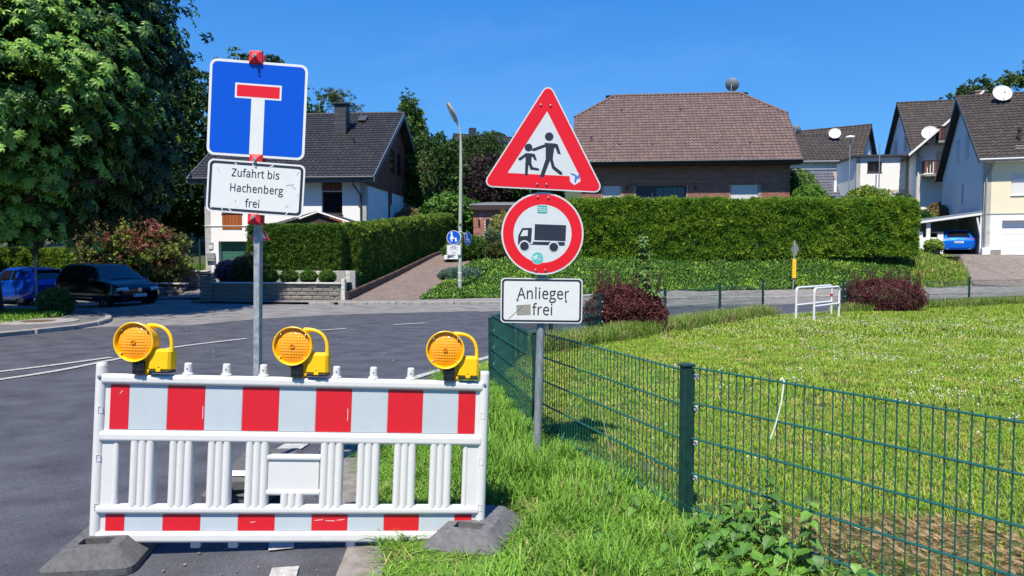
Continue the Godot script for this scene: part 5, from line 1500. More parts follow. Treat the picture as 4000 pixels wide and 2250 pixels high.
	for i in 2: part("sticker_print", boxm(Vector3(0.26 - 0.04 * i, 0.045, 0.002)), M.orange_print, rw, Transform3D(back, Vector3(-1.985, 1.235, 0.17 - 0.3 * i)))
	for i in 3: part("sticker_print", boxm(Vector3(0.15, 0.028, 0.002)), M.sticker_aqua, rw, Transform3D(back, Vector3(-2.055, 1.165, 0.2 - 0.17 * i)))
	wheels(ca, [-1.35, 1.36], 0.865, 0.325, 5)
	for sd in [-1, 1]:
		part("taillight", boxm(Vector3(0.10, 0.10, 0.46), 0.02, Vector3(-2.235, 0.885, sd * 0.60)), M.taillight, ca)
		part("exhaust", boxm(Vector3(0.06, 0.06, 0.16), 0.02, Vector3(-2.30, 0.33, sd * 0.56)), M.chrome, ca)
	part("spoiler", boxm(Vector3(0.24, 0.035, 1.1), 0.012, Vector3(-1.86, 1.41, 0)), M.paint_blue2, ca)
	part("rear_apron", boxm(Vector3(0.05, 0.10, 1.2), 0.02, Vector3(-2.295, 0.36, 0)), M.black_plastic, ca)
	part("bumper_crease", boxm(Vector3(0.05, 0.05, 1.4), 0.02, Vector3(-2.285, 0.57, 0)), M.paint_blue2, ca)
	mirror_pair(ca, 0.85, 0.98, 0.97, M.paint_blue2)
	part("badge", boxm(Vector3(0.012, 0.05, 0.11), 0.005, Vector3(-2.285, 0.90, 0)), M.chrome, ca)
	number_plate(ca, "", Vector3(-2.315, 0.73, 0), -1.0)

# ---------------------------------------------------------------- leaves
func leaf_tuft(n: int, l: float, w: float, open: float, seed_: int, curl := 0.15, root := 0.0) -> ArrayMesh:
	# n folded leaves fanning out round +y
	var r := RandomNumberGenerator.new()
	r.seed = seed_
	var k := MB.new()
	for i in n:
		var a := r.randf() * TAU
		var tilt := open * sqrt(r.randf())
		var d := Vector3(cos(a) * sin(tilt), cos(tilt), sin(a) * sin(tilt))
		var s := d.cross(Vector3(r.randf() - 0.5, r.randf() - 0.5, r.randf() - 0.5)).normalized()
		var up := s.cross(d)
		var L := l * r.randf_range(0.7, 1.15); var W := w * r.randf_range(0.8, 1.2)
		var o := Vector3(r.randf_range(-1, 1), r.randf_range(-0.6, 0.6), r.randf_range(-1, 1)) * root
		var tip := o + d * L - up * L * curl
		var m1 := o + d * L * 0.45 + s * W * 0.5 + up * W * 0.12; var m2 := o + d * L * 0.45 - s * W * 0.5 + up * W * 0.12
		k.tri(o, m1, tip); k.tri(o, tip, m2)
	return k.mesh()

func grass_tuft(n: int, l: float, w: float, lean: float, seed_: int, root: float) -> ArrayMesh:
	var r := RandomNumberGenerator.new()
	r.seed = seed_
	var k := MB.new()
	for i in n:
		var a := r.randf() * TAU
		var d := Vector3(cos(a), 0, sin(a))
		var s := Vector3(-sin(a), 0, cos(a)).rotated(Vector3.UP, r.randf_range(-0.6, 0.6))
		var L := l * r.randf_range(0.55, 1.15)
		var q := lean * r.randf_range(0.2, 1.2)
		var o := Vector3(r.randf_range(-1, 1), 0, r.randf_range(-1, 1)) * root
		var p1 := o + Vector3.UP * L * 0.5 + d * L * q * 0.22
		var p2 := o + Vector3.UP * L * 0.88 + d * L * q * 0.62
		var p3 := o + Vector3.UP * L * (1.0 - 0.35 * q) + d * L * q * 1.05
		var h := s * w * 0.5
		k.quad(o - h, o + h, p1 + h * 0.9, p1 - h * 0.9)
		k.quad(p1 - h * 0.9, p1 + h * 0.9, p2 + h * 0.55, p2 - h * 0.55)
		k.tri(p2 - h * 0.55, p2 + h * 0.55, p3)
	return k.mesh()

func palmate_leaf(n: int, l: float, w: float, droop: float) -> ArrayMesh:
	# hand-shaped chestnut leaf lying in xz, stalk at the origin
	var k := MB.new()
	for i in n:
		var a := lerpf(-2.1, 2.1, float(i) / (n - 1))
		var L := l * (1.0 - 0.18 * absf(a))
		var d := Vector3(sin(a), 0, cos(a)); var s := Vector3(cos(a), 0, -sin(a))
		var p0 := d * L * 0.06
		var p1 := d * L * 0.55 + Vector3.UP * 0.02 - Vector3.UP * droop * L * 0.2
		var p2 := d * L * 0.98 - Vector3.UP * droop * L * 0.85
		var h := s * w * 0.5
		k.tri(p0, p1 + h, p1 + Vector3.UP * -0.02); k.tri(p0, p1 + Vector3.UP * -0.02, p1 - h)
		k.tri(p1 + h, p2, p1 + Vector3.UP * -0.02); k.tri(p1 - h, p1 + Vector3.UP * -0.02, p2)
	return k.mesh()

func facing(nrm: Vector3, r: RandomNumberGenerator, wild: float) -> Basis:
	var y := (nrm + Vector3(r.randf_range(-1, 1), r.randf_range(-1, 1), r.randf_range(-1, 1)) * wild).normalized()
	var x := y.cross(Vector3(r.randf_range(-1, 1), r.randf_range(-1, 1), r.randf_range(-1, 1))).normalized()
	return Basis(x, y, x.cross(y))

func tone(r: RandomNumberGenerator, a: Color, b: Color, spread := 0.2) -> Color:
	var c := a.lerp(b, r.randf())
	var g := 1.0 + r.randf_range(-spread, spread)
	return Color(c.r * g, c.g * g, c.b * g)

func hedge(called: String, label: String, pts: Array, thick: float, density: float, m: Mesh, scale_: float, ca: Color, cb: Color, fresh: Color, p_top: float, p_side: float, seed_: int, wob := 0.06, ends := [true, true]) -> Node3D:
	# clipped hedge along points [x, D, y_base, y_top]; outer leaves on a dark core
	var r := RandomNumberGenerator.new()
	r.seed = seed_
	var t := thing(called, label, "hedge")
	var f := FastNoiseLite.new()
	f.seed = seed_
	f.frequency = 0.35
	var core := MB.new()
	var places := []; var tints := PackedColorArray()
	for i in pts.size() - 1:
		var A: Array = pts[i]; var B: Array = pts[i + 1]
		var a := P(A[0], A[1]); var b := P(B[0], B[1])
		var u := (b - a).normalized()
		var out := Vector3(-u.z, 0, u.x)
		if out.z < 0.0: out = -out
		var len_ := a.distance_to(b)
		var ht := thick * 0.5
		var in_ := 0.16
		var q := []
		for e in [[a, A, 1.0 if i == 0 and ends[0] else 0.0], [b, B, -1.0 if i == pts.size() - 2 and ends[1] else 0.0]]:
			for s in [-1, 1]:
				for w in [0, 1]:
					q.append(e[0] + u * in_ * e[2] + out * s * (ht - in_) + Vector3.UP * (e[1][2] if w == 0 else e[1][3] - in_))
		# q: a-back-low, a-back-high, a-front-low, a-front-high, then b
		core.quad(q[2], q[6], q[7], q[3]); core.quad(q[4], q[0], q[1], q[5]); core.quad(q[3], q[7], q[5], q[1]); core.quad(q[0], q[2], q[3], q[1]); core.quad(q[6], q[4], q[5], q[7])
		var hm: float = (A[3] - A[2] + B[3] - B[2]) / 2
		var faces := [[len_ * hm, 0], [len_ * thick * 1.2, 1], [len_ * hm * 0.35, 2]]
		if i == 0 and ends[0]: faces.append([thick * hm, 3])
		if i == pts.size() - 2 and ends[1]: faces.append([thick * hm, 4])
		for fc in faces:
			var n := int(fc[0] * density)
			for k in n:
				var x := r.randf(); var y := r.randf(); var z := r.randf()
				var nn := out
				var o := 1.0
				match fc[1]:
					0: z = 1.0
					1:
						y = 1.0
						nn = Vector3.UP
					2:
						z = 0.0
						nn = -out
					3:
						x = 0.0
						nn = -u
					4:
						x = 1.0
						nn = u
				var yb := lerpf(A[2], B[2], x); var yt := lerpf(A[3], B[3], x)
				var p := a.lerp(b, x) + out * (z - 0.5) * thick + Vector3.UP * lerpf(yb, yt, y)
				var bulge := f.get_noise_3d(p.x * 4.0, p.y * 4.0, p.z * 4.0) * wob * 2.0 + f.get_noise_3d(p.x, p.y, p.z) * wob * 2.0
				# rounded top edge
				if fc[1] == 0 or fc[1] == 2: bulge -= 0.10 * smoothstep(0.88, 1.0, y)
				if fc[1] == 1: p.y -= 0.10 * smoothstep(0.72, 1.0, absf(z - 0.5) * 2.0)
				p += nn * (bulge - r.randf() * 0.16)
				var sc := scale_ * r.randf_range(0.7, 1.25)
				places.append(Transform3D(facing((nn + Vector3.UP * 0.35).normalized(), r, 0.42).scaled(Vector3.ONE * sc), p))
				var pf := lerpf(p_side, p_top, 0.42 * smoothstep(-0.35, 0.35, f.get_noise_3d(p.x * 1.5, p.y * 1.5, p.z * 1.5)))
				tints.append(tone(r, fresh, fresh.lerp(cb, 0.35), 0.15) if r.randf() < pf else tone(r, ca, cb))
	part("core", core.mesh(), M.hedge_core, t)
	many("foliage", m, M.leaf, places, tints, t)
	return t

func crown(parent: Node3D, called: String, blobs: Array, clumps: int, per: int, clump_r: Vector3, m: Mesh, mt: Material, scale_: float, ca: Color, cb: Color, fresh: Color, pf: float, seed_: int, sag := 0.0, shell := 0.72) -> void:
	# leaves gathered in clumps near the surface of overlapping ellipsoids [centre, radii]
	var r := RandomNumberGenerator.new()
	r.seed = seed_
	var places := []; var tints := PackedColorArray()
	var wsum := 0.0
	for b in blobs: wsum += b[1].x * b[1].y + b[1].y * b[1].z
	for b in blobs:
		var n := int(clumps * (b[1].x * b[1].y + b[1].y * b[1].z) / wsum)
		for i in n:
			var d := Vector3(r.randfn(), r.randfn(), r.randfn()).normalized()
			var c: Vector3 = b[0] + d * b[1] * lerpf(shell, 1.0, sqrt(r.randf()))
			var deep := false
			for o in blobs:
				if o != b and ((c - o[0]) / o[1]).length() < 0.55: deep = true
			if deep: continue
			var is_f := r.randf() < pf
			var cs := r.randf_range(0.75, 1.3)
			for j in per:
				var e := Vector3(r.randfn(), r.randfn(), r.randfn()) * 0.5
				var p := c + e * clump_r * cs
				p.y -= sag * Vector2(e.x, e.z).length_squared()
				var nn := (d * 0.5 + Vector3.UP * 0.6 + Vector3(e.x, 0.0, e.z) * 0.6).normalized()
				places.append(Transform3D(facing(nn, r, 0.4).scaled(Vector3.ONE * scale_ * r.randf_range(0.75, 1.2)), p))
				tints.append(tone(r, fresh, fresh.lerp(cb, 0.3), 0.15) if is_f and r.randf() < 0.85 else tone(r, ca, cb))
	many(called, m, mt, places, tints, parent)

func bush(called: String, label: String, category: String, at: Vector3, rad: Vector3, n: int, m: Mesh, scale_: float, ca: Color, cb: Color, fresh: Color, pf: float, seed_: int, group := "", mt: Material = null, core := 0.72) -> Node3D:
	var t := thing(called, label, category, at, 0.0, group)
	var k := MB.new()
	var g := []
	var f := FastNoiseLite.new()
	f.seed = seed_
	f.frequency = 0.9
	for i in 9:
		var la := -PI / 2 + PI * i / 8.0
		var row := []
		for j in 14:
			var lo := TAU * j / 14
			var d := Vector3(cos(la) * cos(lo), sin(la), cos(la) * sin(lo))
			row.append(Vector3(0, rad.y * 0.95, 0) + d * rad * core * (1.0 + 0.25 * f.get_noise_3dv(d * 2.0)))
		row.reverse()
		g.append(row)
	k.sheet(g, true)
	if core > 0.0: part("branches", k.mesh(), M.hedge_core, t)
	var r := RandomNumberGenerator.new()
	r.seed = seed_
	var places := []; var tints := PackedColorArray()
	for i in n:
		var d := Vector3(r.randfn(), r.randfn(), r.randfn()).normalized()
		var lump := 1.0 + 0.22 * f.get_noise_3dv(d * 2.0) + 0.10 * f.get_noise_3dv(d * 6.0)
		var p := Vector3(0, rad.y * 0.95, 0) + d * rad * lump * lerpf(0.70, 1.04, sqrt(r.randf()))
		if p.y < 0.0: p.y = r.randf() * 0.15
		places.append(Transform3D(facing((d + Vector3.UP * 0.4).normalized(), r, 0.6).scaled(Vector3.ONE * scale_ * r.randf_range(0.7, 1.25)), p))
		var fr := pf * clampf(0.5 + d.y + f.get_noise_3dv(d * 3.0), 0.05, 1.0)
		tints.append(tone(r, fresh, fresh.lerp(cb, 0.3), 0.15) if r.randf() < fr else tone(r, ca, cb))
	many("foliage", m, mt if mt else M.leaf, places, tints, t)
	part("stem", tubem([Vector3(0, -0.1, 0), Vector3(0.02, rad.y * 0.6, 0)], [0.05, 0.03], 6), M.twig, t)
	return t

func trunk_part(t: Node3D, called: String, pts: Array, radii: Array) -> void:
	part(called, tubem(pts, radii, 12), M.bark, t)

# ---------------------------------------------------------------- trees
func build_trees() -> void:
	var palm := palmate_leaf(7, 0.34, 0.115, 0.45)
	var ca := Color(0.022, 0.055, 0.016); var cb := Color(0.052, 0.125, 0.024); var fr := Color(0.12, 0.24, 0.035)
	var t := thing("chestnut_tree", "large chestnut tree with bright sunlit tiers of leaves at the street corner", "tree", P(-14.55, 20.3, GH(-14.55, 20.3)))
	trunk_part(t, "trunk", [Vector3(0, -0.2, 0), Vector3(0.0, 1.2, 0), Vector3(0.1, 3.0, 0.1), Vector3(0.2, 6.0, 0.0), Vector3(0.2, 9.5, 0)], [0.52, 0.40, 0.36, 0.28, 0.12])
	for i in 7:
		var a := 0.9 * i
		trunk_part(t, "limb", [Vector3(0.12, 2.6 + 0.7 * i, 0), Vector3(cos(a) * 1.8, 3.6 + 0.75 * i, sin(a) * 1.8), Vector3(cos(a) * 4.0, 3.9 + 0.8 * i, sin(a) * 4.0)], [0.16, 0.10, 0.03])
	crown(t, "crown", [[Vector3(-0.6, 8.2, 0), Vector3(4.9, 4.6, 4.0)], [Vector3(1.2, 6.4, 0.8), Vector3(3.1, 2.9, 2.8)], [Vector3(-3.0, 6.0, 0.6), Vector3(3.4, 3.0, 3.2)], [Vector3(-0.6, 4.6, 0.8), Vector3(2.8, 1.5, 2.2)], [Vector3(0.0, 3.3, -0.6), Vector3(2.0, 0.9, 1.5)]], 520, 62, Vector3(1.15, 0.24, 1.15), palm, M.leaf_gloss, 0.70, Color(0.03, 0.075, 0.018), Color(0.075, 0.165, 0.03), Color(0.17, 0.32, 0.045), 0.7, 101, 0.35, 0.6)
	t = thing("chestnut_tree", "tall chestnut tree with shade put into its dark leaf colours over the black people carrier", "tree", P(-18.4, 23.8, GH(-18.4, 23.8)))
	trunk_part(t, "trunk", [Vector3(0, -0.2, 0), Vector3(0.2, 2.2, 0), Vector3(1.6, 6.0, -0.6), Vector3(3.6, 12.5, -1.6)], [0.45, 0.36, 0.28, 0.1])
	for i in 7:
		var a := 0.9 * i + 0.3
		trunk_part(t, "limb", [Vector3(0.12, 3.2 + 1.0 * i, 0), Vector3(cos(a) * 2.0, 4.4 + 1.0 * i, sin(a) * 2.0), Vector3(cos(a) * 4.6, 5.2 + 1.0 * i, sin(a) * 4.6)], [0.16, 0.10, 0.03])
	crown(t, "crown", [[Vector3(4.3, 7.6, 1.4), Vector3(3.7, 4.8, 2.0)], [Vector3(4.2, 5.2, 0.8), Vector3(3.5, 2.5, 2.0)], [Vector3(5.2, 8.4, 1.6), Vector3(2.9, 3.4, 1.8)], [Vector3(0.6, 9.0, 0.0), Vector3(4.0, 4.2, 3.4)]], 620, 50, Vector3(1.0, 0.30, 1.0), palm, M.leaf_gloss, 0.78, Color(0.012, 0.032, 0.011), Color(0.032, 0.075, 0.018), Color(0.06, 0.13, 0.025), 0.15, 102, 0.3, 0.6)  # greens darkened against the corner chestnut: its shade is put into the leaf colours
	# trees beyond the green fence behind the cars
	var tuft := leaf_tuft(9, 0.34, 0.16, 1.5, 5, 0.2, 0.12)
	for i in 8:
		var q: Array = [[-36.0, 50.0, 13.0], [-29.5, 52.0, 14.5], [-24.0, 54.0, 13.0], [-31.0, 62.0, 17.0], [-21.0, 62.0, 15.0], [-28.5, 29.5, 11.0], [-33.0, 35.5, 12.0], [-35.0, 27.0, 12.0]][i]
		t = thing("broadleaf_tree", ["dark broadleaf tree outermost behind the green fence and blue hatchback", "dark broadleaf tree second in the row behind the green fence", "dark broadleaf tree behind the fence, nearest to the white house", "taller dark tree in the second row above the broadleaf trees", "dark tree in the second row just behind the white house", "tree across the side street beside the blue hatchback, past the picture edge", "tree farther up the side street, past the picture edge", "outermost tree of the side street, past the picture edge"][i], "tree", P(q[0], q[1], G(q[0], q[1])), 0.0, "trees behind the green fence")
		trunk_part(t, "trunk", [Vector3(0, -0.2, 0), Vector3(0.1, 3.0, 0), Vector3(0.1, q[2] * 0.7, 0)], [0.35, 0.26, 0.08])
		crown(t, "crown", [[Vector3(0, q[2] * 0.58, 0), Vector3(4.6, q[2] * 0.42, 4.4)], [Vector3(1.5, q[2] * 0.36, 1.0), Vector3(4.0, q[2] * 0.28, 4.0)], [Vector3(-1.8, q[2] * 0.32, 1.0), Vector3(3.6, q[2] * 0.26, 3.6)]], 170, 24, Vector3(1.2, 0.6, 1.2), tuft, M.leaf, 1.1, Color(0.018, 0.045, 0.014), Color(0.045, 0.10, 0.022), Color(0.07, 0.15, 0.03), 0.15, 110 + i, 0.15, 0.55)
	# birch-like crown over the ridge of the white house
	t = thing("broadleaf_tree", "loose grey-green tree crown rising behind the chimney of the white house", "tree", P(-16.0, 68.0, G(-16.0, 68.0)))
	trunk_part(t, "trunk", [Vector3(0, -0.2, 0), Vector3(0, 6, 0), Vector3(0.3, 11.5, 0)], [0.3, 0.2, 0.06])
	crown(t, "crown", [[Vector3(0.0, 9.4, 0), Vector3(2.7, 3.6, 2.6)], [Vector3(-1.2, 7.6, 0), Vector3(2.0, 2.4, 2.0)]], 120, 18, Vector3(0.7, 0.5, 0.7), leaf_tuft(7, 0.26, 0.10, 1.5, 6, 0.2, 0.1), M.leaf, 0.9, Color(0.06, 0.09, 0.035), Color(0.10, 0.15, 0.05), Color(0.15, 0.20, 0.07), 0.2, 120, 0.2, 0.4)
	# tall cypress beside the white house
	t = thing("cypress_tree", "tall narrow cypress with drooping sprays beside the red boarded gable", "tree", P(-8.0, 58.5, G(-8.0, 58.5)))
	trunk_part(t, "trunk", [Vector3(0, -0.2, 0), Vector3(0, 4, 0), Vector3(0, 9.8, 0)], [0.3, 0.22, 0.04])
	var cy := []
	for i in 8:
		var y := 1.2 + 1.2 * i
		var w := lerpf(3.2, 0.7, pow(i / 7.0, 0.9))
		cy.append([Vector3(0.12 * sin(i * 2.0), y, 0), Vector3(w, 1.25, w)])
	crown(t, "crown", cy, 420, 16, Vector3(0.42, 0.75, 0.42), leaf_tuft(10, 0.30, 0.09, 1.2, 7, 0.4, 0.05), M.leaf, 1.0, Color(0.05, 0.10, 0.022), Color(0.10, 0.18, 0.035), Color(0.17, 0.27, 0.05), 0.5, 130, 0.5, 0.6)
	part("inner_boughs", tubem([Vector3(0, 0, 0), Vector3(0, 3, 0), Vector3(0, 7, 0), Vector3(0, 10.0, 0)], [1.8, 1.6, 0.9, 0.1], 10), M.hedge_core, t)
	# shrubs and small trees on the slope behind the garage
	var list := [["green_shrub", "dark green rounded tree between the cypress and the lamp post", -6.2, 54.0, 3.0, 3.6, Color(0.02, 0.055, 0.014), Color(0.055, 0.12, 0.025), Color(0.09, 0.17, 0.03), 0.2],
		["green_shrub", "fresh green shrub low behind the drive hedge and lamp post", -3.9, 48.5, 2.0, 1.6, Color(0.04, 0.10, 0.018), Color(0.085, 0.20, 0.03), Color(0.12, 0.26, 0.04), 0.4],
		["purple_shrub", "purple-leaved shrub behind the flat roof of the brick garage", -1.9, 55.0, 2.7, 2.7, Color(0.030, 0.020, 0.024), Color(0.070, 0.045, 0.05), Color(0.05, 0.075, 0.03), 0.15],
		["green_shrub", "grey-green tree right behind the purple-leaved shrub", -2.6, 60.0, 3.2, 3.6, Color(0.025, 0.06, 0.018), Color(0.06, 0.12, 0.03), Color(0.09, 0.16, 0.04), 0.2],
		["green_shrub", "green shrub between the purple shrub and the triangle sign", 1.4, 54.5, 2.4, 2.6, Color(0.025, 0.06, 0.018), Color(0.06, 0.13, 0.03), Color(0.09, 0.17, 0.04), 0.25],
		["dry_shrub", "dry straw-coloured shrub at the corner of the white house", -6.6, 49.0, 1.1, 1.1, Color(0.20, 0.15, 0.07), Color(0.30, 0.23, 0.12), Color(0.30, 0.24, 0.12), 0.2]]
	for i in list.size():
		var q: Array = list[i]
		bush(q[0], q[1], "shrub", P(q[2], q[3], G(q[2], q[3])), Vector3(q[4], q[5], q[4]), 2600, leaf_tuft(8, 0.26, 0.13, 1.5, 20 + i, 0.2, 0.1), 1.0, q[6], q[7], q[8], q[9], 140 + i)
	for i in 6:
		var q: Array = [[-13.0, 118.0, 8.0], [-8.0, 125.0, 7.0], [-3.0, 130.0, 9.0], [3.0, 122.0, 8.0], [58.0, 84.0, 15.0], [53.0, 86.0, 13.0]][i]
		t = thing("pine_tree" if i > 3 else "far_tree", ["far tree above the brown roof left of the lamp post", "far tree straight behind the lamp post head", "far tree over the solar panel house", "far tree beside the triangle sign edge", "dark pine above the cream house roof at the picture edge", "smaller pine over the ridge of the cream house"][i], "tree", P(q[0], q[1], G(q[0], q[1])), 0.0, "far trees on the hill")
		trunk_part(t, "trunk", [Vector3(0, -0.2, 0), Vector3(0, q[2] * 0.8, 0)], [0.3, 0.08])
		crown(t, "crown", [[Vector3(0, q[2] * 0.62, 0), Vector3(3.4, q[2] * 0.36, 3.2)], [Vector3(1.6, q[2] * 0.5, 0), Vector3(2.6, q[2] * 0.25, 2.6)]], 110, 16, Vector3(0.9, 0.5, 0.9), tuft, M.leaf, 1.2, Color(0.03, 0.06, 0.02), Color(0.07, 0.12, 0.03), Color(0.10, 0.17, 0.04), 0.3, 160 + i, 0.1, 0.45)
	# photinia behind the cars, three rounded heads grown together
	var ph := thing("photinia_shrub", "large photinia shrub with red and green leaves behind the black people carrier", "shrub", P(-17.2, 33.6, G(-17.2, 33.6)))
	trunk_part(ph, "stem", [Vector3(0.6, -0.1, 0), Vector3(0.8, 1.0, 0)], [0.12, 0.08])
	trunk_part(ph, "stem", [Vector3(-0.4, -0.1, 0), Vector3(-0.6, 1.0, 0)], [0.12, 0.08])
	var ptuft := leaf_tuft(9, 0.17, 0.055, 1.4, 30, 0.15, 0.05)
	crown(ph, "crown_green", [[Vector3(-0.8, 1.9, 0), Vector3(1.5, 1.5, 1.3)], [Vector3(0.9, 1.7, 0.1), Vector3(1.5, 1.4, 1.3)]], 200, 26, Vector3(0.45, 0.3, 0.45), ptuft, M.leaf_gloss, 1.0, Color(0.08, 0.085, 0.03), Color(0.16, 0.19, 0.05), Color(0.30, 0.40, 0.07), 0.35, 170, 0.0, 0.55)
	crown(ph, "crown_red", [[Vector3(-0.9, 2.3, 0), Vector3(1.2, 1.2, 1.2)], [Vector3(0.7, 2.1, 0.1), Vector3(1.3, 1.15, 1.2)]], 90, 22, Vector3(0.4, 0.25, 0.4), ptuft, M.leaf_gloss, 1.0, Color(0.17, 0.05, 0.04), Color(0.32, 0.12, 0.085), Color(0.42, 0.19, 0.14), 0.3, 171, 0.0, 0.75)
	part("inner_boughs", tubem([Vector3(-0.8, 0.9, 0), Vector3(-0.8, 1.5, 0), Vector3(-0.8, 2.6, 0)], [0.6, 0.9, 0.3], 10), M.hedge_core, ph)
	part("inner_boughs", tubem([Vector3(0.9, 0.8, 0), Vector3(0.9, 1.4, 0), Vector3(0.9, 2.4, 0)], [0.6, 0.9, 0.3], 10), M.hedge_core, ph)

func build_hedges() -> void:
	var yew := leaf_tuft(10, 0.13, 0.036, 1.25, 40, 0.15, 0.03)
	var g1 := Color(0.05, 0.115, 0.018); var g2 := Color(0.115, 0.23, 0.03); var gf := Color(0.33, 0.43, 0.04)
	hedge("tall_hedge", "tall clipped conifer hedge with yellow-green top in front of the brick bungalow", [[1.2, 34.2, 1.1, 3.96], [10.0, 35.2, 1.3, 4.02], [19.4, 36.5, 1.45, 4.14]], 1.7, 360.0, leaf_tuft(10, 0.14, 0.036, 1.25, 41, 0.2, 0.04), 1.0, Color(0.065, 0.16, 0.016), Color(0.16, 0.32, 0.026), gf, 0.92, 0.08, 201, 0.10)
	hedge("clipped_hedge", "square clipped green hedge above the white stone edging beside the white house drive", [[-10.35, 29.6, 0.80, 2.66], [-6.75, 29.5, 0.82, 2.66]], 1.1, 330.0, yew, 0.9, g1, g2, Color(0.13, 0.22, 0.03), 0.45, 0.10, 202, 0.03)
	hedge("drive_hedge", "long dark hedge with yellow top climbing along the paved drive", [[-6.72, 30.0, 0.1, 2.68], [-5.55, 37.4, 0.75, 3.28], [-3.9, 48.3, 1.5, 4.15]], 1.0, 330.0, yew, 0.85, g1, g2, Color(0.36, 0.40, 0.045), 0.85, 0.03, 203, 0.025)
	hedge("garden_hedge", "bright low hedge behind the blue hatchback at the street side", [[-27.5, 37.6, 0.2, 1.75], [-20.6, 36.0, 0.2, 1.72]], 0.9, 260.0, yew, 1.0, Color(0.09, 0.17, 0.02), Color(0.16, 0.27, 0.03), Color(0.24, 0.34, 0.04), 0.5, 0.35, 204, 0.04)
	var box := leaf_tuft(9, 0.05, 0.024, 1.5, 42, 0.1, 0.02)
	for i in 4:
		var x: float = [-9.02, -8.3, -7.58, -6.88][i]
		bush("box_ball", ["clipped box ball nearest the sign post on the planter wall", "second clipped box ball from the sign post on the planter wall", "third clipped box ball from the sign post on the planter wall", "clipped box ball nearest the drive on the planter wall"][i], "shrub", P(x, 27.55, 0.46), Vector3(0.30, 0.24, 0.30), 900, box, 1.0, Color(0.035, 0.09, 0.014), Color(0.09, 0.20, 0.025), Color(0.14, 0.26, 0.03), 0.3, 210 + i, "box balls on the planter wall", null, 0.85)
	bush("corner_bush", "small squarish clipped bush at the footpath corner in front of the black people carrier", "shrub", P(-12.75, 20.6, GH(-12.75, 20.6)), Vector3(0.44, 0.40, 0.42), 1500, leaf_tuft(8, 0.06, 0.03, 1.4, 44, 0.1, 0.03), 1.0, Color(0.035, 0.075, 0.02), Color(0.08, 0.15, 0.035), Color(0.13, 0.22, 0.06), 0.2, 220, "", M.leaf_gloss, 0.8)
	# dark red barberries on the lawn edge
	var bb := leaf_tuft(9, 0.055, 0.024, 1.5, 45, 0.1, 0.05)
	var spots := [[2.35, 15.4, 0.80, 0.50, "large dark red barberry growing through the mesh fence, with a young maple in it"], [10.9, 21.7, 1.2, 0.50, "dark red barberry beside the white hoops on the lawn edge"], [18.4, 25.0, 0.8, 0.6, "dark barberry at the picture edge behind the lawn fence"]]
	for i in 3:
		var q: Array = spots[i]
		var tw := bush("barberry_shrub", q[4], "shrub", gp(q[0], q[1]), Vector3(q[2], q[3], 0.6), 3600 if i == 0 else 2800, bb, 1.0, Color(0.05, 0.016, 0.016), Color(0.13, 0.040, 0.042), Color(0.22, 0.075, 0.07), 0.35, 230 + i, "barberry shrubs along the lawn fence", null, 0.5)
		var r := RandomNumberGenerator.new()
		r.seed = 300 + i
		var k := MB.new()
		var pl := []; var tc := PackedColorArray()
		for j in 46:
			var b := Vector3(r.randf_range(-1, 1) * q[2] * 0.8, q[3] * 1.2, r.randf_range(-0.35, 0.35))
			var e := b + Vector3(r.randf_range(-0.25, 0.25), r.randf_range(0.35, 0.85) * (0.8 + q[3] * 0.4), r.randf_range(-0.15, 0.15))
			k.tube([b, b.lerp(e, 0.5) + Vector3(0, 0.04, 0), e], [0.006, 0.005, 0.002], 4, false)
			for s in 9: 
				pl.append(Transform3D(facing(Vector3.UP, r, 1.0).scaled(Vector3.ONE * 0.8), b.lerp(e, 0.3 + 0.07 * s)))
				tc.append(tone(r, Color(0.05, 0.015, 0.015), Color(0.14, 0.045, 0.045)))
		part("twig", k.mesh(), M.twig, tw)
		many("leaves", bb, M.leaf, pl, tc, tw)
	# young maple standing in the first barberry
	var mp := thing("maple_sapling", "thin young maple with green lobed leaves growing out of the barberry", "sapling", gp(2.75, 15.4))
	part("stem", tubem([Vector3(0, 0, 0), Vector3(0.03, 0.9, 0), Vector3(-0.02, 1.6, 0), Vector3(0.0, 2.15, 0)], [0.018, 0.013, 0.008, 0.004], 6), M.twig, mp)
	var r2 := RandomNumberGenerator.new()
	r2.seed = 77
	var ml := palmate_leaf(5, 0.13, 0.07, 0.3)
	var pl2 := []; var tc2 := PackedColorArray()
	for i in 70:
		var y := 0.75 + 1.35 * r2.randf()
		var a := r2.randf() * TAU
		var rr := r2.randf_range(0.05, 0.34) * (1.15 - (y - 0.75) / 1.6)
		pl2.append(Transform3D(Basis(Vector3.UP, a) * Basis(Vector3.RIGHT, r2.randf_range(0.1, 0.7)), Vector3(sin(a) * rr, y, cos(a) * rr)))
		tc2.append(tone(r2, Color(0.07, 0.14, 0.03), Color(0.14, 0.24, 0.06)))
	many("leaves", ml, M.leaf, pl2, tc2, mp)
	# shrubs round the drive and garage
	bush("round_bush", "round dark green bush behind the blue pedestrian signs", "shrub", P(-2.35, 37.6, G(-2.35, 37.6) - 0.15), Vector3(1.05, 0.74, 1.0), 2600, yew, 1.0, Color(0.025, 0.07, 0.012), Color(0.075, 0.17, 0.025), Color(0.12, 0.24, 0.03), 0.3, 240)
	bush("laurel_shrub", "yellow-spotted laurel shrub in front of the brick garage door", "shrub", P(-0.35, 41.2, G(-0.35, 41.2)), Vector3(0.95, 1.1, 0.9), 1700, leaf_tuft(8, 0.16, 0.06, 1.5, 46, 0.2, 0.05), 1.0, Color(0.13, 0.15, 0.04), Color(0.28, 0.28, 0.08), Color(0.46, 0.42, 0.14), 0.5, 241, "", M.leaf_gloss)
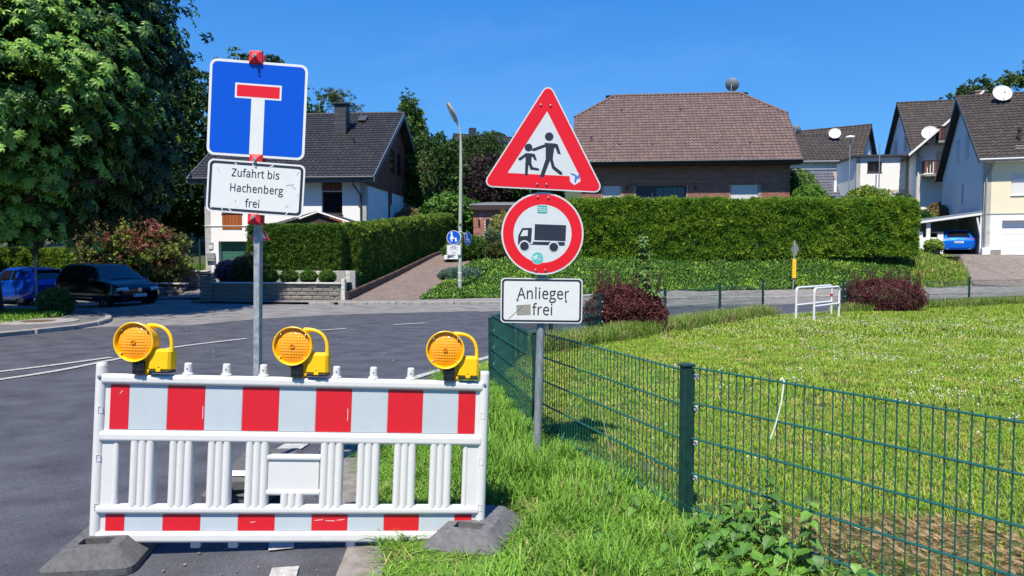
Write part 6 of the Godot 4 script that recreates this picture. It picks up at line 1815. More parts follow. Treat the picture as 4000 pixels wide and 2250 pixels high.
	bush("juniper", "low spreading olive-green juniper on the bank below the laurel", "shrub", P(0.1, 36.0, G(0.1, 36.0) - 0.1), Vector3(1.3, 0.5, 1.0), 2200, yew, 1.0, Color(0.05, 0.07, 0.018), Color(0.11, 0.14, 0.03), Color(0.16, 0.18, 0.05), 0.2, 242)
	bush("blue_juniper", "low blue-green juniper at the lamp post foot beside the drive", "shrub", P(-2.2, 31.8, G(-2.2, 31.8) - 0.05), Vector3(0.85, 0.26, 0.8), 1800, yew, 0.8, Color(0.06, 0.12, 0.09), Color(0.14, 0.24, 0.19), Color(0.18, 0.30, 0.24), 0.3, 243)
	bush("grass_plume", "grey-green ornamental grass by the garage door", "shrub", P(-1.0, 40.3, G(-1.0, 40.3)), Vector3(0.45, 0.55, 0.4), 500, leaf_tuft(7, 0.45, 0.02, 0.8, 47, 0.3, 0.05), 1.0, Color(0.12, 0.17, 0.10), Color(0.20, 0.26, 0.15), Color(0.2, 0.26, 0.15), 0.2, 244)
	# shrubs round the houses at the upper end of the tall hedge
	var up := [["garden_shrub", "rounded yellow-green mound above the tall hedge near its end", 20.4, 42.5, 1.5, 1.5, Color(0.07, 0.14, 0.02), Color(0.15, 0.25, 0.03), Color(0.24, 0.32, 0.04), 0.5],
		["garden_shrub", "flowering green shrub before the white annexe wall", 25.9, 54.0, 1.5, 1.35, Color(0.05, 0.11, 0.025), Color(0.11, 0.21, 0.04), Color(0.18, 0.30, 0.06), 0.3],
		["garden_shrub", "dark laurel shrub between the annexe and the balcony house", 27.6, 53.0, 1.25, 1.5, Color(0.02, 0.06, 0.02), Color(0.05, 0.12, 0.03), Color(0.09, 0.17, 0.04), 0.2],
		["garden_shrub", "dark evergreen shrub under the lower balcony", 28.6, 52.0, 0.7, 1.0, Color(0.02, 0.06, 0.02), Color(0.05, 0.13, 0.03), Color(0.09, 0.17, 0.04), 0.2],
		["copper_shrub", "dry orange-tinged shrub beside the grey gable of the cream house", 30.1, 52.6, 0.9, 1.15, Color(0.18, 0.12, 0.06), Color(0.28, 0.18, 0.09), Color(0.12, 0.15, 0.05), 0.2],
		["garden_shrub", "light green shrub at the corner of the slate-roofed shed", 19.9, 52.0, 1.5, 1.6, Color(0.06, 0.13, 0.025), Color(0.12, 0.23, 0.04), Color(0.18, 0.30, 0.05), 0.3],
		["garden_shrub", "bright creeping plant beside the brick bungalow wall", 19.4, 48.6, 1.1, 1.2, Color(0.06, 0.14, 0.02), Color(0.12, 0.26, 0.03), Color(0.18, 0.34, 0.04), 0.4],
		["garden_shrub", "small shrub before the white wall of the slate-roofed shed", 22.8, 54.0, 0.8, 1.1, Color(0.05, 0.10, 0.03), Color(0.10, 0.18, 0.05), Color(0.14, 0.22, 0.06), 0.2],
		["garden_shrub", "slender shrub before the long low white house", 25.0, 56.0, 0.9, 1.1, Color(0.05, 0.10, 0.03), Color(0.10, 0.18, 0.05), Color(0.14, 0.22, 0.06), 0.2]]
	for i in up.size():
		var q: Array = up[i]
		bush(q[0], q[1], "shrub", P(q[2], q[3], G(q[2], q[3])), Vector3(q[4], q[5], q[4]), 1500, leaf_tuft(8, 0.17, 0.08, 1.5, 60 + i, 0.2, 0.08), 1.0, q[6], q[7], q[8], q[9], 250 + i)
	# purple flowers and shrub in the planter beside the drive
	bush("sage_shrub", "purple flowering sage in the planter before the green garage door", "shrub", P(-11.0, 28.9, 0.42), Vector3(0.55, 0.42, 0.4), 900, leaf_tuft(7, 0.12, 0.03, 1.0, 48, 0.1, 0.03), 1.0, Color(0.05, 0.05, 0.05), Color(0.12, 0.10, 0.12), Color(0.28, 0.16, 0.30), 0.55, 260)
	bush("planter_shrub", "dark rounded shrub in the planter beside the sign post", "shrub", P(-10.2, 28.8, 0.42), Vector3(0.6, 0.55, 0.45), 1100, yew, 0.8, Color(0.04, 0.06, 0.03), Color(0.09, 0.13, 0.05), Color(0.16, 0.12, 0.14), 0.2, 261)
	bush("yellow_shrub", "small yellow-green shrub on the lawn beside the photinia", "shrub", P(-17.9, 39.0, G(-17.9, 39.0)), Vector3(1.0, 0.55, 0.6), 900, box, 1.6, Color(0.12, 0.16, 0.02), Color(0.28, 0.26, 0.03), Color(0.42, 0.34, 0.04), 0.5, 262)

# ---------------------------------------------------------------- grass and ground cover
func scatter(poly: PackedVector2Array, lo: Vector2, hi: Vector2, per_m2: float, r: RandomNumberGenerator) -> Array:
	var out := []
	var n := int((hi.x - lo.x) * (hi.y - lo.y) * per_m2)
	for i in n:
		var p := Vector2(r.randf_range(lo.x, hi.x), r.randf_range(lo.y, hi.y))
		if Geometry2D.is_point_in_polygon(p, poly): out.append(p)
	return out

func seen_x(p: Vector2, margin := 1.0) -> bool:
	return p.y > 1.0 and absf(p.x) < p.y * 0.70 + margin

func fence_x(d: float) -> float:
	# where the near fence stands at a given distance
	if d < 4.16: return lerpf(2.55, 0.99, clampf((d - 1.9) / 2.26, -0.5, 1.0))
	if d < 6.45: return lerpf(0.99, 0.20, (d - 4.16) / 2.29)
	if d < 8.85: return lerpf(0.20, -0.25, (d - 6.45) / 2.4)
	return lerpf(-0.25, 1.78, clampf((d - 8.85) / 6.05, 0.0, 1.0))

func build_grass() -> void:
	var r := RandomNumberGenerator.new()
	r.seed = 400
	var f := FastNoiseLite.new()
	f.seed = 12
	f.frequency = 0.35
	var dry := Vector2(2.15, 3.55)
	# mown lawn: short tufts, thinner with distance
	var short := grass_tuft(11, 0.062, 0.0048, 0.9, 401, 0.035)
	var mid := grass_tuft(12, 0.085, 0.008, 0.9, 402, 0.07)
	var far := grass_tuft(12, 0.11, 0.016, 0.9, 403, 0.14)
	var ca := Color(0.145, 0.255, 0.024); var cb := Color(0.27, 0.42, 0.038); var yl := Color(0.42, 0.38, 0.10)
	for z in [[short, 1.4, 7.5, 620.0, "lawn_grass"], [mid, 7.5, 14.0, 210.0, "lawn_grass"], [far, 14.0, 27.0, 75.0, "lawn_grass"]]:
		var pl := []; var tc := PackedColorArray()
		for p in scatter(verge_poly, Vector2(-1.3, z[1]), Vector2(minf(20.0, z[2] * 0.72 + 1.0), z[2]), z[3], r):
			if not seen_x(p): continue
			if p.x < fence_x(p.y) + 0.02 and p.y < 9.0: continue
			var e: Vector2 = (p - dry) / Vector2(0.85, 0.62)
			if e.length() + 0.35 * f.get_noise_2d(p.x * 6.0, p.y * 6.0) < 1.0 and r.randf() < 0.93: continue
			var patch := f.get_noise_2d(p.x * 3.0, p.y * 3.0)
			if patch < -0.38 and r.randf() < 0.5: continue
			var s := r.randf_range(0.55, 0.95) * (1.0 + 0.25 * f.get_noise_2d(p.x * 1.3 + 50.0, p.y * 1.3))
			pl.append(Transform3D(Basis(Vector3.UP, r.randf() * TAU).scaled(Vector3(1, s, 1)), P(p.x, p.y, GH(p.x, p.y) + 0.043)))
			tc.append(tone(r, yl, yl.lerp(cb, 0.4), 0.2) if r.randf() < 0.14 + 0.35 * smoothstep(0.0, 0.4, -patch) else tone(r, ca, cb, 0.22))
		var o := many(z[4], z[0], M.blade, pl, tc)
		o.set_meta("label", ["short mown lawn grass close behind the green fence", "mown lawn grass in the middle of the meadow", "mown lawn grass toward the road fence"][[1.4, 7.5, 14.0].find(z[1])])
		o.set_meta("category", "grass")
	# dry straw on the bare patch
	var pl3 := []; var tc3 := PackedColorArray()
	for i in 2600:
		var a := r.randf() * TAU
		var q := dry + Vector2(cos(a) * 1.05, sin(a) * 0.7) * sqrt(r.randf())
		if q.x < fence_x(q.y) + 0.03: continue
		pl3.append(Transform3D(Basis(Vector3.UP, r.randf() * TAU) * Basis(Vector3.RIGHT, r.randf_range(1.1, 1.5)), P(q.x, q.y, GH(q.x, q.y) + 0.05)))
		tc3.append(tone(r, Color(0.20, 0.12, 0.055), Color(0.44, 0.32, 0.18), 0.25))
	var st := many("dry_straw", grass_tuft(3, 0.10, 0.004, 0.3, 404, 0.02), M.blade, pl3, tc3)
	st.set_meta("label", "dry brown cut straw on the bare patch behind the near fence")
	st.set_meta("category", "straw")
	# tall unmown verge between the road and the fence
	var tall := grass_tuft(14, 0.24, 0.006, 0.8, 405, 0.05)
	var pl := []; var tc := PackedColorArray()
	for p in scatter(verge_poly, Vector2(-1.4, 1.2), Vector2(2.6, 9.6), 360.0, r):
		var fx := fence_x(p.y)
		if p.x > fx + 0.06 and not (p.x < fx + 0.14 and r.randf() < 0.5): continue
		if not seen_x(p, 0.6): continue
		var edge := clampf((p.x + 0.52 + 0.24 * clampf(p.y - 3.6, 0.0, 3.0)) / 0.5, 0.0, 1.0)
		var s := lerpf(0.30, 1.0, edge) * r.randf_range(0.6, 1.2) * (0.82 + 0.85 * f.get_noise_2d(p.x * 7.0, p.y * 7.0))
		# trampled round the barrier foot
		s *= lerpf(0.55, 1.0, smoothstep(2.6, 4.4, p.y)) * lerpf(0.55, 1.0, smoothstep(0.05, 0.45, fx - p.x))
		if Vector2((p.x + 0.2) / 0.34, (p.y - 3.9) / 0.5).length() < 1.0: s *= 0.30
		pl.append(Transform3D(Basis(Vector3.UP, r.randf() * TAU).scaled(Vector3(1.0, s, 1.0)), P(p.x, p.y, GH(p.x, p.y) + 0.04)))
		tc.append(tone(r, Color(0.085, 0.20, 0.022), Color(0.20, 0.39, 0.042), 0.28) if r.randf() > 0.06 else tone(r, Color(0.30, 0.28, 0.10), Color(0.40, 0.36, 0.16)))
	var tg := many("verge_grass", tall, M.blade, pl, tc)
	tg.set_meta("label", "tall unmown grass between the barrier and the green fence")
	tg.set_meta("category", "grass")
	# long grass at the foot of the road fence
	pl = []; tc = PackedColorArray()
	for i in 2600:
		var u := r.randf()
		var a := Vector2(0.2, 12.0).lerp(Vector2(7.0, 20.4), u) if r.randf() < 0.6 else Vector2(9.4, 21.2).lerp(Vector2(20.0, 27.0), r.randf())
		a += Vector2(r.randf_range(-0.3, 0.3), r.randf_range(-0.5, 0.25))
		pl.append(Transform3D(Basis(Vector3.UP, r.randf() * TAU).scaled(Vector3(1.4, r.randf_range(0.7, 1.6), 1.4)), P(a.x, a.y, GH(a.x, a.y) + 0.03)))
		tc.append(tone(r, Color(0.10, 0.19, 0.025), Color(0.20, 0.31, 0.05)) if r.randf() < 0.8 else tone(r, Color(0.30, 0.26, 0.11), Color(0.40, 0.34, 0.16)))
	tg = many("fence_grass", tall, M.blade, pl, tc)
	tg.set_meta("label", "long loose grass along the foot of the road fence")
	tg.set_meta("category", "grass")
	# lawn at the left corner
	pl = []; tc = PackedColorArray()
	for p in scatter(left_lawn, Vector2(-21.0, 12.0), Vector2(-11.4, 26.0), 75.0, r):
		if not seen_x(p): continue
		pl.append(Transform3D(Basis(Vector3.UP, r.randf() * TAU).scaled(Vector3.ONE * r.randf_range(0.8, 1.3)), P(p.x, p.y, GH(p.x, p.y) + 0.085)))
		tc.append(tone(r, Color(0.09, 0.19, 0.02), Color(0.17, 0.30, 0.03)))
	tg = many("corner_grass", far, M.blade, pl, tc)
	tg.set_meta("label", "short grass on the street corner below the chestnut tree")
	tg.set_meta("category", "grass")
	# white clover heads and a few yellow flowers in the lawn
	var head := MB.new()
	head.lathe([Vector2(0.0, 0.0), Vector2(0.007, 0.003), Vector2(0.008, 0.008), Vector2(0.004, 0.013), Vector2(0.0, 0.014)], 6)
	head.tube([Vector3(0, -0.07, 0), Vector3(0, 0, 0)], 0.0012, 3, false)
	pl = []; tc = PackedColorArray()
	for i in 11000:
		var p := Vector2(r.randf_range(1.0, 14.0), r.randf_range(4.5, 19.0))
		if not seen_x(p, 0.0) or p.x < fence_x(p.y) + 0.3: continue
		var g := f.get_noise_2d(p.x * 2.2 + 20.0, p.y * 2.2) + 0.30 * smoothstep(2.0, 6.0, p.x) - 0.24 * smoothstep(9.0, 5.0, p.y)
		if g < 0.16 + r.randf() * 0.45: continue
		pl.append(Transform3D(Basis(Vector3.RIGHT, r.randf_range(-0.3, 0.3)).scaled(Vector3.ONE * r.randf_range(0.8, 1.4)), P(p.x, p.y, GH(p.x, p.y) + 0.10 + r.randf() * 0.03)))
		tc.append(Color(0.80, 0.80, 0.72) if r.randf() > 0.02 else Color(0.85, 0.55, 0.02))
	tg = many("clover_flowers", head.mesh(), M.petal, pl, tc)
	tg.set_meta("label", "white clover heads scattered over the lawn")
	tg.set_meta("category", "flowers")
	# glossy ground cover on the bank below the tall hedge
	var gc := leaf_tuft(10, 0.085, 0.045, 1.35, 406, 0.1, 0.07)
	var bank := PackedVector2Array([Vector2(-3.4, 27.1), Vector2(-0.5, 27.65), Vector2(2.0, 28.9), Vector2(6.9, 31.25), Vector2(12.3, 32.4), Vector2(18.6, 34.0), Vector2(19.6, 36.6), Vector2(10.0, 35.0), Vector2(1.2, 34.2), Vector2(-0.6, 37.0), Vector2(-1.9, 36.0), Vector2(-2.6, 32.0)])
	pl = []; tc = PackedColorArray()
	for p in scatter(bank, Vector2(-3.5, 27.0), Vector2(20.0, 37.0), 165.0, r):
		var nn := GN(p.x, p.y)
		var bump := 0.16 + 0.13 * f.get_noise_2d(p.x * 2.4, p.y * 2.4)
		pl.append(Transform3D(facing((nn + Vector3(0, 0.5, 0.25)).normalized(), r, 0.45).scaled(Vector3.ONE * r.randf_range(0.8, 1.35)), P(p.x, p.y, GH(p.x, p.y) + bump * r.randf_range(0.5, 1.0))))
		var y := smoothstep(0.12, 0.45, f.get_noise_2d(p.x * 1.6 + 9.0, p.y * 2.0))
		tc.append(tone(r, Color(0.18, 0.32, 0.035), Color(0.31, 0.44, 0.045)) if r.randf() < 0.08 + 0.5 * y else tone(r, Color(0.045, 0.115, 0.018), Color(0.105, 0.23, 0.03)))
	tg = many("ground_cover", gc, M.leaf_gloss, pl, tc)
	tg.set_meta("label", "dense green ground cover on the bank under the tall hedge")
	tg.set_meta("category", "ground cover")
	# rough grass on the slope beside the upper driveway and on lawns between the houses
	var slope := PackedVector2Array([Vector2(18.6, 34.2), Vector2(21.6, 35.0), Vector2(25.0, 42.2), Vector2(23.6, 43.0), Vector2(20.4, 40.0), Vector2(19.4, 36.6)])
	pl = []; tc = PackedColorArray()
	for p in scatter(slope, Vector2(18.0, 34.0), Vector2(25.5, 43.0), 70.0, r):
		pl.append(Transform3D(Basis(Vector3.UP, r.randf() * TAU).scaled(Vector3.ONE * r.randf_range(1.2, 2.4)), P(p.x, p.y, GH(p.x, p.y) + 0.0)))
		tc.append(tone(r, Color(0.11, 0.20, 0.025), Color(0.19, 0.31, 0.035)) if r.randf() < 0.8 else tone(r, Color(0.30, 0.26, 0.08), Color(0.4, 0.33, 0.12)))
	for p in scatter(PackedVector2Array([Vector2(-30, 36), Vector2(-18, 34.6), Vector2(-18, 46), Vector2(-30, 48)]), Vector2(-30, 34), Vector2(-18, 48), 22.0, r):
		pl.append(Transform3D(Basis(Vector3.UP, r.randf() * TAU).scaled(Vector3.ONE * r.randf_range(1.2, 2.0)), P(p.x, p.y, G(p.x, p.y))))
		tc.append(tone(r, Color(0.10, 0.20, 0.02), Color(0.18, 0.31, 0.03)))
	for p in scatter(PackedVector2Array([Vector2(20, 40), Vector2(26, 47), Vector2(32, 58), Vector2(20, 60), Vector2(17, 48)]), Vector2(17, 40), Vector2(32, 60), 16.0, r):
		pl.append(Transform3D(Basis(Vector3.UP, r.randf() * TAU).scaled(Vector3.ONE * r.randf_range(1.5, 3.0)), P(p.x, p.y, G(p.x, p.y))))
		tc.append(tone(r, Color(0.10, 0.19, 0.02), Color(0.18, 0.29, 0.04)))
	tg = many("slope_grass", far, M.blade, pl, tc)
	tg.set_meta("label", "rough grass on the slopes and lawns between the houses")
	tg.set_meta("category", "grass")
	# crumbs of grit and dry bits along the road edges
	pl = []; tc = PackedColorArray()
	for i in 900:
		var p := Vector2(r.randf_range(-1.9, -0.6), r.randf_range(2.6, 9.0)) if i < 380 else Vector2(r.randf_range(-12.0, 9.0), r.randf_range(11.0, 24.0))
		if i < 380: p.x -= 0.24 * clampf(p.y - 3.6, 0.0, 2.0) - 0.12
		if Geometry2D.is_point_in_polygon(p, verge_poly): continue
		pl.append(Transform3D(facing(Vector3.UP, r, 1.0).scaled(Vector3(1.0, 0.5, 1.4) * r.randf_range(0.4, 1.6) * (1.0 if i < 380 else 2.2)), P(p.x, p.y, GH(p.x, p.y) + 0.03)))
		tc.append(tone(r, Color(0.16, 0.14, 0.12), Color(0.45, 0.42, 0.36)))
	tg = many("road_grit", boxm(Vector3(0.008, 0.008, 0.008), 0.002), M.petal, pl, tc)
	tg.set_meta("label", "loose grit and dry crumbs along the road edge")
	tg.set_meta("category", "grit")
	build_nettles(r)

func nettle_leaf() -> ArrayMesh:
	# toothed pointed leaf along +z
	var k := MB.new()
	var n := 7
	var L := 0.085
	var prev := [Vector3(0, 0, 0), Vector3(0, 0, 0), Vector3(0, 0, 0)]
	for i in range(1, n + 1):
		var u := float(i) / n
		var w := 0.030 * sin(PI * pow(u, 0.6)) * (1.0 if i % 2 == 0 else 1.15)
		var z := L * u; var y := -0.030 * u * u
		var cur := [Vector3(-w, y + 0.006, z - 0.004), Vector3(0, y, z), Vector3(w, y + 0.006, z - 0.004)]
		if i == n: cur = [Vector3(0, y, L), Vector3(0, y, L), Vector3(0, y, L)]
		k.quad(prev[0], prev[1], cur[1], cur[0]); k.quad(prev[1], prev[2], cur[2], cur[1])
		prev = cur
	return k.mesh()

func build_nettles(r: RandomNumberGenerator) -> void:
	var lf := nettle_leaf()
	var stem := tubem([Vector3(0, 0, 0), Vector3(0.004, 0.25, 0), Vector3(0.0, 0.5, 0.004)], [0.004, 0.003, 0.002], 5)
	var greens := []
	for i in 4: greens.append(mat("nettle%d" % i, [Color(0.06, 0.165, 0.02), Color(0.085, 0.21, 0.026), Color(0.11, 0.25, 0.032), Color(0.045, 0.125, 0.018)][i], 0.5, {"back": Color(0.5, 0.5, 0.3)}))
	var spots := [[1.32, 3.58, 0.50, "tallest dark nettle standing against the near fence rods"], [1.42, 3.46, 0.40, "nettle close beside the tallest one at the fence"], [1.22, 3.50, 0.30, "low nettle in front of the tallest nettle"], [1.10, 3.78, 0.26, "nettle at the foot of the thick fence post"], [1.05, 3.52, 0.22, "nettle between the thick post and the picture bottom"], [0.92, 3.40, 0.20, "small nettle in the grass before the thick post"], [1.38, 3.26, 0.22, "nettle at the bottom edge below the fence"], [1.54, 3.22, 0.24, "nettle at the bottom edge under the lowest rods"], [1.16, 3.28, 0.20, "small bright nettle at the bottom edge of the grass"], [0.68, 4.05, 0.22, "nettle in the tall grass between sign post and fence"], [0.55, 4.35, 0.20, "nettle half hidden in the tall grass near the sign post"], [0.78, 3.60, 0.18, "small nettle in the middle of the tall grass"], [0.45, 3.75, 0.18, "single low nettle amid the tall verge grass"], [1.26, 3.72, 0.30, "nettle leaning into the fence right of the post"]]
	for i in 18:
		spots.append([r.randf_range(0.90, 1.30), r.randf_range(3.35, 3.8), r.randf_range(0.16, 0.30), "one of the nettles crowding the grass before the thick fence post"])
	for i in 20:
		var x := 0.72 + 0.055 * i
		spots.append([x, 3.32 - 0.05 * (i % 3) - 0.012 * i + (0.1 if x < 1.2 else 0.0), 0.13 + 0.02 * (i % 4), "low nettle of the leafy bed at the bottom edge under the near fence"])
	for q in spots:
		var t := thing("nettle", q[3], "nettle", P(q[0], q[1], GH(q[0], q[1]) + 0.03), r.randf() * TAU, "nettles in the verge")
		t.rotation.x = r.randf_range(-0.12, 0.12)
		t.rotation.z = r.randf_range(-0.12, 0.12)
		var h: float = q[2]
		part("stem", stem, M["nettle0"], t, Transform3D(Basis.IDENTITY.scaled(Vector3(1, h / 0.5, 1)), Vector3.ZERO))
		var tiers := int(h / 0.045)
		for i in tiers:
			var y := h * (0.2 + 0.8 * i / (tiers - 1.0))
			var big := lerpf(1.1, 0.6, float(i) / tiers) * (0.85 + h * 0.5)
			for s in 2:
				var a := i * PI / 2 + s * PI + r.randf_range(-0.3, 0.3)
				part("leaf", lf, greens[r.randi() % 4], t, Transform3D((Basis(Vector3.UP, a) * Basis(Vector3.RIGHT, r.randf_range(-0.1, 0.55))).scaled(Vector3.ONE * big * r.randf_range(0.85, 1.2)), Vector3(0, y, 0)))
	# two dry stalks left from last year
	for i in 2:
		var p: Array = [[0.66, 4.62, 0.62], [0.90, 4.55, 0.45]][i]
		solo("dry_stalk", tubem([P(p[0], p[1], 0.03), P(p[0] - 0.03, p[1] + 0.02, p[2] * 0.5), P(p[0] - 0.10, p[1] + 0.05, p[2])], [0.0035, 0.003, 0.002], 5), M.straw, ["tall dry stalk leaning in the grass before the green fence", "short dry stalk beside the tall one before the green fence"][i], "stalk")

# ---------------------------------------------------------------- garden walls, drives and smaller things
func pavers(called: String, quadp: Array, pw: float, pd: float, parent_label: String, ca: Color, cb: Color, off: float) -> void:
	# rows of paving stones laid on the ground between four corners (x, D): near left, near right, far right, far left
	var o := structure(called, sheet_over(PackedVector2Array(quadp), off - 0.03), M.mortar)
	var pl := []; var tc := PackedColorArray()
	var A: Vector2 = quadp[0]; var B: Vector2 = quadp[1]; var C: Vector2 = quadp[2]; var E: Vector2 = quadp[3]
	var rows := int(((E - A).length() + (C - B).length()) / 2 / pd)
	for j in rows:
		var v := (j + 0.5) / rows
		var l := A.lerp(E, v); var r := B.lerp(C, v)
		var n := int(l.distance_to(r) / pw)
		for i in n:
			var u := (i + (0.25 if j % 2 else 0.75)) / n
			if u > 1.0 - 0.2 / n: continue
			var p := l.lerp(r, u)
			var nn := GN(p.x, p.y)
			var dir := (r - l).normalized()
			var x := Vector3(dir.x, 0, -dir.y)
			x = (x - nn * x.dot(nn)).normalized()
			pl.append(Transform3D(Basis(x, nn, x.cross(nn)), P(p.x, p.y, GH(p.x, p.y) + off + rng.randf_range(-0.003, 0.003))))
			tc.append(tone(rng, ca, cb, 0.15))
	many("paving_stones", boxm(Vector3(pw - 0.012, 0.04, pd - 0.012), 0.006), M.paver, pl, tc, o)

func build_garden() -> void:
	# planter wall beside the white house drive
	var w := thing("planter_wall", "low wall of rough grey stone blocks with pale coping below the clipped hedge", "wall")
	var a := P(-11.0, 27.15, GH(-11.0, 27.15) - 0.02); var b := P(-6.15, 26.6, GH(-6.15, 26.6) - 0.02)
	var y0 := minf(a.y, b.y)
	a.y = y0; b.y = y0
	var u := (b - a).normalized()
	part("wall_core", boxm(Vector3(a.distance_to(b), 0.72, 0.16), 0.0, Vector3(a.distance_to(b) / 2, 0.36, -0.12)), M.concrete, w, frame_at(a, u))
	blocks(w, a, u, a.distance_to(b), 0.72, 0.40, 0.144, 0.012, 0.12, [M.split_stone, M.split_stone2])
	for i in 5: part("coping_slab", boxm(Vector3(a.distance_to(b) / 5 - 0.006, 0.05, 0.34), 0.008, Vector3(a.distance_to(b) / 5 * (i + 0.5), 0.75, -0.10)), M.concrete_white, w, frame_at(a, u))
	part("end_post", boxm(Vector3(0.14, 0.95, 0.20), 0.01, Vector3(a.distance_to(b) + 0.06, 0.44, -0.10)), M.concrete_white, w, frame_at(a, u))
	var pr := thing("wall_pier", "square stone pier with slab on top at the drive end of the planter wall", "pier", a + Vector3(-0.22, 0, 0.0), atan2(-u.z, u.x))
	for j in 7: part("block", boxm(Vector3(0.44, 0.135, 0.42), 0.02), M.split_stone if j % 2 else M.split_stone2, pr, Transform3D(Basis(Vector3.UP, 0.02 * (j % 2)), Vector3(0, 0.07 + 0.145 * j, -0.1)))
	part("slab", boxm(Vector3(0.54, 0.05, 0.52), 0.008, Vector3(0, 1.05, -0.1)), M.slate2, pr)
	structure("planter_soil", boxm(Vector3(4.9, 0.5, 1.6), 0.0, Vector3(-8.65, 0.2, -28.2)), M.soil)
	# upright white split stones under the clipped hedge
	var pal := thing("stone_edging", "row of upright white split-faced stones under the clipped hedge", "edging")
	for i in 20:
		part("stone", boxm(Vector3(0.19, 0.80, 0.14), 0.012), M.split_white if i % 3 else M.concrete_white, pal, Transform3D(Basis.IDENTITY, P(-9.9 + 0.197 * i, 28.72 - 0.004 * i, 0.48 + rng.randf_range(-0.008, 0.008))))
	structure("hedge_bed", boxm(Vector3(4.0, 1.0, 1.6), 0.0, Vector3(-8.2, 0.30, -29.7)), M.soil)
	# brown posts edging the paved drive
	var ed := thing("drive_edging", "row of brown upright edging stones along the hedge side of the paved drive", "edging")
	for i in 52:
		var v := i / 51.0
		var p := Vector2(-5.95, 26.8).lerp(Vector2(-4.05, 41.6), v)
		part("stone", boxm(Vector3(0.27, 0.9, 0.12), 0.012), M.edging_brown if i % 4 else M.wood_dark, ed, Transform3D(Basis(Vector3.UP, PI / 2 - 0.128), P(p.x, p.y, GH(p.x, p.y) - 0.05 - 0.12 * v)))
	pavers("driveway", [Vector2(-5.8, 26.75), Vector2(-3.4, 27.05), Vector2(-1.3, 42.5), Vector2(-3.85, 42.5)], 0.21, 0.105, "", Color(0.95, 0.85, 0.82), Color(1.15, 1.0, 0.92), 0.10)
	pavers("driveway", [Vector2(21.9, 35.2), Vector2(34.0, 37.2), Vector2(34.0, 42.3), Vector2(26.0, 43.0)], 0.21, 0.105, "", Color(1.05, 1.02, 1.0), Color(1.3, 1.22, 1.15), 0.05)
	pavers("driveway", [Vector2(-16.3, 31.2), Vector2(-11.6, 28.2), Vector2(-12.6, 42.5), Vector2(-17.0, 42.5)], 0.42, 0.21, "", Color(1.05, 1.08, 1.1), Color(1.3, 1.3, 1.28), 0.06)
	# retaining walls behind the people carrier
	var rw := thing("retaining_wall", "stepped grey block retaining wall behind the black people carrier", "wall")
	var q := P(-17.6, 31.9, GH(-17.6, 31.9) - 0.05)
	blocks(rw, q, Vector3(0.995, 0, -0.10).normalized(), 3.4, 0.75, 0.5, 0.15, 0.012, 0.25, [M.split_stone, M.concrete], "block")
	part("coping", boxm(Vector3(1.6, 0.06, 0.34), 0.008, q + Vector3(0.8, 0.80, -0.25)), M.concrete_white, rw)
	part("coping", boxm(Vector3(1.7, 0.06, 0.34), 0.008, q + Vector3(2.55, 0.88, -0.40)), M.concrete_white, rw)
	rw = thing("retaining_wall", "short pier of grey blocks at the edge of the white house drive", "wall")
	q = P(-15.5, 34.4, GH(-15.5, 34.4) - 0.1)
	blocks(rw, q, Vector3.RIGHT, 1.3, 1.05, 0.45, 0.15, 0.012, 0.4, [M.split_stone, M.concrete], "block")
	part("coping", boxm(Vector3(1.5, 0.06, 0.5), 0.008, q + Vector3(0.6, 1.08, -0.2)), M.concrete_white, rw)
	var se := thing("lawn_edging", "curved row of pale round edging posts before the lawn beside the drive", "edging")
	for i in 18:
		var v := i / 17.0
		var p := Vector2(-18.4, 37.0).lerp(Vector2(-15.9, 35.4), v)
		part("post", tubem([P(p.x, p.y, GH(p.x, p.y) - 0.2), P(p.x, p.y, GH(p.x, p.y) + 0.62 - 0.1 * v)], 0.09, 8), M.concrete_white, se)
	rw = thing("garden_wall", "low white wall panels behind the blue hatchback", "wall")
	for i in 7: part("panel", boxm(Vector3(0.98, 0.7, 0.12), 0.01), M.concrete_white, rw, Transform3D(Basis(Vector3.UP, 0.22), P(-25.6 + 1.0 * i, 36.6 - 0.23 * i, 0.05)))
	# wheelie bin by the garage
	var bn := thing("wheelie_bin", "black wheelie bin with grey-green lid in front of the garage door", "bin", P(-12.55, 36.5, GH(-12.55, 36.5) + 0.08), deg_to_rad(-8))
	var k := MB.new()
	var lo := rrect(0.46, 0.50, 0.03, 2); var hi := rrect(0.56, 0.64, 0.04, 2)
	for i in lo.size():
		var j := (i + 1) % lo.size()
		k.quad(Vector3(lo[i].x, 0.06, -lo[i].y), Vector3(lo[j].x, 0.06, -lo[j].y), Vector3(hi[j].x, 0.98, -hi[j].y), Vector3(hi[i].x, 0.98, -hi[i].y))
	part("body", k.mesh(), M.bin_black, bn)
	part("lid", boxm(Vector3(0.62, 0.07, 0.72), 0.025, Vector3(0, 1.02, 0.0)), M.bin_lid, bn)
	part("handle", tubem([Vector3(-0.22, 1.0, -0.40), Vector3(0.22, 1.0, -0.40)], 0.018, 6), M.bin_black, bn)
	for s in [-1, 1]: part("wheel", tubem([Vector3(0.20 * s, 0.1, -0.24), Vector3(0.28 * s, 0.1, -0.24)], 0.1, 14), M.tyre, bn)
	part("sticker", prismm(PackedVector2Array([Vector2(-0.08, 0), Vector2(0, -0.07), Vector2(0.08, 0), Vector2(0, 0.07)]), 0.0, 0.004), M.plate_white, bn, Transform3D(Basis(Vector3.RIGHT, 0.075), Vector3(-0.02, 0.74, 0.31)))
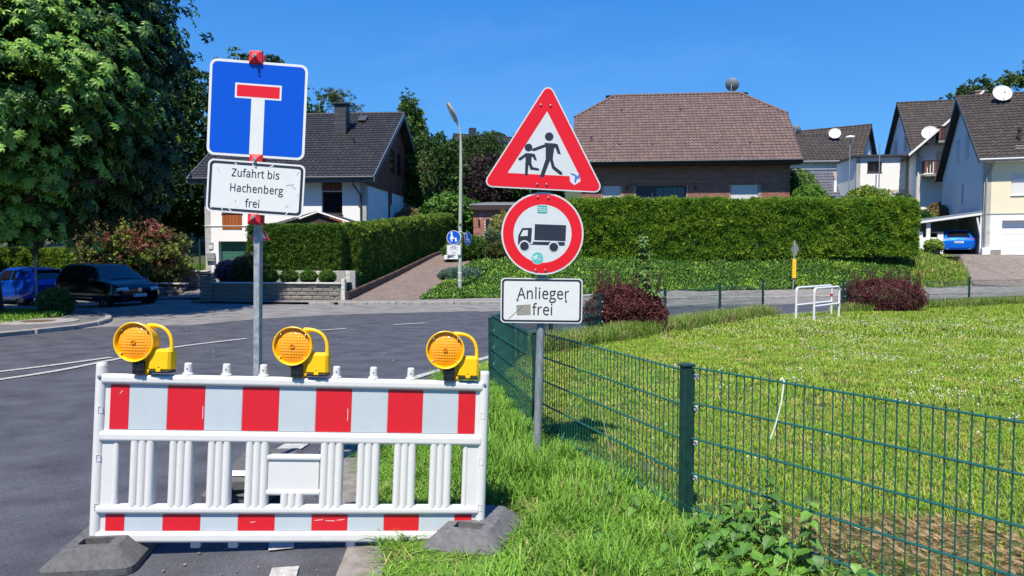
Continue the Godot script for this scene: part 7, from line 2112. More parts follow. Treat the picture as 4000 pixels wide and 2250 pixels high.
	# pots and block steps above the carport
	for i in 3:
		var p: Array = [[23.5, 41.3, 0.36, 0.42, "pot_dark", "dark bowl with a yellow-green shrub at the hedge end"], [23.9, 40.3, 0.42, 0.36, "pot_brown", "empty brown glazed bowl on the grass slope by the carport"], [29.6, 52.2, 0.34, 0.5, "terracotta", "terracotta pot with a small shrub on the block steps"]][i]
		var y := G(p[0], p[1]) + (0.0 if i < 2 else 0.75)
		var t := thing("plant_pot", p[5], "plant pot", P(p[0], p[1], y))
		k = MB.new()
		k.lathe([Vector2(p[2] * 0.6, 0), Vector2(p[2] * 0.9, p[3] * 0.6), Vector2(p[2], p[3] * 0.92), Vector2(p[2] * 1.06, p[3]), Vector2(p[2] * 0.9, p[3]), Vector2(p[2] * 0.86, p[3] * 0.85), Vector2(0, p[3] * 0.85)], 18)
		part("bowl", k.mesh(), M[p[4]], t)
		if i != 1: bush("pot_plant", ["yellow-green shrub growing in the dark bowl", "", "small green shrub growing in the terracotta pot"][i], "plant", P(p[0], p[1], y + p[3] * 0.7), Vector3(0.45, 0.34, 0.42), 500, leaf_tuft(7, 0.12, 0.06, 1.4, 70 + i, 0.2, 0.05), 1.0, Color(0.10, 0.19, 0.03), Color(0.22, 0.34, 0.05), Color(0.34, 0.42, 0.08), 0.5 if i == 0 else 0.1, 270 + i)
	rw = thing("block_steps", "stepped retaining wall of pale concrete blocks beside the grey gable", "wall")
	for s in 4:
		for i in 4 - s / 2: part("block", boxm(Vector3(0.56, 0.36, 0.5), 0.015), M.concrete, rw, Transform3D(Basis(Vector3.UP, 0.2 + rng.randf_range(-0.03, 0.03)), P(27.4 + 0.59 * i + 0.35 * s, 49.0 + 0.8 * s - 0.12 * i, G(27.4, 49.0) + 0.5 + 0.37 * s)))
	# green picket fence before the annexe and dark timbers by the brick house
	var pf := thing("picket_fence", "short dark green picket fence above the tall hedge before the annexe", "fence")
	for i in 12: part("picket", boxm(Vector3(0.13, 0.95, 0.03), 0.01), M.fence_green, pf, Transform3D(Basis.IDENTITY, P(27.0 + 0.16 * i, 58.0, G(27.0, 58.0) + 0.5)))
	solo("timber_prop", boxm(Vector3(1.4, 0.22, 0.3), 0.02), M.wood_dark, "dark sloping timber leaning beside the brick bungalow wall", "timber", Transform3D(rot(0, 0, -36), P(19.9, 49.4, 4.35)))
	# green mesh fence behind the left-hand cars
	var gf := thing("mesh_fence", "tall green mesh fence on the lawn behind the photinia", "fence")
	var A := P(-31.0, 44.6, G(-31.0, 44.6)); var B := P(-18.3, 43.4, G(-18.3, 43.4))
	for i in 6:
		var p := A.lerp(B, i / 5.0)
		part("post", boxm(Vector3(0.07, 1.95, 0.07), 0.0, Vector3(0, 0.95, 0)), M.fence_post, gf, Transform3D(Basis.IDENTITY, p))
		if i > 0: fence_panel(gf, A.lerp(B, (i - 1) / 5.0), p, 9, 0.1, false, 0.08)
	gf = thing("mesh_fence", "low green mesh fence on the lawn close beside the white house", "fence")
	A = P(-20.5, 40.4, G(-20.5, 40.4)); B = P(-17.6, 40.2, G(-17.6, 40.2))
	fence_panel(gf, A, B, 7, 0.05, false, 0.08)
	for p in [A, B]: part("post", boxm(Vector3(0.06, 1.4, 0.06), 0.0, Vector3(0, 0.7, 0)), M.fence_post, gf, Transform3D(Basis.IDENTITY, p))

func pedestrian(parent: Node3D, s: float) -> void:
	# adult and child walking hand in hand
	for q in [[-0.16, 0.22, 0.0], [0.10, -0.04, 1.0]]:
		film(parent, "pictogram", disc((0.050 if q[2] == 0.0 else 0.040) * s, 16, Vector2(q[0] + (0.06 if q[2] == 0.0 else 0.0), q[1] - (0.02 if q[2] == 0.0 else 0.0)) * s), M.plate_white, 0.0030)
	for p in [[-0.13, 0.14, -0.07, 0.14, -0.05, 0.0, -0.02, -0.09, -0.19, -0.09, -0.15, 0.02], [-0.07, 0.13, 0.01, -0.02, 0.05, -0.06, 0.03, -0.08, -0.02, -0.04, -0.09, 0.07], [-0.14, -0.09, -0.11, -0.09, -0.11, -0.20, -0.14, -0.20], [-0.09, -0.09, -0.06, -0.09, -0.06, -0.22, -0.09, -0.22], [0.07, -0.09, 0.14, -0.09, 0.13, -0.15, 0.14, -0.22, 0.11, -0.22, 0.10, -0.17, 0.09, -0.22, 0.06, -0.22], [0.13, -0.09, 0.18, -0.16, 0.17, -0.18, 0.12, -0.13], [0.03, -0.05, 0.08, -0.09, 0.07, -0.12, 0.02, -0.08]]:
		film(parent, "pictogram", shift(poly(p), Vector2(0.0, 0.02) * s, s), M.plate_white, 0.0028)

func build_street_things() -> void:
	# street lamp with its signs on the bank
	var base := P(-2.05, 29.0, GH(-2.05, 29.0) - 0.05)
	var l := thing("street_lamp", "slim pale green street lamp with bent arm on the bank beside the drive", "street lamp", base)
	part("pole", tubem([Vector3(0, 0, 0), Vector3(0.02, 2.2, 0), Vector3(0.06, 5.0, 0), Vector3(0.06, 5.9, 0)], [0.085, 0.075, 0.06, 0.05], 14), M.lamp_pole, l)
	part("arm", tubem([Vector3(0.06, 5.85, 0), Vector3(0.05, 6.25, 0.0), Vector3(-0.02, 6.55, 0.02), Vector3(-0.14, 6.75, 0.05)], [0.045, 0.04, 0.035, 0.035], 10), M.lamp_pole, l)
	var k := MB.new()
	var g := []
	for i in 7:
		var u := i / 6.0
		var w := 0.14 * sin(PI * clampf(u * 0.86 + 0.1, 0, 1)) + 0.02
		var row := []
		for j in 10:
			var a := TAU * j / 10
			row.append(Vector3(1.2 * w * cos(a), 0.07 * sin(a), -0.8 * u))
		g.append(row)
	g.reverse()
	k.sheet(g, true)
	var hd := part("lamp_head", k.mesh(), M.lamp_head, l, Transform3D(Basis(Vector3(0.5, -0.1, 0.86).normalized(), Vector3(0.75, 0.5, -0.38).normalized(), Vector3(0.46, -0.80, -0.20).normalized()).orthonormalized(), Vector3(-0.10, 6.70, 0.04)))
	part("diffuser", boxm(Vector3(0.16, 0.02, 0.5), 0.01, Vector3(0, -0.06, -0.36)), M.frame_white, hd)
	part("pole_band", tubem([Vector3(0.005, 0.82, 0), Vector3(0.005, 0.86, 0)], 0.088, 14), M.frame_white, l)
	part("pole_band", tubem([Vector3(0.005, 0.52, 0), Vector3(0.005, 0.56, 0)], 0.090, 14), M.frame_white, l)
	part("door_hatch", boxm(Vector3(0.08, 0.10, 0.02), 0.004, Vector3(0.03, 2.72, 0.07)), M.zinc_dark, l)
	var s1 := thing("pedestrian_sign", "round blue pedestrian sign facing the road on the street lamp", "road sign", Vector3(-2.27, 2.17, -28.88))
	var p1 := plate(s1, "plate", disc(0.275), M.plate_white, Transform3D.IDENTITY)
	film(p1, "blue_field", disc(0.258), M.sign_blue, 0.0012)
	pedestrian(p1, 0.82)
	part("bracket", tubem([Vector3(0.0, 0.2, -0.03), Vector3(0.34, 0.22, -0.06)], 0.016, 6), M.zinc, s1)
	var s2 := thing("pedestrian_sign", "round blue pedestrian sign turned sideways in shade behind the lamp pole", "road sign", Vector3(-1.72, 2.13, -28.95), deg_to_rad(64.0))
	var p2 := plate(s2, "plate", disc(0.275), M.plate_white, Transform3D.IDENTITY)
	film(p2, "blue_field", disc(0.258), M.sign_blue, 0.0012)
	pedestrian(p2, 0.82)
	part("bracket", tubem([Vector3(0.0, 0.2, -0.03), Vector3(-0.1, 0.22, -0.28)], 0.016, 6), M.zinc, s2)
	var s3 := thing("bicycle_plate", "white plate with bicycle and the word frei below the pedestrian sign", "road sign", Vector3(-2.27, 1.69, -28.87))
	var p3 := plate(s3, "plate", rrect(0.55, 0.41, 0.03), M.sign_white, Transform3D.IDENTITY)
	ring_film(p3, "black_border", rrect(0.53, 0.39, 0.025), rrect(0.512, 0.372, 0.02), M.sign_dark, 0.0015)
	for x in [-0.09, 0.09]: ring_film(p3, "bicycle_wheel", disc(0.062, 24, Vector2(x, 0.05)), disc(0.050, 24, Vector2(x, 0.05)), M.sign_dark, 0.0020)
	for q in [[-0.09, 0.05, -0.045, 0.15], [-0.05, 0.135, 0.045, 0.14], [0.045, 0.155, 0.01, 0.05], [0.01, 0.05, 0.09, 0.05], [0.09, 0.05, 0.045, 0.13], [-0.05, 0.13, 0.01, 0.05], [0.02, 0.155, 0.07, 0.155], [-0.07, 0.155, -0.03, 0.15]]: film(p3, "bicycle_frame", limb(Vector2(q[0], q[1]), Vector2(q[2], q[3]), 0.011), M.sign_dark, 0.0020)
	lettering("frei", 0.07, M.sign_dark, p3, Vector3(0.0, -0.115, 0.0022))
	part("bracket", tubem([Vector3(0.0, 0.0, -0.03), Vector3(0.2, 0.0, -0.08)], 0.016, 6), M.zinc, s3)
	var s4 := thing("street_name_sign", "narrow white street name sign lowest on the street lamp", "street sign", Vector3(-2.38, 1.41, -28.92), deg_to_rad(-14.0))
	var p4 := plate(s4, "plate", rrect(0.56, 0.16, 0.01), M.plate_white, Transform3D.IDENTITY)
	lettering("Hartweg", 0.075, M.sign_dark, p4, Vector3(-0.02, 0.0, 0.0012))
	part("bracket", tubem([Vector3(0.1, 0.0, -0.02), Vector3(0.34, 0.0, -0.12)], 0.014, 6), M.zinc, s4)
	# give-way sign seen from behind under the chestnut
	var gw_ := thing("give_way_sign", "give way sign seen from behind on a thin post under the chestnut tree", "road sign", P(-13.85, 21.5, GH(-13.85, 21.5)))
	part("post", tubem([Vector3(0, -0.05, 0), Vector3(0, 2.4, 0)], 0.032, 10), M.galv_dull, gw_)
	part("plate", prismm(shift(rtri(0.9, 0.05), Vector2.ZERO, -1.0), -0.002, 0.002), M.zinc_dark, gw_, Transform3D(rot(-6), Vector3(0, 2.18, 0.04)))
	for y in [1.95, 2.35]: part("bracket", boxm(Vector3(0.12, 0.05, 0.06), 0.005, Vector3(0, y, 0.01)), M.galv_dull, gw_)
	# children sign on the far pavement
	var cs := thing("children_sign", "small red triangle sign before the clipped hedge, half hidden by the sign post", "road sign", P(-8.82, 25.95, GH(-8.82, 25.95) + 0.1))
	part("post", tubem([Vector3(0, -0.05, 0), Vector3(0, 2.9, 0)], 0.032, 10), M.galv_dull, cs)
	var tp := plate(cs, "plate", rtri(0.72, 0.04), M.sign_white2, Transform3D(rot(12), Vector3(0.0, 2.36, 0.05)))
	ring_film(tp, "red_border", rtri(0.70, 0.035), rtri(0.44, 0.002), M.sign_red, 0.0015)
	for q in [[-0.02, 0.10, 0.03, 0.10, 0.03, -0.02, -0.02, -0.02], [-0.03, -0.02, 0.0, -0.02, -0.04, -0.12, -0.07, -0.12], [0.0, -0.02, 0.03, -0.02, 0.08, -0.11, 0.05, -0.12]]: film(tp, "pictogram", poly(q), M.sign_black, 0.0020)
	# yellow marker plate with a sign seen edge-on
	var mk := thing("marker_post", "grey post with yellow marker strip and a sign seen edge-on below the tall hedge", "marker post", P(12.25, 32.2, GH(12.25, 32.2)))
	part("post", tubem([Vector3(0, -0.05, 0), Vector3(0.03, 2.25, 0)], 0.035, 10), M.galv_dull, mk)
	part("yellow_strip", boxm(Vector3(0.17, 0.84, 0.03), 0.006, Vector3(0.015, 1.05, 0.05)), M.marker_yellow, mk)
	for i in 4: part("strip_rivet", boxm(Vector3(0.05, 0.03, 0.01), 0.003, Vector3(0.05, 0.75 + 0.2 * i, 0.068)), M.frame_white, mk)
	part("edge_sign", prismm(PackedVector2Array([Vector2(0, -0.34), Vector2(0.34, 0), Vector2(0, 0.34), Vector2(-0.34, 0)]), -0.002, 0.002), M.sign_grey, mk, Transform3D(rot(98), Vector3(0.06, 1.88, -0.02)))

# ---------------------------------------------------------------- barrier, feet, lamps
func corrugated(w: float, depth: float, ribs: int) -> PackedVector2Array:
	# cross-section of a ribbed slat in xz, seen as xy
	var p := PackedVector2Array()
	var n := ribs * 8
	for i in n + 1:
		var u := float(i) / n
		p.append(Vector2(-w / 2 + w * u, depth * (0.30 + 0.20 * pow(absf(sin(PI * ribs * u)), 0.6))))
	p.append(Vector2(w / 2, -depth * 0.5))
	p.append(Vector2(-w / 2, -depth * 0.5))
	return p

func build_barrier() -> void:
	var b := thing("barrier_fence", "white plastic road barrier with red and white striped boards and three yellow lamps on top", "barrier", Vector3(-2.158, 0.092, -3.758))
	b.basis = rot(6.25, -3.35, -2.28)
	var up := Transform3D(Basis(Vector3.RIGHT, -PI / 2), Vector3.ZERO)
	var L := 1.99
	for x in [0.0, L]:
		var k := MB.new()
		k.lathe([Vector2(0.0, 0.0), Vector2(0.024, 0.0), Vector2(0.028, 0.006), Vector2(0.028, 0.925), Vector2(0.024, 0.938), Vector2(0.0, 0.94)], 20)
		var post := part("post", k.mesh(), M.white_plastic, b, Transform3D(Basis.IDENTITY, Vector3(x, 0, 0)))
		for y in [0.012, 0.868]:
			k = MB.new()
			k.lathe([Vector2(0.009, 0), Vector2(0.009, 0.007), Vector2(0.006, 0.010), Vector2(0.0, 0.011)], 10, Transform3D(Basis(Vector3.RIGHT, PI / 2), Vector3(0, y, 0.026)))
			part("rivet", k.mesh(), M.galv_dull, post)
		for y in [0.20, 0.45, 0.70]:
			k = MB.new()
			k.frame(rrect(0.022, 0.036, 0.003, 2), rrect(0.016, 0.030, 0.002, 2), 0.026, 0.0295)
			part("moulded_mark", k.mesh(), M.white_plastic, post, Transform3D(Basis(Vector3.UP, 0.35 if x == 0.0 else -0.2), Vector3(0, y, 0)))
	var rails := [["rail", 0.040, 0.058], ["rail", 0.184, 0.046], ["rail", 0.561, 0.056], ["rail", 0.857, 0.052]]
	for r in rails:
		var k := MB.new()
		var p := rrect(0.062, r[2], 0.018, 5)
		k.prism(p, 0.012, L - 0.012, Transform3D(Basis(Vector3.UP, PI / 2), Vector3.ZERO))
		part("rail", k.mesh(), M.white_plastic, b, Transform3D(Basis.IDENTITY, Vector3(0, r[1], 0)))
	# boards behind the film, with the reflecting pieces on them
	for s in [[0.06, 0.17, "board"], [0.585, 0.84, "board"]]:
		var h: float = s[1] - s[0]
		var bd := part("board", boxm(Vector3(L - 0.05, h, 0.018), 0.0, Vector3(L / 2, s[0] + h / 2, 0)), M.white_plastic, b)
		var x := 0.050
		for i in 11:
			var w := 0.095 if i == 0 or i == 10 else 0.1895
			var fh := h - 0.024
			part("red_film" if i % 2 == 0 else "white_film", boxm(Vector3(w - 0.0025, fh, 0.002)), M.film_red if i % 2 == 0 else M.film_white, bd, Transform3D(Basis.IDENTITY, Vector3(x + w / 2, s[0] + h / 2, 0.0104)))
			x += w
	# ribbed slats between the middle rails
	var slat := MB.new()
	slat.prism(corrugated(0.116, 0.062, 3), 0.200, 0.540, Transform3D(Basis(Vector3.RIGHT, -PI / 2), Vector3.ZERO))
	var sm := MB.new()
	var pr := corrugated(0.116, 0.062, 3)
	for i in pr.size(): pr[i].y = -pr[i].y
	sm.prism(pr, 0.200, 0.540, Transform3D(Basis(Vector3.RIGHT, -PI / 2), Vector3.ZERO))
	var slat_mesh := sm.mesh()
	for k in [0, 1, 2, 3, 5, 6, 7, 8]:
		part("slat", slat_mesh, M.white_plastic, b, Transform3D(Basis.IDENTITY, Vector3(0.222 + 0.193 * k, 0, 0)))
	for x in [0.055, L - 0.055]:
		part("end_web", boxm(Vector3(0.075, 0.36, 0.03), 0.006, Vector3(x, 0.37, 0)), M.white_plastic, b)
		part("end_rib", tubem([Vector3(x + (0.035 if x < 1.0 else -0.035), 0.20, 0.004), Vector3(x + (0.035 if x < 1.0 else -0.035), 0.54, 0.004)], 0.016, 10), M.white_plastic, b)
	part("name_plate", boxm(Vector3(0.275, 0.17, 0.03), 0.004, Vector3(0.987, 0.365, 0)), M.white_plastic, b)
	for y in [0.458, 0.274]:
		var k := MB.new()
		k.prism(rrect(0.05, 0.030, 0.012, 4), 0.845, 1.129, Transform3D(Basis(Vector3.UP, PI / 2), Vector3(0, y, 0)))
		part("plate_rail", k.mesh(), M.white_plastic, b)
	sm = MB.new()
	sm.prism(pr, 0.200, 0.274, Transform3D(Basis(Vector3.RIGHT, -PI / 2), Vector3.ZERO))
	part("short_slat", sm.mesh(), M.white_plastic, b, Transform3D(Basis.IDENTITY, Vector3(0.987, 0, 0)))
	# pegs on the top rail and lugs below
	for i in 6:
		var x: float = [0.43, 0.625, 0.815, 1.195, 1.39, 1.59][i]
		var k := MB.new()
		k.lathe([Vector2(0.030, -0.004), Vector2(0.028, 0.012), Vector2(0.0215, 0.016), Vector2(0.020, 0.060), Vector2(0.016, 0.066), Vector2(0.0, 0.067)], 8, Transform3D(Basis(Vector3.UP, PI / 8), Vector3.ZERO))
		var peg := part("peg", k.mesh(), M.white_plastic, b, Transform3D(Basis.IDENTITY, Vector3(x, 0.881, 0)))
		k = MB.new()
		k.lathe([Vector2(0.0045, 0), Vector2(0.0045, 0.002), Vector2(0, 0.0022)], 8, Transform3D(Basis(Vector3.RIGHT, PI / 2), Vector3(0, 0.038, 0.0195)))
		part("hole_plug", k.mesh(), M.galv_dull, peg)
	for x in [0.50, 0.69, 1.30]:
		part("lug", boxm(Vector3(0.05, 0.04, 0.03), 0.004, Vector3(x, -0.002, -0.01)), M.white_plastic, b)
	# scratches where the film has been scraped off
	for s in [[1.13, 0.128, 0.045, 0.10], [1.19, 0.124, 0.05, -0.05], [1.245, 0.129, 0.04, 0.12], [0.79, 0.117, 0.025, 0.15], [0.32, 0.70, 0.012, 1.3], [0.105, 0.79, 0.02, 0.9], [1.68, 0.12, 0.018, -0.6]]:
		part("scratch", boxm(Vector3(s[2], 0.0028, 0.0006)), M.white_plastic, b, Transform3D(Basis(Vector3.BACK, s[3]), Vector3(s[0], s[1], 0.0118)))
	for x in [0.515, 1.262]: part("small_print", boxm(Vector3(0.0022, 0.065, 0.0004)), M.plate_white, b, Transform3D(Basis.IDENTITY, Vector3(x, 0.69, 0.0117)))
	# lamps, one on each of three pegs
	var places := [[0.205, 6.0, "yellow battery warning lamp at the post end of the barrier beside the road"], [1.0, 4.0, "yellow battery warning lamp in the middle of the white barrier"], [1.80, 2.0, "yellow battery warning lamp at the grass end of the barrier near the fence"]]
	var proto := make_lamp()
	for i in 3:
		var t: Node3D = proto
		if i > 0:
			t = proto.duplicate()
			t.name = numbered("warning_lamp")
			add_child(t)
		t.set_meta("label", places[i][2])
		t.transform = b.transform * Transform3D(rot(-places[i][1]), Vector3(places[i][0], 0.884, 0))
	# heavy feet
	foot(Vector3(-2.115, 0, -3.79), 8.0, M.rubber, "black recycled rubber foot under the barrier post on the asphalt")
	foot(Vector3(-0.20, 0.0, -4.0), -14.0, M.rubber_grey, "grey weathered rubber foot under the barrier post in the grass")

func foot(at: Vector3, turn: float, m: Material, label: String) -> void:
	var f := thing("rubber_base_block", label, "base block", at + Vector3(0, GH(at.x, -at.z) + 0.024, 0), deg_to_rad(turn), "rubber feet of the barrier")
	var k := MB.new()
	# sloping block with a rectangular hand hole through the front half
	var B := rrect(0.44, 0.56, 0.05, 3)
	var T_ := rrect(0.27, 0.44, 0.03, 3)
	var H := PackedVector2Array()
	var hole := rrect(0.15, 0.085, 0.01, 3)
	for i in hole.size(): H.append(hole[i] + Vector2(0, -0.12))
	var n := B.size()
	for i in n:
		var j := (i + 1) % n
		var a := Vector3(B[i].x, 0, -B[i].y); var b := Vector3(B[j].x, 0, -B[j].y)
		var a1 := a + Vector3.UP * 0.035; var b1 := b + Vector3.UP * 0.035
		var c := Vector3(T_[i].x, 0.112, -T_[i].y); var d := Vector3(T_[j].x, 0.112, -T_[j].y)
		var c2 := Vector3(T_[i].x * 0.94, 0.12, -T_[i].y * 0.96); var d2 := Vector3(T_[j].x * 0.94, 0.12, -T_[j].y * 0.96)
		k.quad(a, b, b1, a1); k.quad(a1, b1, d, c); k.quad(c, d, d2, c2)
		var e := Vector3(H[i].x, 0.12, -H[i].y); var g := Vector3(H[j].x, 0.12, -H[j].y)
		k.quad(c2, d2, g, e)
		k.quad(e, g, Vector3(g.x, 0.03, g.z), Vector3(e.x, 0.03, e.z))
		k.tri(Vector3(e.x, 0.03, e.z), Vector3(g.x, 0.03, g.z), Vector3(0, 0.03, 0.12))
	part("block", k.mesh(), m, f)
	k = MB.new()
	k.lathe([Vector2(0.032, 0.0), Vector2(0.032, 0.004), Vector2(0.024, 0.005), Vector2(0.023, -0.02)], 16)
	part("socket_ring", k.mesh(), m, f, Transform3D(Basis.IDENTITY, Vector3(0.06, 0.119, 0.02)))

func make_lamp() -> Node3D:
	var t := thing("warning_lamp", "", "warning lamp", Vector3.ZERO, 0.0, "yellow lamps on the barrier")
	var face := Transform3D(Basis(Vector3.RIGHT, PI / 2), Vector3(-0.028, 0.168, 0.0))   # lathe axis towards the viewer
	var k := MB.new()
	k.lathe([Vector2(0.0, -0.055), Vector2(0.075, -0.055), Vector2(0.090, -0.045), Vector2(0.094, 0.0), Vector2(0.099, 0.045), Vector2(0.103, 0.050), Vector2(0.103, 0.062), Vector2(0.100, 0.064), Vector2(0.096, 0.062), Vector2(0.090, 0.040)], 40, face)
	part("housing", k.mesh(), M.lamp_yellow, t)
	# lens: shallow dome with vertical flutes and rings
	k = MB.new()
	var g := []
	for i in 25:
		var r := 0.0925 * i / 24.0
		var row := []
		for j in 96:
			var a := TAU * j / 96
			var x := r * cos(a)
			var y := r * sin(a)
			var z := 0.060 - 0.020 * (r / 0.0925) ** 2 + 0.0030 * absf(sin(x * 230.0)) + 0.0010 * sin(y * 420.0)
			row.append(face.origin + Vector3(x, y, z))
		g.append(row)
	g.reverse()
	k.sheet(g, true)
	var lens := part("lens", k.mesh(), M.amber, t)
	k = MB.new()
	k.lathe([Vector2(0.013, 0.058), Vector2(0.013, 0.066), Vector2(0.008, 0.067), Vector2(0.007, 0.063), Vector2(0.0, 0.063)], 16, face)
	part("bulb_eye", k.mesh(), M.amber_deep, lens)
	for a in [0.75, 2.4, 3.9, 5.5]:
		k = MB.new()
		k.lathe([Vector2(0.004, 0.045), Vector2(0.004, 0.058), Vector2(0.0, 0.060)], 8, face.translated(Vector3(cos(a), sin(a), 0) * 0.088))
		part("screw", k.mesh(), M.steel, lens)
	# battery box, its black base, the carrying handle
	k = MB.new()
	k.rbox(Vector3(0.098, 0.078, 0.0), Vector3(0.115, 0.112, 0.088), 0.012)
	var bx := part("battery_box", k.mesh(), M.lamp_yellow, t)
	part("box_base", boxm(Vector3(0.108, 0.014, 0.082), 0.003, Vector3(0.099, 0.018, 0)), M.black_plastic, bx)
	part("latch", boxm(Vector3(0.024, 0.014, 0.006), 0.001, Vector3(0.098, 0.026, 0.045)), M.lamp_yellow, bx)
	part("catch_slot", boxm(Vector3(0.008, 0.005, 0.004), 0.0, Vector3(0.098, 0.041, 0.0425)), M.black_plastic, bx)
	var arc := []
	for i in 13:
		var u := i / 12.0
		var q := Vector3(0.0, 0, 0)
		var p0 := Vector3(0.015, 0.252, -0.01); var p1 := Vector3(0.10, 0.262, 0); var p2 := Vector3(0.148, 0.225, 0); var p3 := Vector3(0.143, 0.128, 0)
		q = p0.bezier_interpolate(p1, p2, p3, u)
		arc.append(q)
	k = MB.new()
	k.tube(arc, [0.013, 0.012, 0.011, 0.010, 0.0095, 0.009, 0.009, 0.009, 0.009, 0.009, 0.0095, 0.010, 0.012], 10)
	part("handle", k.mesh(), M.lamp_yellow, t)
	part("stem", boxm(Vector3(0.052, 0.115, 0.052), 0.008, Vector3(0.012, 0.055, -0.004)), M.lamp_yellow, t)
	part("neck", prismm(PackedVector2Array([Vector2(-0.085, 0.10), Vector2(-0.02, 0.012), Vector2(0.05, 0.012), Vector2(0.06, 0.13)]), -0.035, 0.028), M.lamp_yellow, t)
	# black ribbed clamp on the front
	var br := part("clamp", boxm(Vector3(0.060, 0.070, 0.018), 0.003, Vector3(-0.004, 0.036, 0.042)), M.black_plastic, t)
	for i in 2:
		part("clamp_rib", boxm(Vector3(0.058, 0.0035, 0.005), 0.0, Vector3(-0.004, 0.022 + 0.026 * i, 0.0525)), M.black_plastic, br)
		part("clamp_rib", boxm(Vector3(0.0035, 0.066, 0.0046), 0.0, Vector3(-0.017 + 0.026 * i, 0.036, 0.0524)), M.black_plastic, br)
	return t

# ---------------------------------------------------------------- traffic signs
func plate(parent: Node3D, called: String, outline: PackedVector2Array, m: Material, t: Transform3D) -> MeshInstance3D:
	var k := MB.new()
	k.prism(outline, -0.003, 0.0)
	return part(called, k.mesh(), m, parent, t)

func film(parent: Node3D, called: String, outline: PackedVector2Array, m: Material, z := 0.0008) -> MeshInstance3D:
	var k := MB.new()
	k.prism(outline, z - 0.0005, z)
	return part(called, k.mesh(), m, parent)

func ring_film(parent: Node3D, called: String, outer: PackedVector2Array, inner: PackedVector2Array, m: Material, z := 0.0008) -> MeshInstance3D:
	var k := MB.new()
	k.frame(outer, inner, z - 0.0005, z)
	return part(called, k.mesh(), m, parent)

func shift(p: PackedVector2Array, o: Vector2, s := 1.0) -> PackedVector2Array:
	var q := PackedVector2Array()
	for v in p: q.append(v * s + o)
	return q

func poly(a: Array) -> PackedVector2Array:
	var q := PackedVector2Array()
	for i in range(0, a.size(), 2): q.append(Vector2(a[i], a[i + 1]))
	return q

func limb(a: Vector2, b: Vector2, w: float, v := -1.0) -> PackedVector2Array:
	var d := (b - a).normalized()
	var o := Vector2(-d.y, d.x)
	var e := w if v < 0.0 else v
	return PackedVector2Array([a - o * w / 2, b - o * e / 2, b + o * e / 2, a + o * w / 2])

func bolt(parent: Node3D, at: Vector2) -> void:
	var k := MB.new()
	k.lathe([Vector2(0.009, 0.0), Vector2(0.009, 0.003), Vector2(0.006, 0.008), Vector2(0.0, 0.010)], 10, Transform3D(Basis(Vector3.RIGHT, PI / 2), Vector3(at.x, at.y, 0.001)))
	part("bolt", k.mesh(), M.steel, parent)

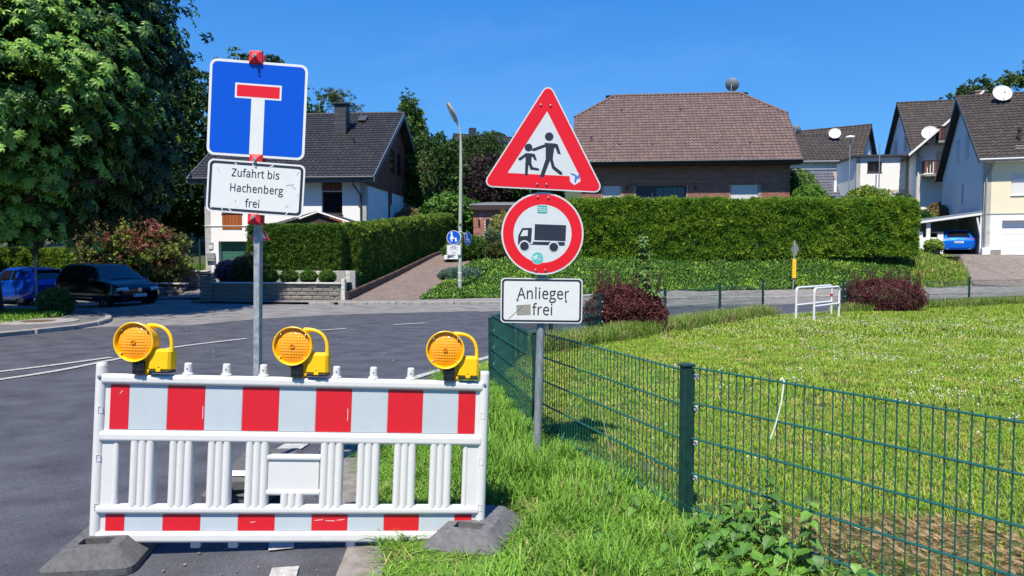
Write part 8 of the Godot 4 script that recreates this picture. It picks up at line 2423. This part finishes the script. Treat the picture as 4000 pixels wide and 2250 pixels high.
func build_signs() -> void:
	# --- dead end sign on a square post
	var s := thing("road_sign", "blue dead end sign with white plate reading Zufahrt bis Hachenberg frei on a square post", "road sign", Vector3(-1.665, GH(-1.66, 4.76) + 0.02, -4.765))
	var k := MB.new()
	k.prism(rrect(0.042, 0.042, 0.004, 2), 0.0, 2.86, Transform3D(Basis(Vector3.RIGHT, -PI / 2), Vector3.ZERO))
	part("post", k.mesh(), M.galv, s, Transform3D(rot(-14, 0, -1.3), Vector3.ZERO))
	var pl := plate(s, "dead_end_plate", rrect(0.60, 0.60, 0.045), M.sign_white, Transform3D(rot(5.5, -0.6, -3.1), Vector3(-1.602 + 1.665, 2.485, -4.705 + 4.765)))
	film(pl, "blue_field", rrect(0.568, 0.568, 0.032), M.sign_blue, 0.0007)
	film(pl, "white_stem", poly([-0.04, -0.284, 0.042, -0.284, 0.042, 0.066, -0.04, 0.066]), M.sign_white, 0.0013)
	film(pl, "bar_border", rrect(0.285, 0.094, 0.001, 1).duplicate(), M.sign_white, 0.0014).position = Vector3(0.001, 0.112, 0)
	film(pl, "red_bar", rrect(0.262, 0.072, 0.001, 1), M.sign_red, 0.0020).position = Vector3(0.001, 0.112, 0)
	var tp := plate(s, "text_plate", rrect(0.60, 0.33, 0.035), M.sign_white, Transform3D(rot(3.0, -0.3, -4.0), Vector3(-1.608 + 1.665, 1.99, -4.665 + 4.765)))
	ring_film(tp, "black_border", rrect(0.578, 0.308, 0.028), rrect(0.546, 0.276, 0.018), M.sign_black)
	lettering("Zufahrt bis", 0.049, M.sign_black, tp, Vector3(-0.005, 0.088, 0.0012))
	lettering("Hachenberg", 0.049, M.sign_black, tp, Vector3(0.005, -0.006, 0.0012))
	lettering("frei", 0.049, M.sign_black, tp, Vector3(-0.015, -0.098, 0.0012))
	for q in [[0.21, 0.035, 0.05, 0.2], [0.235, 0.02, 0.035, -0.6], [-0.235, 0.10, 0.03, -1.0], [0.255, 0.11, 0.025, 1.2], [-0.12, -0.09, 0.015, 1.4], [0.20, -0.10, 0.02, 0.7]]:
		part("scuff", boxm(Vector3(q[2], 0.0022, 0.0004)), M.glue, tp, Transform3D(Basis(Vector3.BACK, q[3]), Vector3(q[0], q[1], 0.0011)))
	for q in [[-0.27, -0.13, 0.03], [-0.15, -0.148, 0.025], [-0.20, -0.145, 0.012], [0.20, -0.145, 0.03], [0.262, -0.02, 0.012], [-0.02, 0.142, 0.02], [0.09, 0.143, 0.03], [-0.13, 0.143, 0.015], [0.263, 0.07, 0.01]]:
		part("chip", boxm(Vector3(q[2], 0.006, 0.0004)), M.sign_white, tp, Transform3D(Basis(Vector3.BACK, q[0] * 5.0), Vector3(q[0], q[1], 0.0012)))
	for q in [[0.058, 2.808, 0.068], [0.050, 2.165, 0.072], [0.040, 1.805, 0.092]]:
		var cl := MB.new()
		var a := []
		for e in [[0.042, 0.0], [0.039, 0.018], [0.014, 0.034]]:
			a.append([Vector3(-e[0], -e[0], e[1]), Vector3(e[0], -e[0], e[1]), Vector3(e[0], e[0], e[1]), Vector3(-e[0], e[0], e[1])])
		for i in 2:
			for j in 4: cl.quad(a[i][j], a[i][(j + 1) % 4], a[i + 1][(j + 1) % 4], a[i + 1][j])
		cl.quad(a[2][0], a[2][1], a[2][2], a[2][3])
		cl.quad(a[0][3], a[0][2], a[0][1], a[0][0])
		var c := part("clamp", cl.mesh(), M.clamp_red, s, Transform3D(rot(4, -6, -2), Vector3(q[0], q[1], q[2] - 0.016)))
		part("clamp_back", boxm(Vector3(0.075, 0.07, 0.05), 0.006, Vector3(0.004, 0, -0.055)), M.clamp_red, c)
		for i in 4:
			part("clamp_rib", boxm(Vector3(0.030, 0.003, 0.012), 0.0, Vector3(0.024, 0, 0.024)), M.clamp_red, c, Transform3D(Basis(Vector3.BACK, PI / 4 + PI / 2 * i), Vector3.ZERO))
		var nut := MB.new()
		nut.lathe([Vector2(0.011, 0.0), Vector2(0.011, 0.012), Vector2(0.005, 0.013), Vector2(0.005, 0.026), Vector2(0, 0.027)], 6, Transform3D(Basis(Vector3.RIGHT, PI / 2), Vector3(0, 0, 0.034)))
		part("nut", nut.mesh(), M.galv_dull, c)
		var rg := []
		for i in 13: rg.append(Vector3(sin(TAU * i / 12) * 0.008, cos(TAU * i / 12) * 0.011 - 0.006, 0.058 - 0.006 * cos(TAU * i / 12)))
		part("eye_ring", tubem(rg, 0.0028, 6), M.galv_dull, c)
	# stacked recycled foot plates of the post
	for i in 2:
		var f := thing("sign_foot", ["black slotted foot plate under the dead end sign post, flat on the asphalt", "black slotted foot plate on top of the other one at the dead end sign post"][i], "sign foot", Vector3(-1.68 + 0.02 * i, GH(-1.68, 4.8) + 0.021 + 0.105 * i, -4.83), deg_to_rad(-12.0 + 16.0 * i), "foot plates of the dead end sign")
		k = MB.new()
		k.rbox(Vector3(0, 0.05, 0), Vector3(0.40, 0.10, 0.70), 0.025)
		part("plate", k.mesh(), M.rubber, f)
		for j in 3:
			part("ridge", boxm(Vector3(0.33, 0.012, 0.05), 0.004, Vector3(0, 0.1, 0.16 + 0.07 * j)), M.rubber, f)
		if i == 1:
			part("paper_label", prismm(poly([-0.10, 0.0, 0.04, 0.0, 0.0, 0.05, -0.10, 0.055]), 0.0, 0.001), M.plate_white, f, Transform3D(rot(0, -70, 0), Vector3(-0.02, 0.106, 0.33)))
	# --- school sign, lorry ban and plate on a round post
	s = thing("road_sign", "red triangle sign with running children above a round lorry ban and plate reading Anlieger frei", "road sign", Vector3(0.185, GH(0.18, 5.3) + 0.03, -5.47))
	part("post", tubem([Vector3(-0.002, -0.05, 0), Vector3(0.028, 1.06, 0), Vector3(0.068, 2.72, 0)], 0.030, 18), M.galv_dull, s)
	part("post_sleeve", tubem([Vector3(-0.001, 0.0, 0), Vector3(0.004, 0.24, 0)], 0.0325, 18), M.galv_dull, s)
	var tr := plate(s, "children_plate", rtri(0.90, 0.045), M.sign_white2, Transform3D(rot(2.0, 0.5, -2.8), Vector3(0.238 - 0.185, 2.315 - 0.02, 0.09)))
	ring_film(tr, "red_border", rtri(0.868, 0.036), rtri(0.525, 0.002), M.sign_red)
	film(tr, "white_field", rtri(0.526, 0.002), M.sign_white2, 0.0006)
	# adult figure
	var o := Vector2(0.028, -0.005)
	film(tr, "pictogram", shift(disc(0.031, 24), o + Vector2(-0.004, 0.128)), M.sign_black, 0.0012)
	for q in [[-0.036, 0.082, 0.040, 0.082, 0.030, -0.030, 0.020, -0.045, -0.020, -0.040, -0.026, 0.06]]: film(tr, "pictogram", shift(poly(q), o), M.sign_black, 0.0012)
	for q in [[-0.020, 0.078, -0.120, 0.036, -0.127, 0.020, -0.104, 0.019, -0.026, 0.052], [0.022, 0.082, 0.060, 0.078, 0.088, 0.005, 0.064, 0.008, 0.046, 0.050, 0.028, 0.050], [-0.020, -0.03, 0.012, -0.04, -0.030, -0.168, -0.058, -0.164], [0.010, -0.04, 0.030, -0.03, 0.048, -0.082, 0.105, -0.124, 0.104, -0.142, 0.086, -0.140, 0.028, -0.098]]: film(tr, "pictogram", shift(poly(q), o), M.sign_black, 0.0011)
	o = Vector2(-0.125, -0.065)
	film(tr, "pictogram", shift(disc(0.028, 24), o + Vector2(0.004, 0.102)), M.sign_black, 0.0012)
	for q in [[-0.016, 0.062, 0.030, 0.062, 0.030, -0.012, -0.012, -0.014], [-0.012, 0.062, -0.066, 0.020, -0.062, 0.006, -0.046, 0.008, -0.012, 0.036], [0.026, 0.062, 0.052, 0.058, 0.070, 0.012, 0.052, 0.014, 0.038, 0.036, 0.026, 0.036], [-0.014, -0.01, 0.010, -0.012, 0.008, -0.100, -0.012, -0.100], [0.006, -0.01, 0.030, -0.008, 0.042, -0.036, 0.090, -0.044, 0.086, -0.060, 0.026, -0.056]]: film(tr, "pictogram", shift(poly(q), o), M.sign_black, 0.0011)
	# torn sticker in the corner, print no longer readable
	var stk := film(tr, "torn_sticker", poly([0.185, -0.135, 0.255, -0.13, 0.268, -0.185, 0.225, -0.215, 0.192, -0.19]), M.sticker_pale, 0.0014)
	for q in [[0.190, -0.128, 0.226, -0.136, 0.224, -0.148, 0.200, -0.142], [0.226, -0.136, 0.244, -0.15, 0.234, -0.198, 0.224, -0.195], [0.252, -0.128, 0.262, -0.128, 0.258, -0.165, 0.240, -0.172]]: film(stk, "print", poly(q), M.sticker_blue, 0.0020)
	for q in [Vector2(-0.048, 0.345), Vector2(0.022, 0.345), Vector2(-0.045, -0.222), Vector2(0.022, -0.220)]: bolt(tr, q)
	var ci := plate(s, "lorry_ban_plate", disc(0.300), M.sign_white2, Transform3D(rot(0.5, 0, -2.0), Vector3(0.222 - 0.185, 1.739 - 0.02, 0.07)))
	ring_film(ci, "red_border", disc(0.288), disc(0.212), M.sign_red)
	for q in [[-0.058, 0.068, 0.170, 0.068, 0.170, -0.048, -0.058, -0.048], [-0.068, -0.060, 0.120, -0.056, 0.164, -0.054, 0.166, -0.080, 0.110, -0.086, 0.056, -0.082, -0.100, -0.082, -0.068, -0.075]]: film(ci, "pictogram", poly(q), M.sign_black, 0.0010)
	ring_film(ci, "pictogram", poly([-0.176, -0.085, -0.098, -0.085, -0.080, -0.060, -0.078, 0.040, -0.150, 0.036, -0.176, -0.020]), poly([-0.163, -0.024, -0.140, -0.022, -0.108, -0.020, -0.106, 0.024, -0.142, 0.022, -0.160, -0.018]), M.sign_black, 0.0009)
	film(ci, "pictogram", poly([-0.176, -0.085, -0.100, -0.085, -0.080, -0.055, -0.080, -0.026, -0.176, -0.026]), M.sign_black, 0.0010)
	for x in [-0.128, 0.086]:
		film(ci, "pictogram", disc(0.040, 28, Vector2(x, -0.092)), M.sign_white2, 0.0014)
		film(ci, "pictogram", disc(0.032, 28, Vector2(x, -0.095)), M.sign_black, 0.0019)
	var st := film(ci, "teal_sticker", rrect(0.070, 0.056, 0.004, 2), M.sticker_teal, 0.0012)
	st.position = Vector3(-0.008, 0.176, 0)
	for i in 3: lettering(["Nimm den", "Schmd aus", "dem Stall"][i], 0.0095, M.plate_white, st, Vector3(0.0, 0.012 - 0.013 * i, 0.0014), "lettering", true)
	st = film(ci, "round_sticker", disc(0.046, 32), M.plate_white, 0.0012)
	st.position = Vector3(-0.030, -0.178, 0)
	film(st, "aqua_field", disc(0.0435, 32), M.sticker_aqua, 0.0017)
	for q in [[-0.012, -0.012, -0.018, 0.012, -0.008, 0.030, -0.006, 0.006], [-0.014, -0.012, -0.026, 0.012, -0.037, 0.016, -0.030, 0.0], [-0.014, -0.014, -0.036, -0.008, -0.034, -0.014]]: film(st, "leaf_mark", poly(q), M.plate_white, 0.0022)
	for i in 3: lettering(["Green", "Vita", "Organics"][i], 0.009, M.plate_white, st, Vector3([0.012, 0.006, 0.014][i], 0.017 - 0.013 * i, 0.0020))
	for q in [Vector2(-0.044, 0.265), Vector2(0.034, 0.262), Vector2(-0.040, -0.268), Vector2(0.030, -0.266)]: bolt(ci, q)
	var an := plate(s, "text_plate", rrect(0.60, 0.33, 0.030), M.sign_white, Transform3D(rot(0.5, 0, -0.7), Vector3(0.217 - 0.185, 1.249 - 0.02, 0.05)))
	ring_film(an, "black_border", rrect(0.584, 0.314, 0.026), rrect(0.556, 0.286, 0.018), M.sign_black)
	lettering("Anlieger", 0.083, M.sign_black, an, Vector3(0.012, 0.052, 0.0012))
	lettering("frei", 0.083, M.sign_black, an, Vector3(0.008, -0.066, 0.0012))
	film(an, "glue_residue", poly([-0.185, -0.035, -0.080, -0.028, -0.078, -0.105, -0.180, -0.110]), M.glue, 0.0009)
	part("scuff", boxm(Vector3(0.14, 0.0025, 0.0004)), M.sign_dark, an, Transform3D(Basis(Vector3.BACK, 0.72), Vector3(-0.19, -0.09, 0.0014)))
	for q in [Vector2(-0.178, 0.012), Vector2(0.178, 0.006)]: bolt(an, q)
	# a lean bracket behind the plates
	part("bracket", boxm(Vector3(0.09, 0.03, 0.06), 0.004), M.sign_dark, s, Transform3D(rot(0, 0, -1.4), Vector3(0.032, 1.435, 0.03)))
	part("bracket", boxm(Vector3(0.09, 0.03, 0.06), 0.004), M.sign_dark, s, Transform3D(rot(0, 0, -1.4), Vector3(0.048, 2.04, 0.03)))

# ---------------------------------------------------------------- fences
func fence_post(parent: Node3D, at: Vector3, h: float, turn: float, w: float, dpt: float) -> void:
	var p := part("post", boxm(Vector3(w, h, dpt), 0.006, Vector3(0, h / 2 - 0.06, 0)), M.fence_post, parent, Transform3D(Basis(Vector3.UP, turn), at))
	part("cap", boxm(Vector3(w + 0.012, 0.012, dpt + 0.012), 0.003, Vector3(0, h - 0.055, 0)), M.fence_post, p)
	part("cover_bar", boxm(Vector3(0.008, h - 0.08, 0.04), 0.0, Vector3(w / 2 + 0.006, h / 2 - 0.05, 0.0)), M.fence_post, p)
	for y in [0.10, 0.32, 0.52, 0.72, 0.90]:
		if y < h - 0.1: part("clip", boxm(Vector3(0.022, 0.030, 0.018), 0.003, Vector3(w / 2 + 0.008, y, dpt / 2 + 0.004)), M.clip_grey, p)

func fence_panel(parent: Node3D, a: Vector3, b: Vector3, rows: int, y0: float, single: bool, pitch := 0.05) -> void:
	# double-rod mat: pairs of level rods with upright rods between them
	var d := b - a
	var flat := Vector2(d.x, d.z)
	var len_ := flat.length()
	var dir := Vector3(d.x, 0, d.z) / len_
	var side := Vector3(-dir.z, 0, dir.x)
	var t0 := Transform3D(Basis(d.normalized(), Vector3.UP, side).orthonormalized(), a)
	var ml := d.length()
	for i in rows:
		var k := MB.new()
		for s in [-1, 1]:
			k.tube([a + Vector3(0, y0 + 0.2 * i, 0) + side * 0.0062 * s, b + Vector3(0, y0 + 0.2 * i, 0) + side * 0.0062 * s], 0.0042, 6)
		part("level_rods", k.mesh(), M.fence_green, parent)
	var n := int(len_ / pitch)
	var rod := tubem([Vector3(0, y0 - 0.03, 0), Vector3(0, y0 + 0.2 * (rows - 1) + 0.015, 0)], 0.0034, 5)
	if single:
		for i in range(1, n): part("rod", rod, M.fence_green, parent, Transform3D(Basis.IDENTITY, a.lerp(b, float(i) / n)))
	else:
		var k := MB.new()
		for i in range(1, n):
			var q := a.lerp(b, float(i) / n)
			k.tube([q + Vector3(0, y0 - 0.03, 0), q + Vector3(0, y0 + 0.2 * (rows - 1) + 0.015, 0)], 0.0032, 4, false)
		part("rods", k.mesh(), M.fence_green, parent).set_meta("kind", "stuff")

func gp(x: float, d: float) -> Vector3:
	return P(x, d, GH(x, d))

func build_fences() -> void:
	var f := thing("mesh_fence", "dark green double-rod mesh fence bending at its thick post beside the sign post", "fence")
	var A := gp(2.55, 1.9); var B := gp(0.99, 4.16); var C := gp(0.20, 6.45); var E := gp(-0.25, 8.85)
	fence_post(f, B, 1.02, deg_to_rad(18), 0.062, 0.062)
	fence_post(f, C, 0.98, deg_to_rad(75), 0.06, 0.04)
	fence_post(f, E, 0.92, deg_to_rad(-8), 0.062, 0.062)
	fence_panel(f, B + (A - B).normalized() * 0.045, A, 5, 0.155, true)
	fence_panel(f, B + (C - B).normalized() * 0.04, C, 5, 0.13, true)
	fence_panel(f, C, E, 5, 0.10, true)
	# pieces of white cord knotted to the rods
	var q := A.lerp(B, 0.62)
	var dr := (A - B).normalized()
	var top := B + dr * 0.62 + Vector3(0, 0.962, 0)
	solo("cord", tubem([top + Vector3(-0.01, 0.004, 0.006), top + Vector3(0, 0.016, 0.0), top + Vector3(0.006, 0.002, 0.012), top + Vector3(-0.008, -0.10, 0.02), top + Vector3(-0.035, -0.21, 0.022), top + Vector3(-0.062, -0.285, 0.026)], 0.0042, 6), M.tie_white, "long pale cord tied to the top rod of the near green fence", "cord")
	var low := B + dr * 0.60 + Vector3(0, 0.365, 0)
	solo("cord", tubem([low + Vector3(-0.008, 0.0, 0.008), low + Vector3(0.0, 0.018, 0.0), low + Vector3(0.012, 0.010, 0.008), low + Vector3(0.0, -0.012, 0.012), low + Vector3(-0.03, -0.06, 0.016), low + Vector3(-0.066, -0.105, 0.018)], 0.0042, 6), M.tie_white, "short pale cord tied to a lower rod of the near green fence", "cord")
	# fence along the road behind the lawn
	f = thing("mesh_fence", "thin green mesh fence along the road at the far edge of the lawn", "fence")
	var pts := [[-0.25, 8.85], [0.0, 10.9], [0.67, 12.8], [1.78, 14.9], [3.5, 16.9], [5.35, 19.0], [7.0, 20.6]]
	var hs := [0.9, 0.86, 0.84, 0.88, 0.92, 0.96, 1.0]
	for i in pts.size():
		var p := gp(pts[i][0], pts[i][1])
		if i > 0: fence_post(f, p, hs[i] + 0.06, deg_to_rad(40), 0.055, 0.05)
		if i > 0:
			var o := gp(pts[i - 1][0], pts[i - 1][1])
			fence_panel(f, o, p, 5, 0.06, false)
	f = thing("mesh_fence", "green mesh fence running from the dark red shrub past the driveway opposite", "fence")
	pts = [[9.6, 21.4], [12.3, 22.9], [15.1, 24.4], [18.2, 26.1], [20.9, 27.6]]
	for i in pts.size():
		var p := gp(pts[i][0], pts[i][1])
		fence_post(f, p, 1.06, deg_to_rad(28), 0.055, 0.05)
		if i > 0:
			var o := gp(pts[i - 1][0], pts[i - 1][1])
			fence_panel(f, o, p, 5, 0.08, false)
	# two white hoops that close the gap in the fence
	hoop(gp(7.22, 18.75), gp(8.72, 20.15), "farther white tubular hoop of the gap in the road fence", Vector3(0, 0, 0))
	hoop(gp(7.45, 18.2), gp(8.55, 19.3), "nearer white tubular hoop of the gap in the road fence", Vector3(0, 0, 0))

func hoop(a: Vector3, b: Vector3, label: String, _o: Vector3) -> void:
	var t := thing("hoop_barrier", label, "hoop barrier", a, 0.0, "white hoops in the fence gap")
	var d := b - a
	var H := 0.86
	var r := 0.10
	var u := Vector3(d.x, 0, d.z).normalized()
	var L := Vector2(d.x, d.z).length()
	var pts := [Vector3(0, -0.05, 0), Vector3(0, H - r - 0.2, 0)]
	for i in 7:
		var w := PI / 2 * i / 6
		pts.append(u * (r - r * cos(w)) + Vector3.UP * (H - r + r * sin(w)))
	for i in 7:
		var w := PI / 2 * i / 6
		pts.append(u * (L - r + r * sin(w)) + Vector3.UP * (H - r + r * cos(w)))
	pts.append(u * L + Vector3.UP * 0.4)
	pts.append(u * L + Vector3.UP * (d.y - 0.05))
	part("hoop", tubem(pts, 0.030, 12), M.hoop_white, t)
	part("knee_rail", tubem([Vector3(0, 0.42, 0), u * L + Vector3.UP * 0.42], 0.026, 10), M.hoop_white, t)
	if label.begins_with("farther"):
		part("red_band", tubem([u * L + Vector3.UP * 0.55, u * L + Vector3.UP * 0.64], 0.0315, 12), M.film_red, t)
